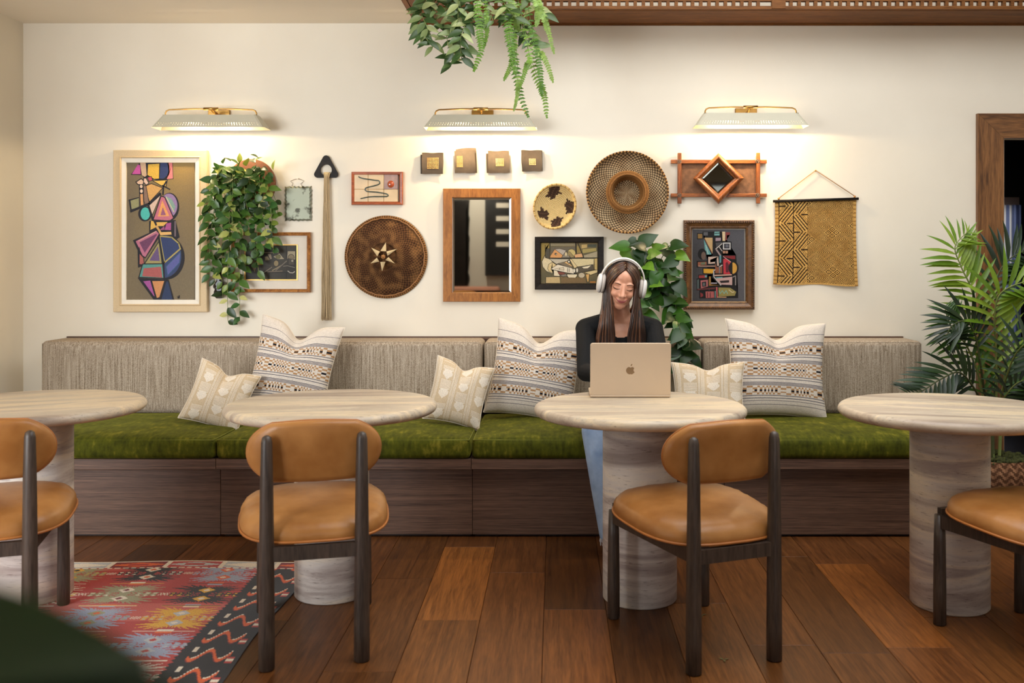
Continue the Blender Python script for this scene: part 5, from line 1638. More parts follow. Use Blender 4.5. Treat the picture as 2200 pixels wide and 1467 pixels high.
def col14(u, v):
    x, y = u * 0.495, v * 0.50
    gold = mixc((186, 138, 66), (214, 172, 100), noise.noise(Vector((x * 22, y * 22, 3))) * 0.5 + 0.5)
    dark = lin((44, 28, 16))
    if u < 0.045 or u > 0.962 or v < 0.022:
        return mixc((196, 152, 84), (150, 108, 52), 1.0 if int(y * 130) % 3 == 0 and (u < .045 or u > .962) else 0.0)
    if u > 0.405:
        w = 0.1000
        jx = 0.0035 * noise.noise(Vector((x * 9, y * 9, 0)))
        a, b_ = (x + y * 1.30 + jx) / w, (x - y * 1.30 + jx) / w
        fa, fb = a % 1.0 - 0.5, b_ % 1.0 - 0.5
        m_ = max(abs(fa), abs(fb))
        ia, ib = int(math.floor(a)), int(math.floor(b_))
        patch = noise.noise(Vector((x * 11, y * 11, 9)))
        if patch > 0.6 and m_ < 0.3: return dark
        h = (ia * 7 + ib * 13) % 9
        if h == 0:     # four small lozenges in place of a large one
            f2a, f2b = (a * 2) % 1.0 - 0.5, (b_ * 2) % 1.0 - 0.5
            m2_ = max(abs(f2a), abs(f2b))
            return dark if 0.26 < m2_ < 0.40 or m2_ < 0.1 else gold
        for r0, r1 in ((0.065, 0.115), (0.185, 0.24), (0.305, 0.36), (0.42, 0.468)):
            if r0 < m_ < r1: return dark
        return gold
    # two columns of interlocking hooks
    cw = 0.180 if u < 0.225 else 0.180
    ux = (u - 0.05) / 0.178 if u < 0.228 else (u - 0.228) / 0.177
    if abs(ux - 1.0) < 0.02 or ux < 0.02: return dark
    per = 0.104
    yy = (y + (0.052 if u < 0.228 else 0.0)) / per
    k_, f_ = math.floor(yy), yy % 1.0
    tri_ = ux if k_ % 2 == 0 else 1 - ux
    lx = (ux if k_ % 2 == 0 else 1 - ux)
    d = f_ - lx               # diagonal split into stripe field and triangles
    if abs(d) < 0.52:
        s = (d * 0.5 + 0.5) * 8.4
        endcut = (0.13 if int(s) % 2 else 0.0)
        if endcut < (lx + f_) / 2 < 1.0 - (0.13 if int(s) % 4 == 2 else 0):
            return dark if (s % 1.0) > 0.58 else gold
        return gold
    q = abs(d) - 0.52
    edge_ = min(f_ if d < 0 else 1 - f_, 1 - lx if d < 0 else lx)
    if q < 0.035 or 0.0 < edge_ < 0.035 or 0.12 < q < 0.155: return dark
    return gold
MB().grid(quad14, 250, 250, col14, smooth=False).build('cloth', M['vwool'], t)
a, b_ = A(*k14(60, 420), 0.016), A(*k14(1056, 390), 0.016)
MB().tube([a, b_], 0.0075, 12).build('rod', M['blackwood'], t)
M['cord'] = plain('leather_cord', (190, 134, 74), 0.6, var=0.1)
top = A(*k14(556, 60), 0.012)
MB().tube([A(*k14(125, 385), 0.018), top + Vector((-0.006, 0, -0.004)), top, top + Vector((0.008, 0, -0.005)), A(*k14(1012, 360), 0.018)], 0.0022, 6).build('cord', M['cord'], t)
for q in ((125, 390), (1012, 365)): MB().ball(A(*k14(*q), 0.018), 0.0068, 10, 6).build('knot', M['cord'], t)
MB().ball(A(*k14(556, 62), 0.006), 0.005, 8, 6).build('pin', M['brass'], t)

# ---- 15 black carved profile head, half behind the vine
t = empty('carved_profile_head', (A(470, 0).x, WALL, A(0, 642).z), 'small black carved face in profile, half behind the trailing vine', 'sculpture')
def k15(x, y): return (440 + x / 12.22, 540 + y / 12.22)
prof15 = [(400, 300), (470, 330), (480, 520), (460, 640), (400, 700), (380, 740), (500, 800), (505, 1000), (490, 1150), (470, 1215), (420, 1232), (300, 1232), (262, 1190), (262, 1140), (290, 1120), (236, 1100), (232, 1060), (262, 1030), (250, 980), (222, 960), (214, 890), (300, 770), (310, 720), (240, 620), (250, 560), (330, 430)]
mb = MB(); n = len(prof15)
ctr = (360, 800)
lay = [(1.0, 0.002), (1.0, 0.018), (0.86, 0.036), (0.55, 0.048)]
V = [A(*k15(*lerp2(ctr, p, s_)), o) for s_, o in lay for p in prof15]
for i in range(len(lay) - 1):
    mb.add([V[i * n + j] for j in range(n)] + [V[(i + 1) * n + j] for j in range(n)], [(j, (j + 1) % n, n + (j + 1) % n, n + j) for j in range(n)], None, True)
mb.add([V[3 * n + j] for j in range(n)], [tuple(range(n))], None, False)
mb.build('profile', plain('black_lacquer', (24, 22, 24), 0.3, var=0.1), t)
# ================================================================ throw pillows
def pillow(name, lab, group, center, W, Ht, T, roll, pitch, yaw, pattern, mat, NP=120, chop=0.07, seed=0):
    """square cushion with pointed corners and a dent chopped into its top edge"""
    rs = random.Random(seed)
    Mx = Matrix.Rotation(math.radians(yaw), 4, 'Z') @ Matrix.Rotation(math.radians(pitch), 4, 'X') @ Matrix.Rotation(math.radians(roll), 4, 'Y')
    c = Vector(center)
    ph = rs.uniform(0, 6)
    def sh(u, v, side):
        a, b_ = 2 * u - 1, 2 * v - 1
        x = W / 2 * a * (1 - 0.085 * (1 - b_ * b_))
        z = Ht / 2 * b_ * (1 - 0.085 * (1 - a * a))
        top = max(0.0, (b_ + 0.25) / 1.25)
        dent = math.exp(-(a / 0.33) ** 2) * top ** 2.2
        z -= chop * Ht * 2.0 * dent
        x *= 1 - 0.05 * top * (1 - abs(a)) + 0.03 * top * a * a
        prof = max(0.0, (1 - a * a) * (1 - b_ * b_))
        th = T / 2 * prof ** 0.42
        th *= 1 - 0.55 * math.exp(-(a / 0.16) ** 2) * top ** 1.5
        th += 0.004 * math.sin(a * 5 + ph) * math.sin(b_ * 4 + ph) * prof
        # creases from the dent
        th += 0.006 * math.sin(a * 16) * top * math.exp(-(a / 0.5) ** 2) * prof
        y = -th if side == 0 else th
        return c + (Mx @ Vector((x, y, z)))
    mb = MB()
    mb.grid(lambda u, v: sh(u, v, 0), NP, NP, pattern)
    mb.grid(lambda u, v: sh(1 - u, v, 1), 40, 40, lin((222, 210, 194)))
    o = mb.build(name, mat, None, lab, 'pillow', group, origin=(c.x, c.y, min(p[2] for p in mb.v)))
    # edge seam
    pts = [sh(k / 24, 0, 0) for k in range(25)] + [sh(1, k / 24, 0) for k in range(1, 25)] + [sh(1 - k / 24, 1, 0) for k in range(1, 25)] + [sh(0, 1 - k / 24, 0) for k in range(1, 25)]
    MB().tube(pts, 0.0028, 6, False).build('seam', M['pillow_edge'], o)
    return o
M['pillow_edge'] = plain('pillow_edge', (226, 214, 196), 0.9, var=0.05)
CR, TN, NV, DK = lin((226, 216, 204)), lin((178, 138, 98)), lin((66, 64, 82)), lin((28, 26, 34))
def stripes(u, v):
    cr = mixl(CR, lin((212, 200, 186)), 0.5 + 0.5 * noise.noise(Vector((u * 40, v * 90, 2))))
    # three checked bands
    for vc, hw, rows in ((0.245, 0.046, 5), (0.475, 0.070, 7), (0.705, 0.046, 5)):
        d = v - vc
        if abs(d) < hw:
            r_ = int((d + hw) / (2 * hw) * rows)
            w = 0.5 + 0.5 * math.sin(u * 19 + vc * 30)
            cu = u * 36 + 1.2 * math.sin(u * 17)
            k = int(cu) % 2
            mid = rows // 2
            if r_ == mid: return DK if k and w > 0.12 else cr
            return TN if (k + r_) % 2 == 0 else cr
        e = abs(d) - hw
        if 0.008 < e < 0.013: return NV
        if 0.024 < e < 0.028 or 0.034 < e < 0.040: return NV if not (vc == 0.705 and d > 0 and False) else cr
    for vv in (0.095, 0.875, 0.135): 
        if abs(v - vv) < 0.003: return mixl(NV, cr, 0.3)
    return cr
BG, PT = lin((206, 184, 152)), lin((230, 218, 200))
def ikat(u, v):
    x, y = u * 2.9, v * 3.1
    ci = math.floor(x); f = x % 1.0
    if f < 0.32:             # plain vertical stripes
        return PT if (f * 16) % 1.0 < 0.4 else BG
    g = (f - 0.32) / 0.68
    yy = (y + (0.5 if ci % 2 else 0.0)) % 1.0
    if yy < 0.5:             # shield shape
        w = 0.42 * (1 - max(0, 0.24 - yy) / 0.24) if yy < 0.24 else 0.42
        if abs(g - 0.5) < w * (0.9 if yy < 0.40 else 0.7): return PT
        return BG
    return PT if (yy * 18) % 1.0 < 0.45 and 0.08 < g < 0.92 else BG   # short bars
def at(px, py, y): return P(px, py, y)
pillow('striped_pillow', 'large striped pillow leftmost on the bench behind a small beige pillow', 'large striped pillows', at(630, 789, 5.03), 0.425, 0.50, 0.16, 10, -14, 4, stripes, M['vweave'], 150, 0.085, seed=1)
pillow('striped_pillow', 'large striped pillow beside the person, behind a small beige pillow', 'large striped pillows', at(1150, 797, 5.02), 0.465, 0.50, 0.17, 8, -14, -4, stripes, M['vweave'], 150, 0.085, seed=2)
pillow('striped_pillow', 'large striped pillow standing upright at the right part of the bench', 'large striped pillows', at(1668, 793, 5.02), 0.52, 0.51, 0.17, 3, -14, 3, stripes, M['vweave'], 150, 0.08, seed=3)
pillow('beige_pillow', 'small beige patterned pillow leftmost, leaning on a striped pillow', 'small beige pillows', at(472, 852, 4.84), 0.300, 0.315, 0.13, 19, -18, 10, ikat, M['vweave'], 110, 0.055, seed=4)
pillow('beige_pillow', 'small beige patterned pillow between the second table and the striped pillow', 'small beige pillows', at(985, 844, 4.82), 0.285, 0.325, 0.13, 14, -18, 6, ikat, M['vweave'], 110, 0.055, seed=5)
pillow('beige_pillow', 'small beige patterned pillow right of the laptop, partly hidden by the table', 'small beige pillows', at(1522, 843, 4.86), 0.36, 0.31, 0.13, -1, -18, -8, ikat, M['vweave'], 110, 0.05, seed=6)

# ================================================================ laptop
lt = 0.750
lx0, lx1 = P(1268, 0, 3.90).x, P(1441, 0, 3.90).x
lap = empty('laptop', ((lx0 + lx1) / 2, 4.0, lt), 'open gold-coloured laptop on the stone table, back of the lid facing us', 'laptop')
M['alu'] = plain('champagne_aluminium', (206, 184, 158), 0.4, metal=0.3, var=0.01)
M['screen'] = plain('laptop_screen', (20, 22, 26), 0.1, emit=((220, 228, 240), 0.25))
M['keys'] = plain('laptop_keys', (30, 30, 32), 0.6)
hw = (lx1 - lx0) / 2
rounded_box((mbl := MB()), ((lx0 + lx1) / 2, 4.018, lt + 0.0075), (hw, 0.112, 0.0065), 0.006, 3, 2); mbl.build('base', M['alu'], lap)
kb = MB()
for r_ in range(5):
    for c_ in range(13):
        xk = lx0 + 0.025 + (2 * hw - 0.05) * (c_ + 0.5) / 13; yk = 3.94 + 0.017 * r_ + 0.01
        kb.box(xk - 0.0075, xk + 0.0075, yk - 0.0068, yk + 0.0068, lt + 0.0138, lt + 0.0152)
kb.build('keyboard', M['keys'], lap, kind='stuff')
# lid: hinge at the camera side, leaning towards the camera
tilt = math.radians(6)
Ml = Matrix.Rotation(tilt, 4, 'X')
LH = 0.213
hinge = Vector(((lx0 + lx1) / 2, 3.906, lt + 0.012))
def lidp(x, y, z): return hinge + (Ml @ Vector((x, y, z)))
def lid_outline(w, h, r, n=6):
    pts = []
    for (cx_, cz_, a0) in ((w - r, r * 0.3, -90), (w - r, h - r, 0), (-w + r, h - r, 90), (-w + r, r * 0.3, 180)):
        rr_ = r if cz_ > r else r * 0.3
        for k in range(n + 1):
            a = math.radians(a0 + 90 * k / n)
            pts.append((cx_ + (r if True else rr_) * math.cos(a), cz_ + rr_ * math.sin(a)))
    return pts
ol = lid_outline(hw, LH, 0.010)
n = len(ol)
mb = MB()
lay = [(0.0015, 0.0), (0.0, 0.0012), (0.0, 0.0045), (0.0015, 0.0055)]
V = []
for ins, yy in lay:
    for (x, z) in ol:
        V.append(lidp(x * (1 - ins / hw), yy, (z - LH / 2) * (1 - ins * 2 / LH) + LH / 2))
Fc = [tuple(range(n)), tuple(range(3 * n, 4 * n))[::-1]]
for i in range(3): Fc += [(i * n + k, i * n + (k + 1) % n, (i + 1) * n + (k + 1) % n, (i + 1) * n + k) for k in range(n)]
mb.add(V, Fc, None, False)
lid = mb.build('lid', M['alu'], lap)
MB().add([lidp(-hw + .006, 0.0059, 0.012), lidp(hw - .006, 0.0059, 0.012), lidp(hw - .006, 0.0059, LH - .006), lidp(-hw + .006, 0.0059, LH - .006)], [(0, 1, 2, 3)], None, False).build('screen', M['screen'], lid)
# fruit-shaped emblem
em = MB()
body = []
for k in range(64):
    a = 2 * PI * k / 64
    c_, s_ = math.cos(a), math.sin(a)
    r_ = 0.0170 * (1 + 0.07 * math.cos(2 * a))
    x, z = 1.0 * r_ * c_, 1.04 * r_ * s_
    z -= 0.0042 * math.exp(-(x / 0.0046) ** 2) * (1 if s_ > 0 else -0.55)     # dips at top and bottom
    if s_ < 0: x *= 1 + 0.22 * s_ * abs(s_)
    bite = Vector((x - 0.0225, z - 0.0025))
    if bite.length < 0.0105:
        x, z = 0.0225 + bite.normalized().x * 0.0105, 0.0025 + bite.normalized().y * 0.0105
    body.append((x, z))
ez = LH * 0.47
def empt(q): return lidp(q[0], -0.0004, q[1] + ez)
bm = bmesh.new(); vs_ = [bm.verts.new(empt(q)) for q in body]; f_ = bm.faces.new(vs_); bmesh.ops.triangulate(bm, faces=[f_]); bm.verts.index_update()
em.add([tuple(v.co) for v in bm.verts], [tuple(v.index for v in f.verts) for f in bm.faces], None, False); bm.free()
leafq = [(0.0005, 0.0185), (0.0008, 0.0225), (0.0035, 0.0265), (0.0066, 0.0275), (0.0064, 0.0235), (0.0040, 0.0196)]
em.add([empt(q) for q in leafq], [tuple(range(6))], None, False)
em.build('emblem', plain('polished_emblem', (150, 126, 100), 0.12, metal=0.9, var=0.1), lid, 'polished fruit emblem on the lid')

# ================================================================ plants
def leaf_mesh(name, L, W, kind='oval', curl=0.25, fold=0.25):
    """leaf along +Y from its stalk, upper side +Z"""
    secs = {'oval': [(0.0, 0.04), (0.12, 0.55), (0.35, 1.0), (0.62, 0.82), (0.85, 0.38), (1.0, 0.0)],
            'heart': [(-0.10, 0.55), (0.06, 0.95), (0.28, 1.0), (0.55, 0.74), (0.8, 0.32), (1.0, 0.0)],
            'round': [(-0.06, 0.45), (0.12, 0.86), (0.4, 1.0), (0.7, 0.84), (0.9, 0.45), (1.0, 0.0)],
            'lance': [(0.0, 0.12), (0.15, 0.7), (0.4, 1.0), (0.65, 0.75), (0.85, 0.4), (1.0, 0.02)]}[kind]
    # smooth outline: resample the section list
    ts = [t for t, _ in secs]; ws = [w for _, w in secs]
    rows_ = []
    m_ = len(secs) - 1
    nr = 9 if kind != 'lance' else 6
    for k in range(nr + 1):
        q_ = k / nr * m_; i = min(int(q_), m_ - 1); f = q_ - i
        g = [max(i - 1, 0), i, i + 1, min(i + 2, m_)]
        cr = lambda a_: 0.5 * ((2 * a_[1]) + (-a_[0] + a_[2]) * f + (2 * a_[0] - 5 * a_[1] + 4 * a_[2] - a_[3]) * f * f + (-a_[0] + 3 * a_[1] - 3 * a_[2] + a_[3]) * f ** 3)
        rows_.append((cr([ts[j] for j in g]), max(0.0, cr([ws[j] for j in g]))))
    V, Fc = [], []
    for (t, w) in rows_:
        y = t * L
        zc = -curl * L * max(t, 0) ** 2
        V += [(-w * W / 2, y, zc + fold * w * W / 2), (0, y + (0.06 * L if t < 0 else 0), zc), (w * W / 2, y, zc + fold * w * W / 2)]
    for i in range(len(rows_) - 1):
        a = i * 3
        Fc += [(a, a + 1, a + 4, a + 3), (a + 1, a + 2, a + 5, a + 4)]
    me = bpy.data.meshes.new(name)
    me.from_pydata(V, [], Fc)
    me.polygons.foreach_set('use_smooth', [True] * len(Fc))
    me.materials.append(M['leaf'])
    me.update()
    return me
def orient(d, up):
    d = Vector(d).normalized(); up = Vector(up)
    z = (up - d * up.dot(d))
    if z.length < 1e-4: z = Vector((1, 0, 0)) - d * d.x
    z.normalize(); x = d.cross(z)
    return Matrix((x, d, z)).transposed().to_4x4()
def put_leaf(me, parent, pos, d, up, s, color, name='leaf'):
    o = bpy.data.objects.new(name, me)
    col.objects.link(o)
    o.parent = parent
    o.matrix_local = Matrix.Translation(Vector(pos) - wpos(parent)) @ orient(d, up) @ Matrix.Diagonal((s, s, s, 1))
    o.color = color
    return o
def g_(c, v=1.0): L = lin(c); return (L[0] * v, L[1] * v, L[2] * v, 1)
def smooth_path(pts, n):
    pts = [Vector(p) for p in pts]
    out = []
    m = len(pts) - 1
    for k in range(n + 1):
        t = k / n * m
        i = min(int(t), m - 1); f = t - i
        p0, p1, p2, p3 = pts[max(i - 1, 0)], pts[i], pts[i + 1], pts[min(i + 2, m)]
        out.append(0.5 * ((2 * p1) + (-p0 + p2) * f + (2 * p0 - 5 * p1 + 4 * p2 - p3) * f * f + (-p0 + 3 * p1 - 3 * p2 + p3) * f ** 3))
    return out

# ---- trailing vine in a round wall planter
c = A(548, 395, 0)
vine = empty('trailing_vine', (c.x, WALL, c.z - 0.16), 'bushy trailing vine in a round brown wall planter beside the tall painting', 'plant')
M['planter'] = plain('brown_leather', (120, 72, 42), 0.6, var=0.2, scale=60, bmp=0.5)
prof = [(0.0, 0.010), (0.135, 0.010), (0.141, 0.007), (0.141, 0.001), (0.0, 0.001)]
MB().lathe(prof, c - Vector((0.02, 0, 0.0)), 48, 'y').build('back_disc', M['planter'], vine, weld=True)
pk = MB()
def pocket(u, v):
    an = PI + PI * u
    r = 0.139
    x, z = r * math.cos(an), 0.0
    zz = -0.139 * abs(math.sin(an))
    return (c.x - 0.02 + x, WALL - 0.012 - 0.085 * math.sin(PI * u) ** 0.6 * (0.35 + 0.65 * v), c.z + 0.01 + zz * (1 - v))
pk.grid(pocket, 30, 8)
pk.build('pocket', M['planter'], vine)
rs = random.Random(21)
lv1, lv2 = leaf_mesh('leaf_oval', 0.066, 0.038, 'oval', 0.22, 0.3), leaf_mesh('leaf_round', 0.042, 0.040, 'round', 0.15, 0.15)
GREENS = [(52, 84, 30), (66, 100, 40), (42, 70, 28), (92, 122, 52), (74, 108, 46), (34, 58, 24), (58, 96, 48)]
YG = [(150, 160, 78), (174, 178, 96), (124, 142, 62), (196, 192, 128)]
nl = 0
def vine_strand(pts, parent, meshes, step, size, colors, rs, spread=1.0, stem='stem', rstem=0.0016, maxn=999):
    global nl
    path = smooth_path(pts, max(6, int(sum((Vector(b_) - Vector(a)).length for a, b_ in zip(pts[:-1], pts[1:])) / 0.02)))
    MB().tube(path, [rstem] * len(path), 5, False).build('stem', M[stem], parent)
    acc, side = 0.0, 1
    for i in range(1, len(path)):
        acc += (path[i] - path[i - 1]).length
        if acc < step: continue
        acc = 0
        side = -side
        t = (path[i] - path[i - 1]).normalized()
        d = Vector((side * rs.uniform(0.5, 1.1) * spread, rs.uniform(-0.7, -0.05), rs.uniform(-0.75, 0.35))) + t * 0.35
        up = Vector((rs.uniform(-.4, .4), -1.0, rs.uniform(0.1, 0.9)))
        put_leaf(rs.choice(meshes), parent, path[i], d, up, size * rs.uniform(0.75, 1.2), g_(rs.choice(colors), rs.uniform(0.85, 1.2)))
        nl += 1
# strands: (start px, end px, lengths) spread over the visible crown
ends = [(440, 470), (445, 545), (450, 590), (462, 610), (470, 560), (478, 640), (484, 500), (490, 690), (500, 560), (505, 620), (515, 540), (522, 590), (530, 500), (540, 560), (548, 540), (556, 590), (560, 480), (566, 545), (575, 520), (584, 500), (588, 545), (592, 470), (515, 690), (455, 430), (545, 450), (500, 450)]
for k, (ex, ey) in enumerate(ends):
    sx = 512 + (ex - 515) * 0.55 + rs.uniform(-12, 12)
    sy = 392 + rs.uniform(-18, 14)
    o0 = 0.10 + rs.uniform(-0.03, 0.03)
    mx = sx + (ex - sx) * 0.55
    ptsv = [A(sx, sy, 0.07), A(sx + (ex - sx) * 0.3, sy - rs.uniform(4, 22), o0 + 0.02), A(mx + (ex - sx) * 0.25, sy + (ey - sy) * 0.4, o0), A(ex + rs.uniform(-6, 6), sy + (ey - sy) * 0.75, o0 * 0.8), A(ex, ey, 0.05)]
    vine_strand(ptsv, vine, [lv1] if ex < 535 else [lv1, lv2, lv2], 0.030, 1.0, GREENS if rs.random() < .75 else GREENS + YG, rs)
for k in range(46):          # dense crown of paler leaves above the pocket
    px, py = rs.gauss(518, 30), rs.gauss(388, 26)
    if py < 340: py = 340 + rs.uniform(0, 20)
    d = Vector((rs.uniform(-1, 1), rs.uniform(-0.9, -0.2), rs.uniform(-0.3, 0.9)))
    put_leaf(lv1, vine, A(px, py, rs.uniform(0.04, 0.14)), d, Vector((rs.uniform(-.5, .5), -0.6, 1)), rs.uniform(0.8, 1.15), g_(rs.choice(YG + GREENS), rs.uniform(0.9, 1.15)))

# ---- heart-leaf plant on the wall behind the person
c = A(1400, 600, 0)
pot = empty('heartleaf_vine', (c.x, WALL, c.z - 0.1), 'glossy heart-leaf vine in a black wall pot behind the person', 'plant')
pr = []
for k in range(9):
    a = k / 8 * PI / 2
    pr.append((0.085 * math.sin(a), -0.10 * math.cos(a)))
pr += [(0.090, 0.02), (0.082, 0.02), (0.078, 0.0), (0.0, 0.0)]
MB().lathe(pr, (c.x, WALL - 0.095, c.z - 0.01), 32).build('pot', M['black'], pot, weld=True)
lh = leaf_mesh('leaf_heart', 0.092, 0.070, 'heart', 0.2, 0.22)
HG = [(36, 72, 20), (48, 90, 26), (28, 58, 18), (60, 104, 32), (24, 50, 18), (100, 140, 44), (40, 78, 24)]
rs = random.Random(5)
HS = [[(1400, 585), (1372, 545), (1348, 530), (1338, 540)], [(1400, 585), (1392, 545), (1375, 520), (1362, 515)], [(1405, 585), (1405, 545), (1400, 520), (1398, 515)], [(1405, 585), (1425, 548), (1435, 530), (1442, 528)],
      [(1405, 585), (1438, 560), (1450, 545), (1452, 560)], [(1410, 590), (1440, 590), (1452, 600), (1448, 612)], [(1395, 590), (1378, 585), (1372, 610), (1374, 655)], [(1400, 590), (1395, 610), (1392, 640), (1382, 680)],
      [(1410, 590), (1420, 610), (1428, 630), (1432, 650)], [(1410, 590), (1432, 620), (1440, 660), (1452, 700), (1458, 735), (1470, 775)], [(1410, 590), (1438, 640), (1462, 680), (1460, 720), (1478, 760), (1488, 770)], [(1408, 590), (1445, 635), (1455, 690), (1448, 740), (1452, 790), (1478, 800)],
      [(1400, 590), (1410, 575), (1415, 600), (1408, 635)], [(1400, 590), (1385, 570), (1390, 560), (1380, 590)], [(1405, 588), (1420, 565), (1430, 580), (1424, 600)]]
for k, s_ in enumerate(HS):
    ptsv = [A(px, py, 0.10 + 0.05 * math.sin(i * 1.1 + k) + (0.06 if i else 0)) for i, (px, py) in enumerate(s_)]
    ptsv = [Vector(p) for p in ptsv]
    for p in ptsv:
        if p.z < 0.95: p.y = min(p.y, WALL - 0.30 - 0.03)     # hangs in front of the back cushion
    vine_strand(ptsv, pot, [lh], 0.036, 1.0, HG, rs, 0.9, 'stem_dark', 0.0022)

# ---- plants hanging from the ceiling recess: pale trailing shoots and sword ferns
M['fern'] = leaf_mat('fern_leaf', 0.45)
M['rattan'] = plain('rattan', (120, 84, 50), 0.7, var=0.3, scale=50)
YH = 4.72
hp = empty('hanging_planter', (-0.33, YH, 2.70), 'mixed hanging plants with trailing shoots and sword ferns under the wood ceiling trim', 'plant')
MB().box(-0.57, -0.06, YH + 0.02, YH + 0.20, 2.705, 2.85, bev=0.004).build('planter_box', M['trimwood'], hp)
for xx in (-0.5, -0.13): MB().tube([(xx, YH + 0.11, 2.85), (xx, YH + 0.11, 3.30)], 0.004, 6).build('hanger', M['brass'], hp)
rs = random.Random(31)
lt1 = leaf_mesh('leaf_trailing', 0.062, 0.026, 'oval', 0.25, 0.35)
TG = [(112, 132, 88), (84, 108, 62), (140, 156, 104), (66, 90, 50), (164, 172, 120), (58, 82, 44)]
TS = [[(985, -60), (940, -40), (915, 0), (903, 40), (908, 70), (925, 95)], [(985, -60), (930, -20), (905, 20), (918, 60), (930, 100)], [(985, -60), (950, -10), (935, 30), (945, 55), (952, 60)], [(990, -60), (975, -10), (970, 40), (975, 90), (972, 125), (968, 140)], [(990, -60), (985, 0), (985, 50), (995, 90), (1000, 110)],
      [(1000, -60), (1000, 0), (1004, 40), (990, 80), (992, 130)], [(1010, -60), (1030, -10), (1050, 20), (1060, 45)], [(1010, -60), (1015, 0), (1020, 30), (1010, 60)], [(1060, -60), (1080, 0), (1100, 30), (1125, 60), (1140, 90), (1150, 100)], [(1060, -60), (1110, -20), (1150, 10), (1170, 30)], [(980, -60), (955, -20), (925, 10), (900, 20)], [(990, -60), (965, 0), (955, 50), (962, 90)], [(1020, -60), (1050, -20), (1080, 10), (1095, 40)]]
for s_ in TS:
    ptsv = [P(px, py, YH + rs.uniform(-0.06, 0.06) + (0.08 if i == 0 else 0)) for i, (px, py) in enumerate(s_)]
    vine_strand(ptsv, hp, [lt1], 0.0165, 1.2, TG, rs, 1.0, 'stem', 0.0018)
FR = [([(1018, -60), (1025, 0), (1030, 60), (1034, 105), (1018, 152)], 0.036), ([(1040, -60), (1044, 20), (1046, 70), (1039, 104)], 0.02), ([(1075, -60), (1085, 10), (1095, 80), (1108, 150), (1118, 205), (1135, 250)], 0.040),
      ([(1090, -60), (1098, 0), (1108, 40), (1113, 66)], 0.034), ([(1100, -60), (1122, 60), (1142, 130), (1160, 180), (1170, 210), (1175, 252)], 0.036), ([(1140, -60), (1154, 0), (1158, 25), (1152, 56)], 0.034),
      ([(1130, -60), (1162, 20), (1176, 60), (1190, 114)], 0.028), ([(1110, -60), (1145, 90), (1170, 125), (1188, 176)], 0.028), ([(1085, -60), (1104, 60), (1100, 130), (1083, 172)], 0.026), ([(1100, -40), (1112, 150), (1112, 200), (1104, 237)], 0.02), ([(1100, -60), (1136, 110), (1130, 145), (1116, 190)], 0.024), ([(1080, -60), (1090, 30), (1098, 100), (1108, 160)], 0.036), ([(1120, -60), (1145, 70), (1160, 150), (1164, 205)], 0.030)]
for k, (s_, w) in enumerate(FR):
    yb = YH - 0.04 + 0.012 * (k % 5)
    path = smooth_path([P(px, py, yb + (0.10 if i == 0 else 0) - 0.02 * math.sin(i)) for i, (px, py) in enumerate(s_)], 34)
    mb = MB()
    mb.tube(path, [0.0018 - 0.0012 * i / len(path) for i in range(len(path))], 5, False)
    L = len(path)
    for i in range(2, L):
        t = (path[i] - path[i - 1]).normalized()
        sd_ = t.cross(Vector((0, -1, 0))).normalized()
        for s in (-1, 1):
            q = i / L
            ln = w * (0.55 + 0.75 * math.sin(PI * min(1, q * 1.05) ** 0.8)) * rs.uniform(0.8, 1.1) * 0.62
            if q > 0.93: ln *= 0.6
            d = (sd_ * s + t * 0.25 + Vector((0, rs.uniform(-0.5, 0.3), 0))).normalized()
            wv = t * 0.0060
            base = path[i]
            tip = base + d * ln + Vector((0, 0, -0.1 * ln))
            m1 = base + d * ln * 0.45
            mb.add([base - wv * 0.5, m1 - wv, tip, m1 + wv, base + wv * 0.6], [(0, 1, 3, 4), (1, 2, 3)], None, False)
    o = mb.build('fern_frond', M['fern'], hp)
    o.color = g_(rs.choice([(104, 146, 46), (122, 158, 62), (84, 126, 40), (142, 172, 84)]))

# ---- potted palm by the doorway
pc = Vector((2.30, 5.06, 0))
palm = empty('potted_palm', pc, 'tall potted palm in a woven basket beside the doorway', 'plant')
def bk_col(u, v):
    a = u * 44; b_ = v * 16
    z_ = abs(((a * 0.5) % 1.0) - 0.5) * 4
    return lin((84, 54, 34)) if ((b_ + z_) % 2.0) < 1.0 else (lin((150, 108, 78)) if int(a) % 2 else lin((126, 88, 62)))
def bkt(u, v):
    a = u * 2 * PI
    r = 0.135 + 0.06 * math.sin(min(1, v * 1.05) * PI * 0.62) - 0.02 * max(0, v - 0.8) / 0.2
    return (pc.x + r * math.cos(a), pc.y + r * math.sin(a), 0.0 + 0.28 * v)
MB().grid(bkt, 176, 48, bk_col).lathe([(0.135, 0.0), (0.0, 0.0)], pc, 44, color=lin((84, 54, 34))).build('basket', M['vweave'], palm)
mo = MB(); mo.lathe([(0.0, 0.275), (0.10, 0.272), (0.165, 0.255)], pc, 32)
for k in range(160):
    a, r = rs.uniform(0, 2 * PI), 0.16 * math.sqrt(rs.random())
    mo.ball((pc.x + r * math.cos(a), pc.y + r * math.sin(a), 0.265 + rs.uniform(0, 0.02)), (rs.uniform(.008, .02),) * 2 + (0.012,), 6, 4)
mo.build('moss', plain('moss', (58, 62, 24), 0.95, var=0.4, scale=60, bmp=0.5), palm, kind='stuff')
M['palm'] = leaf_mat('palm_leaf', 0.38)
plm = leaf_mesh('palm_leaflet', 0.2, 0.027, 'lance', 0.28, 0.3); plm.materials.clear(); plm.materials.append(M['palm'])
LT = [(124, 152, 40), (142, 168, 58), (104, 138, 34)]; DKG = [(34, 52, 26), (42, 64, 32), (28, 46, 26)]; MD = [(64, 104, 32), (74, 116, 38)]
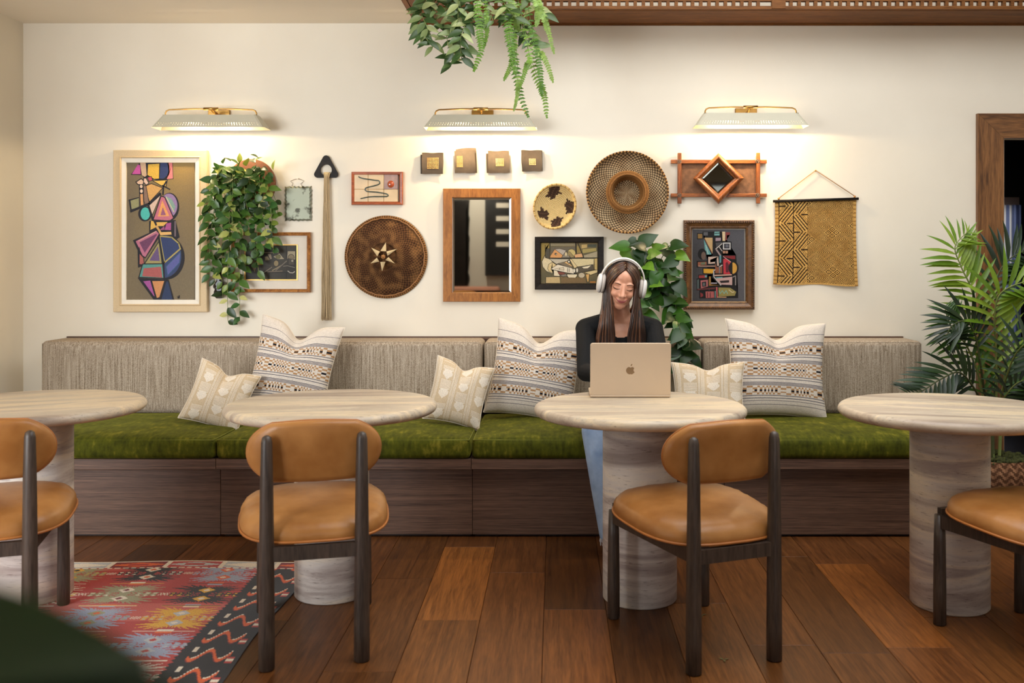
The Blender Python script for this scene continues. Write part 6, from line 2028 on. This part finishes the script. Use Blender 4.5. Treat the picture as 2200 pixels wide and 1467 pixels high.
# (path in px, depth there, leaflet length m, pairs, colours)
PF = [([(2128, 860), (2104, 720), (2090, 630), (2066, 575), (2052, 530), (2080, 497)], [5.06, 5.0, 4.95, 4.92, 4.9, 4.9], 0.165, 19, LT, 0.44),
      ([(2140, 860), (2140, 760), (2137, 680), (2150, 630), (2205, 605), (2260, 610)], [5.06, 5.0, 4.9, 4.85, 4.8, 4.8], 0.185, 19, LT, 0.36),
      ([(2135, 860), (2145, 720), (2140, 610), (2165, 560), (2215, 535), (2260, 540)], [5.1, 5.12, 5.14, 5.14, 5.14, 5.14], 0.17, 19, DKG, 0.45),
      ([(2120, 860), (2106, 780), (2095, 720), (2075, 690), (2045, 700), (2030, 730)], [5.06, 4.95, 4.9, 4.86, 4.84, 4.84], 0.15, 16, DKG, 0.5),
      ([(2115, 870), (2100, 800), (2075, 740), (2050, 715), (2035, 680), (2030, 655)], [5.06, 5.0, 4.96, 4.93, 4.9, 4.9], 0.14, 18, MD, 0.3),
      ([(2118, 880), (2090, 830), (2060, 800), (2020, 815), (1980, 840), (1950, 845)], [5.06, 4.98, 4.9, 4.84, 4.80, 4.78], 0.16, 18, DKG, 0.42),
      ([(2145, 880), (2165, 800), (2190, 750), (2230, 730), (2280, 760)], [5.06, 4.9, 4.8, 4.72, 4.7], 0.17, 16, [(70, 92, 74), (54, 78, 58)], 0.4),
      ([(2140, 890), (2155, 830), (2160, 780), (2170, 740), (2200, 700)], [5.06, 5.1, 5.1, 5.1, 5.1], 0.16, 15, MD, 0.35),
      ([(2135, 890), (2160, 850), (2190, 820), (2240, 810)], [5.06, 4.95, 4.9, 4.86], 0.13, 12, DKG, 0.35)]
for k, (s_, dep, ln, pairs, cols, st) in enumerate(PF):
    pts = [Vector((pc.x + 0.03 * math.cos(k * 2.1), pc.y + 0.03 * math.sin(k * 2.1), 0.26)), Vector((pc.x + 0.035 * math.cos(k * 2.1), pc.y + 0.02 * math.sin(k * 2.1), 0.5))] + [P(px, py, d) for (px, py), d in zip(s_, dep)]
    path = smooth_path(pts, 60)
    fr_ = MB().tube(path, [0.008 - 0.006 * i / 60 for i in range(61)], 7, False).build('frond_stalk', M['stem'] if k not in (2, 3, 5) else M['stem_dark'], palm)
    for j in range(pairs):
        q = st + (1.0 - st) * (j + 0.5) / pairs
        i = min(59, int(q * 60))
        t = (path[i + 1] - path[i]).normalized()
        view = Vector((0, -1, 0.35)).normalized()
        sd_ = t.cross(view)
        sd_ = sd_.normalized() if sd_.length > 0.15 else Vector((1, 0, 0))
        f = math.sin(PI * (0.18 + 0.80 * (j + .5) / pairs)) ** 0.6
        for s in (-1, 1):
            d = (sd_ * s + t * 0.95 + Vector((0, -0.15, -0.12))).normalized()
            put_leaf(plm, fr_, path[i], d, view + Vector((rs.uniform(-.2, .2), 0, 0.4)), 1.3 * ln / 0.2 * f * rs.uniform(0.9, 1.08), g_(rs.choice(cols), rs.uniform(0.85, 1.1)), 'leaflet')

# ---- broad-leaved plant close to the lens, out of focus at the lower left
fp_ = Vector((-0.34, 0.25, 0))
fg = empty('foreground_plant', fp_, 'blurred dark green leaf close to the lens at the lower left', 'plant')
MB().lathe([(0.0, 0.0), (0.11, 0.0), (0.15, 0.30), (0.14, 0.30), (0.135, 0.28), (0.0, 0.28)], fp_, 32).build('pot', plain('clay_pot', (150, 96, 70), 0.8, var=0.1), fg, weld=True)
big = leaf_mesh('broad_leaf', 0.30, 0.12, 'oval', 0.12, 0.12)
def fgl(tip_px, tip_py, y, base, s, c_):
    tip = P(tip_px, tip_py, y)
    d = tip - Vector(base)
    MB().tube(smooth_path([fp_ + Vector((0, 0, 0.28)), fp_ + Vector((0.0, 0, 0.7)), Vector(base)], 14), 0.005, 7, False).build('stem', M['stem_dark'], fg)
    put_leaf(big, fg, base, d, Vector((0.1, -0.35, 1)), d.length / 0.30 * s, g_(c_))
fgl(455, 1425, 0.27, (-0.235, 0.27, 1.175), 1.0, (26, 48, 22))
fgl(330, 1335, 0.28, (-0.25, 0.28, 1.190), 1.0, (36, 62, 28))
fgl(200, 1480, 0.26, (-0.25, 0.28, 1.150), 1.1, (22, 38, 20))
fgl(560, 1500, 0.26, (-0.20, 0.26, 1.155), 0.8, (60, 80, 34))

# ---- small leaf scraps dropped on the boards
for (px, py, lab) in ((1508, 1322, 'small dry leaf scrap on the floor behind the turned chair'), (1556, 1418, 'tiny yellow leaf crumb on the floor between chair legs')):
    y = F * CAMH / (py - VY); p = P(px, py, y)
    mb = MB()
    for k in range(3):
        a = k * 2.1; 
        mb.add([p + Vector((0, 0, 0.001)), p + Vector((0.012 * math.cos(a), 0.012 * math.sin(a), 0.004)), p + Vector((0.02 * math.cos(a + .4), 0.02 * math.sin(a + .4), 0.002)), p + Vector((0.010 * math.cos(a + .9), 0.010 * math.sin(a + .9), 0.003))], [(0, 1, 2, 3)], None, False)
    mb.build('leaf_scrap', plain('dry_leaf', (110, 104, 60), 0.8, var=0.3, scale=80), None, lab, 'leaf', origin=p)
# ================================================================ the seated person
def remesh_build(mb, name, mat, voxel, smooth_it=6, parent=None, cut=None):
    """fuses overlapping shapes into one continuous skin"""
    me = bpy.data.meshes.new('tmp_shape')
    me.from_pydata([tuple(v) for v in mb.v], [], mb.f)
    bm = bmesh.new(); bm.from_mesh(me)
    bmesh.ops.remove_doubles(bm, verts=bm.verts, dist=1e-6)
    bmesh.ops.recalc_face_normals(bm, faces=bm.faces); bm.to_mesh(me); bm.free()
    o = bpy.data.objects.new('tmp_shape', me); col.objects.link(o)
    r = o.modifiers.new('remesh', 'REMESH'); r.mode = 'VOXEL'; r.voxel_size = voxel
    s = o.modifiers.new('smooth', 'SMOOTH'); s.factor = 0.5; s.iterations = smooth_it
    dg = bpy.context.evaluated_depsgraph_get()
    out = bpy.data.meshes.new_from_object(o.evaluated_get(dg))
    bpy.data.objects.remove(o); bpy.data.meshes.remove(me)
    out.name = name
    if cut:
        bm = bmesh.new(); bm.from_mesh(out)
        dead = [v for v in bm.verts if cut(v.co)]
        bmesh.ops.delete(bm, geom=dead, context='VERTS'); bm.to_mesh(out); bm.free()
    out.polygons.foreach_set('use_smooth', [True] * len(out.polygons))
    base = wpos(parent) if parent is not None else Vector((0, 0, 0))
    out.transform(Matrix.Translation(-base))
    out.materials.clear(); out.materials.append(mat)
    ob = bpy.data.objects.new(name, out); col.objects.link(ob)
    if parent is not None: ob.parent = parent
    return ob

# skin
m, nt, b = new_mat('skin')
mp = coords(nt); nz = N(nt, 'ShaderNodeTexNoise', i_Scale=25.0, i_Detail=3.0); nt.links.new(mp.outputs[0], nz.inputs['Vector'])
r = ramp(nt, [(0.3, lin((214, 152, 122))), (0.7, lin((230, 172, 142)))]); nt.links.new(nz.outputs['Fac'], r.inputs['Fac']); nt.links.new(r.outputs['Color'], b.inputs['Base Color'])
b.inputs['Roughness'].default_value = 0.42
b.inputs['Subsurface Weight'].default_value = 0.12; b.inputs['Subsurface Radius'].default_value = (0.012, 0.005, 0.003); b.inputs['Subsurface Scale'].default_value = 0.6
M['skin'] = m
M['knit'] = plain('black_knit', (20, 21, 23), 0.85, var=0.2, scale=160, bmp=0.3, spec=0.2)
m, nt, b = new_mat('denim')
mp = coords(nt); nz = N(nt, 'ShaderNodeTexNoise', i_Scale=9.0, i_Detail=5.0); nt.links.new(mp.outputs[0], nz.inputs['Vector'])
r = ramp(nt, [(0.3, lin((120, 146, 184))), (0.7, lin((176, 198, 226)))]); nt.links.new(nz.outputs['Fac'], r.inputs['Fac']); nt.links.new(r.outputs['Color'], b.inputs['Base Color'])
mpb = coords(nt, (1, 1, 0.5)); nb = N(nt, 'ShaderNodeTexNoise', i_Scale=28.0, i_Detail=3.0); nt.links.new(mpb.outputs[0], nb.inputs['Vector'])
b.inputs['Roughness'].default_value = 0.9; bump(nt, b, nb.outputs['Fac'], 0.5, 0.01)
M['denim'] = m
M['hair'] = vcol_mat('brown_hair', 0.36, 0.05, 300.0, 0.5, 0.1)

HX, HYc = P(1336, 0, 4.66).x, 4.66
Hc = Vector((HX, HYc, 1.190))
HR = Matrix.Rotation(math.radians(8.5), 3, 'Y') @ Matrix.Rotation(math.radians(11), 3, 'X') @ Matrix.Rotation(math.radians(3), 3, 'Z')
def hl(x, f, z): return Hc + HR @ Vector((x, -f, z))
HRm = HR @ Matrix.Diagonal((1, -1, 1))
per = empty('person', (0.32, 4.85, 0.49), 'seated person in a black top and light jeans wearing headphones, smiling at the laptop', 'person')

def limb(mb, pts, rad):
    for (a, b_), (ra, rb) in zip(zip(pts[:-1], pts[1:]), zip(rad[:-1], rad[1:])): mb.capsule(a, b_, ra, rb, 14)
def ball_h(mb, c_, r_): mb.ball(hl(*c_), r_, 18, 12, HR)

SHL, SHR = (0.148, 4.745, 0.972), (0.478, 4.745, 0.972)
ELL, ELR = (0.140, 4.46, 0.790), (0.492, 4.46, 0.790)
WRL, WRR = (0.232, 4.190, 0.800), (0.402, 4.190, 0.800)
HPL, HPR = (0.245, 4.85, 0.575), (0.395, 4.85, 0.575)
KNL, KNR = (0.178, 4.375, 0.535), (0.435, 4.375, 0.535)
ANL, ANR = (0.243, 4.27, 0.075), (0.400, 4.27, 0.075)

body = MB()
# head
ball_h(body, (0, -0.012, 0.028), (0.073, 0.091, 0.083))
ball_h(body, (0, 0.020, -0.016), (0.0625, 0.066, 0.088))
ball_h(body, (0, 0.022, 0.045), (0.060, 0.061, 0.050))
ball_h(body, (0, 0.048, -0.086), (0.029, 0.033, 0.026))
for s in (-1, 1):
    ball_h(body, (s * 0.023, 0.022, -0.062), (0.027, 0.042, 0.036))
    ball_h(body, (s * 0.030, 0.057, -0.031), (0.025, 0.023, 0.022))
    ball_h(body, (s * 0.028, 0.071, 0.020), (0.022, 0.012, 0.009))
    ball_h(body, (s * 0.031, 0.0655, 0.000), (0.0165, 0.0150, 0.0125))
    ball_h(body, (s * 0.0115, 0.088, -0.037), (0.0085, 0.0100, 0.0080))
    ball_h(body, (s * 0.074, -0.005, -0.002), (0.008, 0.018, 0.030))
body.capsule(hl(0, 0.078, 0.014), hl(0, 0.098, -0.030), 0.0085, 0.0105, 12)
ball_h(body, (0, 0.1005, -0.033), (0.0115, 0.0110, 0.0095))
ball_h(body, (0, 0.072, -0.062), (0.029, 0.016, 0.018))
# neck, trunk
body.capsule(hl(0, -0.025, -0.055), (0.316, 4.745, 1.02), 0.046, 0.052, 16)
body.ball((0.313, 4.765, 0.90), (0.150, 0.090, 0.150), 20, 14)
body.ball((0.313, 4.815, 0.72), (0.122, 0.086, 0.150), 20, 14)
body.ball((0.318, 4.86, 0.585), (0.150, 0.110, 0.090), 20, 14)
body.capsule((0.316, 4.74, 1.02), SHL, 0.046, 0.044); body.capsule((0.316, 4.74, 1.02), SHR, 0.046, 0.044)
body.capsule((0.25, 4.76, 0.96), (0.38, 4.76, 0.96), 0.07, 0.07)
# arms and hands
for (S, E, W, sg) in ((SHL, ELL, WRL, 1), (SHR, ELR, WRR, -1)):
    limb(body, [S, E, W], [0.040, 0.032, 0.022])
    w = Vector(W); d = (Vector((0.318, 4.02, 0.772)) - w); d.x *= 0.25; d.normalize()
    side = d.cross(Vector((0, 0, 1))).normalized()
    palm_c = w + d * 0.045
    body.ball(palm_c, (0.034, 0.046, 0.016), 14, 10)
    for k, (o_, ln) in enumerate(((-0.026, 0.058), (-0.009, 0.070), (0.009, 0.074), (0.026, 0.066))):
        b0 = w + d * 0.078 + side * o_ * (1 if sg > 0 else 1)
        b1 = b0 + d * ln * 0.5 + Vector((0, 0, 0.006))
        b2 = b1 + d * ln * 0.45 + Vector((0, 0, -0.018))
        limb(body, [b0 - d * 0.02, b0, b1, b2], [0.0095, 0.009, 0.0085, 0.007])
    th0 = w + d * 0.03 + side * 0.022 * sg
    limb(body, [th0, th0 + d * 0.03 + side * 0.022 * sg, th0 + d * 0.058 + side * 0.026 * sg + Vector((0, 0, -0.008))], [0.012, 0.010, 0.0085])
# legs and feet
for (Hp, Kn, An) in ((HPL, KNL, ANL), (HPR, KNR, ANR)):
    limb(body, [Hp, Kn, An], [0.070, 0.050, 0.034])
    a = Vector(An)
    limb(body, [(a.x, a.y + 0.03, 0.036), (a.x, a.y - 0.06, 0.036), (a.x, a.y - 0.15, 0.024)], [0.034, 0.034, 0.022])
    body.capsule(An, (a.x, a.y + 0.01, 0.04), 0.034, 0.034)
bod = remesh_build(body, 'body', M['skin'], 0.0032, 9, per)

# clothes
top_ = MB()
top_.ball((0.313, 4.765, 0.90), (0.160, 0.100, 0.160), 20, 14); top_.ball((0.313, 4.815, 0.72), (0.132, 0.098, 0.160), 20, 14); top_.ball((0.318, 4.855, 0.62), (0.150, 0.112, 0.075), 20, 14)
top_.capsule((0.316, 4.74, 1.02), SHL, 0.052, 0.052); top_.capsule((0.316, 4.74, 1.02), SHR, 0.052, 0.052)
top_.capsule((0.25, 4.76, 0.96), (0.38, 4.76, 0.96), 0.078, 0.078)
limb(top_, [SHL, ELL, WRL], [0.051, 0.043, 0.030]); limb(top_, [SHR, ELR, WRR], [0.051, 0.043, 0.030])
def neckhole(p):
    q = p - Vector((0.316, 4.655, 1.075))
    return (q.x / 0.098) ** 2 + (q.y / 0.135) ** 2 + (q.z / 0.140) ** 2 < 1
remesh_build(top_, 'knit_top', M['knit'], 0.0042, 5, per, neckhole)
jn = MB()
jn.ball((0.318, 4.86, 0.585), (0.158, 0.116, 0.096), 20, 14)
for (Hp, Kn, An) in ((HPL, KNL, ANL), (HPR, KNR, ANR)):
    k, a = Vector(Kn), Vector(An)
    limb(jn, [Hp, k, k.lerp(a, 0.5), a], [0.078, 0.062, 0.056, 0.047])
def hem(p): return p.z < 0.078
je = remesh_build(jn, 'jeans', M['denim'], 0.0055, 3, per, hem)
fr_ = MB(); rs = random.Random(8)
for An in (ANL, ANR):
    for k in range(60):
        a = 2 * PI * k / 60
        p = Vector((An[0] + 0.046 * math.cos(a), An[1] + 0.046 * math.sin(a), 0.080))
        fr_.tube([p, p + Vector((rs.uniform(-.004, .004), rs.uniform(-.004, .004), -rs.uniform(0.012, 0.035)))], 0.0011, 4, False)
fr_.build('hem_fringe', plain('denim_fringe', (206, 212, 222), 0.9), je, kind='stuff')

# face details laid on the skin
tree = BVHTree.FromPolygons([v.co + wpos(per) for v in bod.data.vertices], [tuple(p.vertices) for p in bod.data.polygons])
fwd = HR @ Vector((0, -1, 0))
def on_face(x, z, lift=0.0008):
    o_ = hl(x, 0.3, z)
    h = tree.ray_cast(o_, -fwd)
    return (h[0] + fwd * lift) if h[0] is not None else hl(x, 0.09, z)
def ribbon(mb, pts, w0, w1, color=None):
    """pts: (x,z,width factor); strip laid on the face"""
    up_, lo_ = [], []
    for (x, z, k) in pts:
        up_.append(on_face(x, z + w0 * k)); lo_.append(on_face(x, z - w1 * k))
    n = len(pts)
    mb.add(up_ + lo_, [(i, i + 1, n + i + 1, n + i) for i in range(n - 1)], color, True)
M['brow'] = plain('eyebrow_hair', (96, 60, 40), 0.8, var=0.2, scale=200)
M['lash'] = plain('eyelash', (24, 15, 12), 0.7)
M['lip'] = plain('lips', (168, 84, 80), 0.35, var=0.06, scale=80)
for s in (-1, 1):
    mb = MB(); ribbon(mb, [(s * (0.014 + 0.036 * t), 0.0165 + 0.0060 * math.sin(t * 2.2) , 0.45 + 0.9 * math.sin(PI * min(1, 0.15 + t * 0.85)) ** 0.7) for t in np.linspace(0, 1, 12)], 0.0012, 0.0020)
    mb.build('eyebrow', M['brow'], per)
    mb = MB(); ribbon(mb, [(s * (0.0165 + 0.031 * t), -0.0040 - 0.0048 * math.sin(PI * t) + 0.0030 * t, 0.6 + 0.8 * t) for t in np.linspace(0, 1, 14)], 0.0016, 0.0018)
    mb.build('eyelashes', M['lash'], per)
    mb = MB(); ribbon(mb, [(s * (0.0175 + 0.027 * t), 0.0050 + 0.0030 * math.sin(PI * t), 1) for t in np.linspace(0, 1, 10)], 0.0005, 0.0005)
    mb.build('eyelid_crease', plain('eyelid_crease', (150, 92, 70), 0.7), per)
mb = MB()
T = np.linspace(-1, 1, 17)
up_l = [(0.030 * t, -0.0592 + 0.0088 * t * t + 0.0016 * math.exp(-((abs(t) - 0.25) / 0.2) ** 2) * (1 - abs(t))) for t in T]
mid_l = [(0.030 * t, -0.0632 + 0.0128 * t * t) for t in T]
low_l = [(0.030 * t, -0.0715 + 0.0205 * t * t) for t in T]
n = len(T)
mb.add([on_face(x, z, 0.0010) for x, z in up_l] + [on_face(x, z, 0.0024) for x, z in mid_l], [(i, i + 1, n + i + 1, n + i) for i in range(n - 1)], None, True)
mb.add([on_face(x, z, 0.0022) for x, z in mid_l] + [on_face(x, 0.6 * z + 0.4 * mid_l[i][1], 0.0040) for i, (x, z) in enumerate(low_l)] + [on_face(x, z, 0.0008) for x, z in low_l], [(i, i + 1, n + i + 1, n + i) for i in range(n - 1)] + [(n + i, n + i + 1, 2 * n + i + 1, 2 * n + i) for i in range(n - 1)], None, True)
mb.build('lips', M['lip'], per)
mb = MB(); ribbon(mb, [(0.0315 * t, -0.0630 + 0.0134 * t * t, 1.0) for t in T], 0.0006, 0.0006)
mo_ = mb.build('mouth_line', plain('mouth_line', (84, 32, 30), 0.6), per)
for v in mo_.data.vertices: v.co += (fwd * 0.0022)
for s in (-1, 1):
    mb = MB(); mb.ball(on_face(s * 0.0068, -0.0425, -0.001), (0.0030, 0.0020, 0.0018), 8, 6, HR); mb.build('nostril', plain('nostril', (110, 56, 44), 0.8), per)

# hair: a cap plus long locks parted in the middle
hair = MB(); rs = random.Random(17)
HC = Vector((0, -0.012, 0.026)); RAD = Vector((0.080, 0.099, 0.090))
HB = [(40, 23, 15), (52, 30, 20), (68, 42, 28), (86, 54, 36), (34, 20, 14), (104, 68, 46)]
nu, nv = 48, 30
V = []
for j in range(nv + 1):
    ph = PI * 0.72 * j / nv
    for i in range(nu):
        th = 2 * PI * i / nu
        V.append((0.077 * math.sin(ph) * math.cos(th), -0.012 + 0.095 * math.sin(ph) * math.sin(th), 0.026 + 0.087 * math.cos(ph)))
Fc = []
for j in range(nv):
    for i in range(nu):
        i2 = (i + 1) % nu
        q = [j * nu + i, j * nu + i2, (j + 1) * nu + i2, (j + 1) * nu + i]
        cx_ = sum(V[a][0] for a in q) / 4; cf = sum(V[a][1] for a in q) / 4; cz_ = sum(V[a][2] for a in q) / 4
        if cf > 0.02 and cz_ < 0.086 - 0.75 * abs(cx_): continue
        Fc.append(q)
hair.add([hl(*p) for p in V], Fc, lin((50, 30, 20)), True)
def slerp_path(p0, p1, n):
    a = Vector([(p0[i] - HC[i]) / RAD[i] for i in range(3)]); b_ = Vector([(p1[i] - HC[i]) / RAD[i] for i in range(3)])
    la, lb = a.length, b_.length
    an, bn = a.normalized(), b_.normalized()
    om = math.acos(max(-1, min(1, an.dot(bn))))
    out = []
    for k in range(n + 1):
        t = k / n
        if om < 1e-3: d = an
        else: d = (an * math.sin((1 - t) * om) + bn * math.sin(t * om)) / math.sin(om)
        L = la * (1 - t) + lb * t
        out.append(Vector([HC[i] + d[i] * L * RAD[i] for i in range(3)]))
    return out
for s in (-1, 1):
    for k in range(150):
        q = rs.random() ** 1.1
        phi = math.radians(44 + 100 * q)
        lift = rs.uniform(0.99, 1.035)
        p0 = Vector((s * 0.0015, HC.y + RAD.y * lift * math.cos(phi), HC.z + RAD.z * lift * math.sin(phi)))
        ex = (0.061 + 0.020 * min(1, q * 2.2)) * rs.uniform(0.97, 1.04)
        ef = 0.052 - 0.13 * q + rs.uniform(-0.006, 0.006)
        e = Vector((s * ex, ef, 0.005))
        loc = slerp_path(p0, e, 8)
        pts = [hl(*p) for p in loc]
        last = pts[-1]
        front = q < 0.62
        if front:
            g = rs.random()
            # fan of ends in front of the shoulders
            if s < 0: xb = Hc.x - 0.125 + 0.095 * (1 - (1 - q / 0.62) * 0.85) * 0 - 0.0 + 0.095 * (1 - q / 0.62) * 0.9 + rs.uniform(-0.004, 0.006)
            else: xb = Hc.x + 0.108 - 0.085 * (1 - q / 0.62) * 0.9 + rs.uniform(-0.006, 0.004)
            zb = 0.872 + rs.uniform(-0.02, 0.03)
            yb = 4.632 - 0.012 * g + 0.020 * (q / 0.62)
            ctl = [pts[-2], last, Vector((last.x + (xb - last.x) * 0.25, last.y + (yb - last.y) * 0.25 - 0.004, 1.10)), Vector((last.x + (xb - last.x) * 0.62, yb - 0.010, 1.01)), Vector((xb, yb, 0.94)), Vector((xb + rs.uniform(-.006, .006), yb + 0.004, zb))]
        else:
            xb = Hc.x + s * rs.uniform(0.03, 0.10); yb = 4.86 + rs.uniform(0, 0.02); zb = 0.90 + rs.uniform(-0.02, 0.03)
            ctl = [pts[-2], last, Vector((last.x + (xb - last.x) * 0.3, last.y + 0.03, 1.10)), Vector((xb, 4.84, 1.02)), Vector((xb, yb, zb))]
        tail = smooth_path(ctl, 16)[4:]
        full = pts + tail
        rr_ = rs.uniform(0.0040, 0.0068)
        nL = len(full)
        rad = [rr_ * (0.55 + 0.45 * min(1, i / 5)) * (1 - 0.75 * max(0, (i / nL - 0.75)) / 0.25) for i in range(nL)]
        cc = rs.choice(HB); v = rs.uniform(0.8, 1.15)
        hair.tube(full, rad, 6, True, color=tuple(x * v for x in lin(cc)[:3]), flat=0.6)
hair.build('hair', M['hair'], per)

# ================================================================ headphones
hp_ = empty('headphones', hl(0, 0, -0.04), 'white over-ear headphones worn by the seated person', 'headphones')
M['hpwhite'] = plain('white_plastic', (226, 222, 216), 0.45, var=0.02)
M['hppad'] = plain('ear_pad_leather', (196, 186, 176), 0.6, var=0.05)
pts = []
for k in range(29):
    a = math.radians(-4 + 188 * k / 28)
    pts.append(hl(0.106 * math.cos(a), -0.002, 0.012 + 0.119 * math.sin(a)))
def band_tube(mb, pts, w, th):
    mid = hl(0, -0.002, 0.0)
    ax = (HR @ Vector((0, -1, 0))).normalized()
    V = []
    for p in pts:
        o_ = (p - mid); o_ -= ax * o_.dot(ax); o_.normalize()
        for k in range(10):
            an = 2 * PI * k / 10
            V.append(p + ax * (w / 2 * math.cos(an)) + o_ * (th / 2 * math.sin(an)))
    n = len(pts)
    mb.add(V, [(i * 10 + k, i * 10 + (k + 1) % 10, (i + 1) * 10 + (k + 1) % 10, (i + 1) * 10 + k) for i in range(n - 1) for k in range(10)] + [tuple(range(10)), tuple((n - 1) * 10 + k for k in range(10))], None, True)
mb = MB(); band_tube(mb, pts, 0.026, 0.009); mb.build('headband', M['hpwhite'], hp_)
mb = MB(); band_tube(mb, [p + (hl(0, -0.002, 0.012) - p).normalized() * 0.0065 for p in pts[8:21]], 0.024, 0.010); mb.build('headband_cushion', M['hppad'], hp_)
for s in (-1, 1):
    def ring_cup(mb, secs, n=28):
        V = []
        for (x, rf, rz) in secs:
            for k in range(n):
                an = 2 * PI * k / n
                V.append(hl(s * x, -0.002 + rf * math.cos(an), -0.006 + rz * math.sin(an)))
        mb.add(V, [(i * n + k, i * n + (k + 1) % n, (i + 1) * n + (k + 1) % n, (i + 1) * n + k) for i in range(len(secs) - 1) for k in range(n)] + [tuple(range(n)), tuple((len(secs) - 1) * n + k for k in range(n))], None, True)
    mb = MB(); ring_cup(mb, [(0.100, 0.030, 0.040), (0.101, 0.036, 0.047), (0.108, 0.037, 0.048), (0.116, 0.033, 0.043), (0.120, 0.024, 0.032), (0.121, 0.010, 0.012)])
    cup = mb.build('ear_cup', M['hpwhite'], hp_)
    mb = MB(); ring_cup(mb, [(0.082, 0.020, 0.028), (0.083, 0.032, 0.043), (0.090, 0.036, 0.047), (0.098, 0.035, 0.046), (0.0995, 0.028, 0.036)])
    mb.build('ear_pad', M['hppad'], cup)

# ================================================================ things on the wall behind the lens, seen in the mirrors
def MR(px, py, y=-2.9):
    tot = (WALL - 0.0125) + (WALL - 0.0125 - y)
    return Vector(((px - VX) / F * tot, y, CAMH - (py - VY) / F * tot))
a, b_ = MR(974, 620), MR(1000, 428)
scr = MB()
pts = []
for k in range(61):
    z = a.z + (b_.z - a.z) * k / 60
    pts.append((b_.x + 0.055 * abs(math.sin(k / 60 * PI * 4.5)), z))
poly = [(a.x - 0.10, a.z)] + pts[:1] + pts[1:] + [(a.x - 0.10, b_.z)]
V = [(x, YF + 0.02, z) for x, z in poly] + [(x, YF + 0.06, z) for x, z in poly]
n = len(poly)
bm = bmesh.new(); vv = [bm.verts.new(p) for p in V[n:]]; f_ = bm.faces.new(vv); bmesh.ops.triangulate(bm, faces=[f_]); bm.verts.index_update()
scr.add([tuple(v.co) for v in bm.verts], [tuple(v.index for v in f.verts) for f in bm.faces], None, False); bm.free()
scr.add(V, [(i, (i + 1) % n, n + (i + 1) % n, n + i) for i in range(n)], None, False)
scr.build('scalloped_panel', M['blackwood'], None, 'dark scalloped wall panel reflected at left in the large mirror', 'panel')
a, b_ = MR(1043, 592), MR(1100, 415)
pan = empty('dark_cabinet', ((a.x + b_.x) / 2, YF + 0.2, a.z), 'dark tall wall cabinet with pale bars reflected at right in the large mirror', 'cabinet')
MB().box(a.x, b_.x + 0.2, YF + 0.002, YF + 0.2, a.z, b_.z + 0.1, bev=0.004).build('body', M['black'], pan)
for py in (442, 470, 498, 525):
    q0, q1 = MR(1067, py + 5), MR(1094, py - 5)
    MB().box(q0.x, q1.x, YF + 0.2, YF + 0.206, q0.z, q1.z).build('bar', M['plaster'], pan)
a, b_ = MR(960, 640), MR(1078, 614)
sf = MB(); rounded_box(sf, ((a.x + b_.x) / 2, YF + 0.5, b_.z / 2), ((b_.x - a.x) / 2, 0.14, b_.z / 2), 0.05, 4, 4)
sf.build('peach_sofa_back', plain('peach_fabric', (214, 150, 122), 0.9, var=0.05), None, 'peach upholstered sofa back reflected at the bottom of the large mirror', 'sofa')
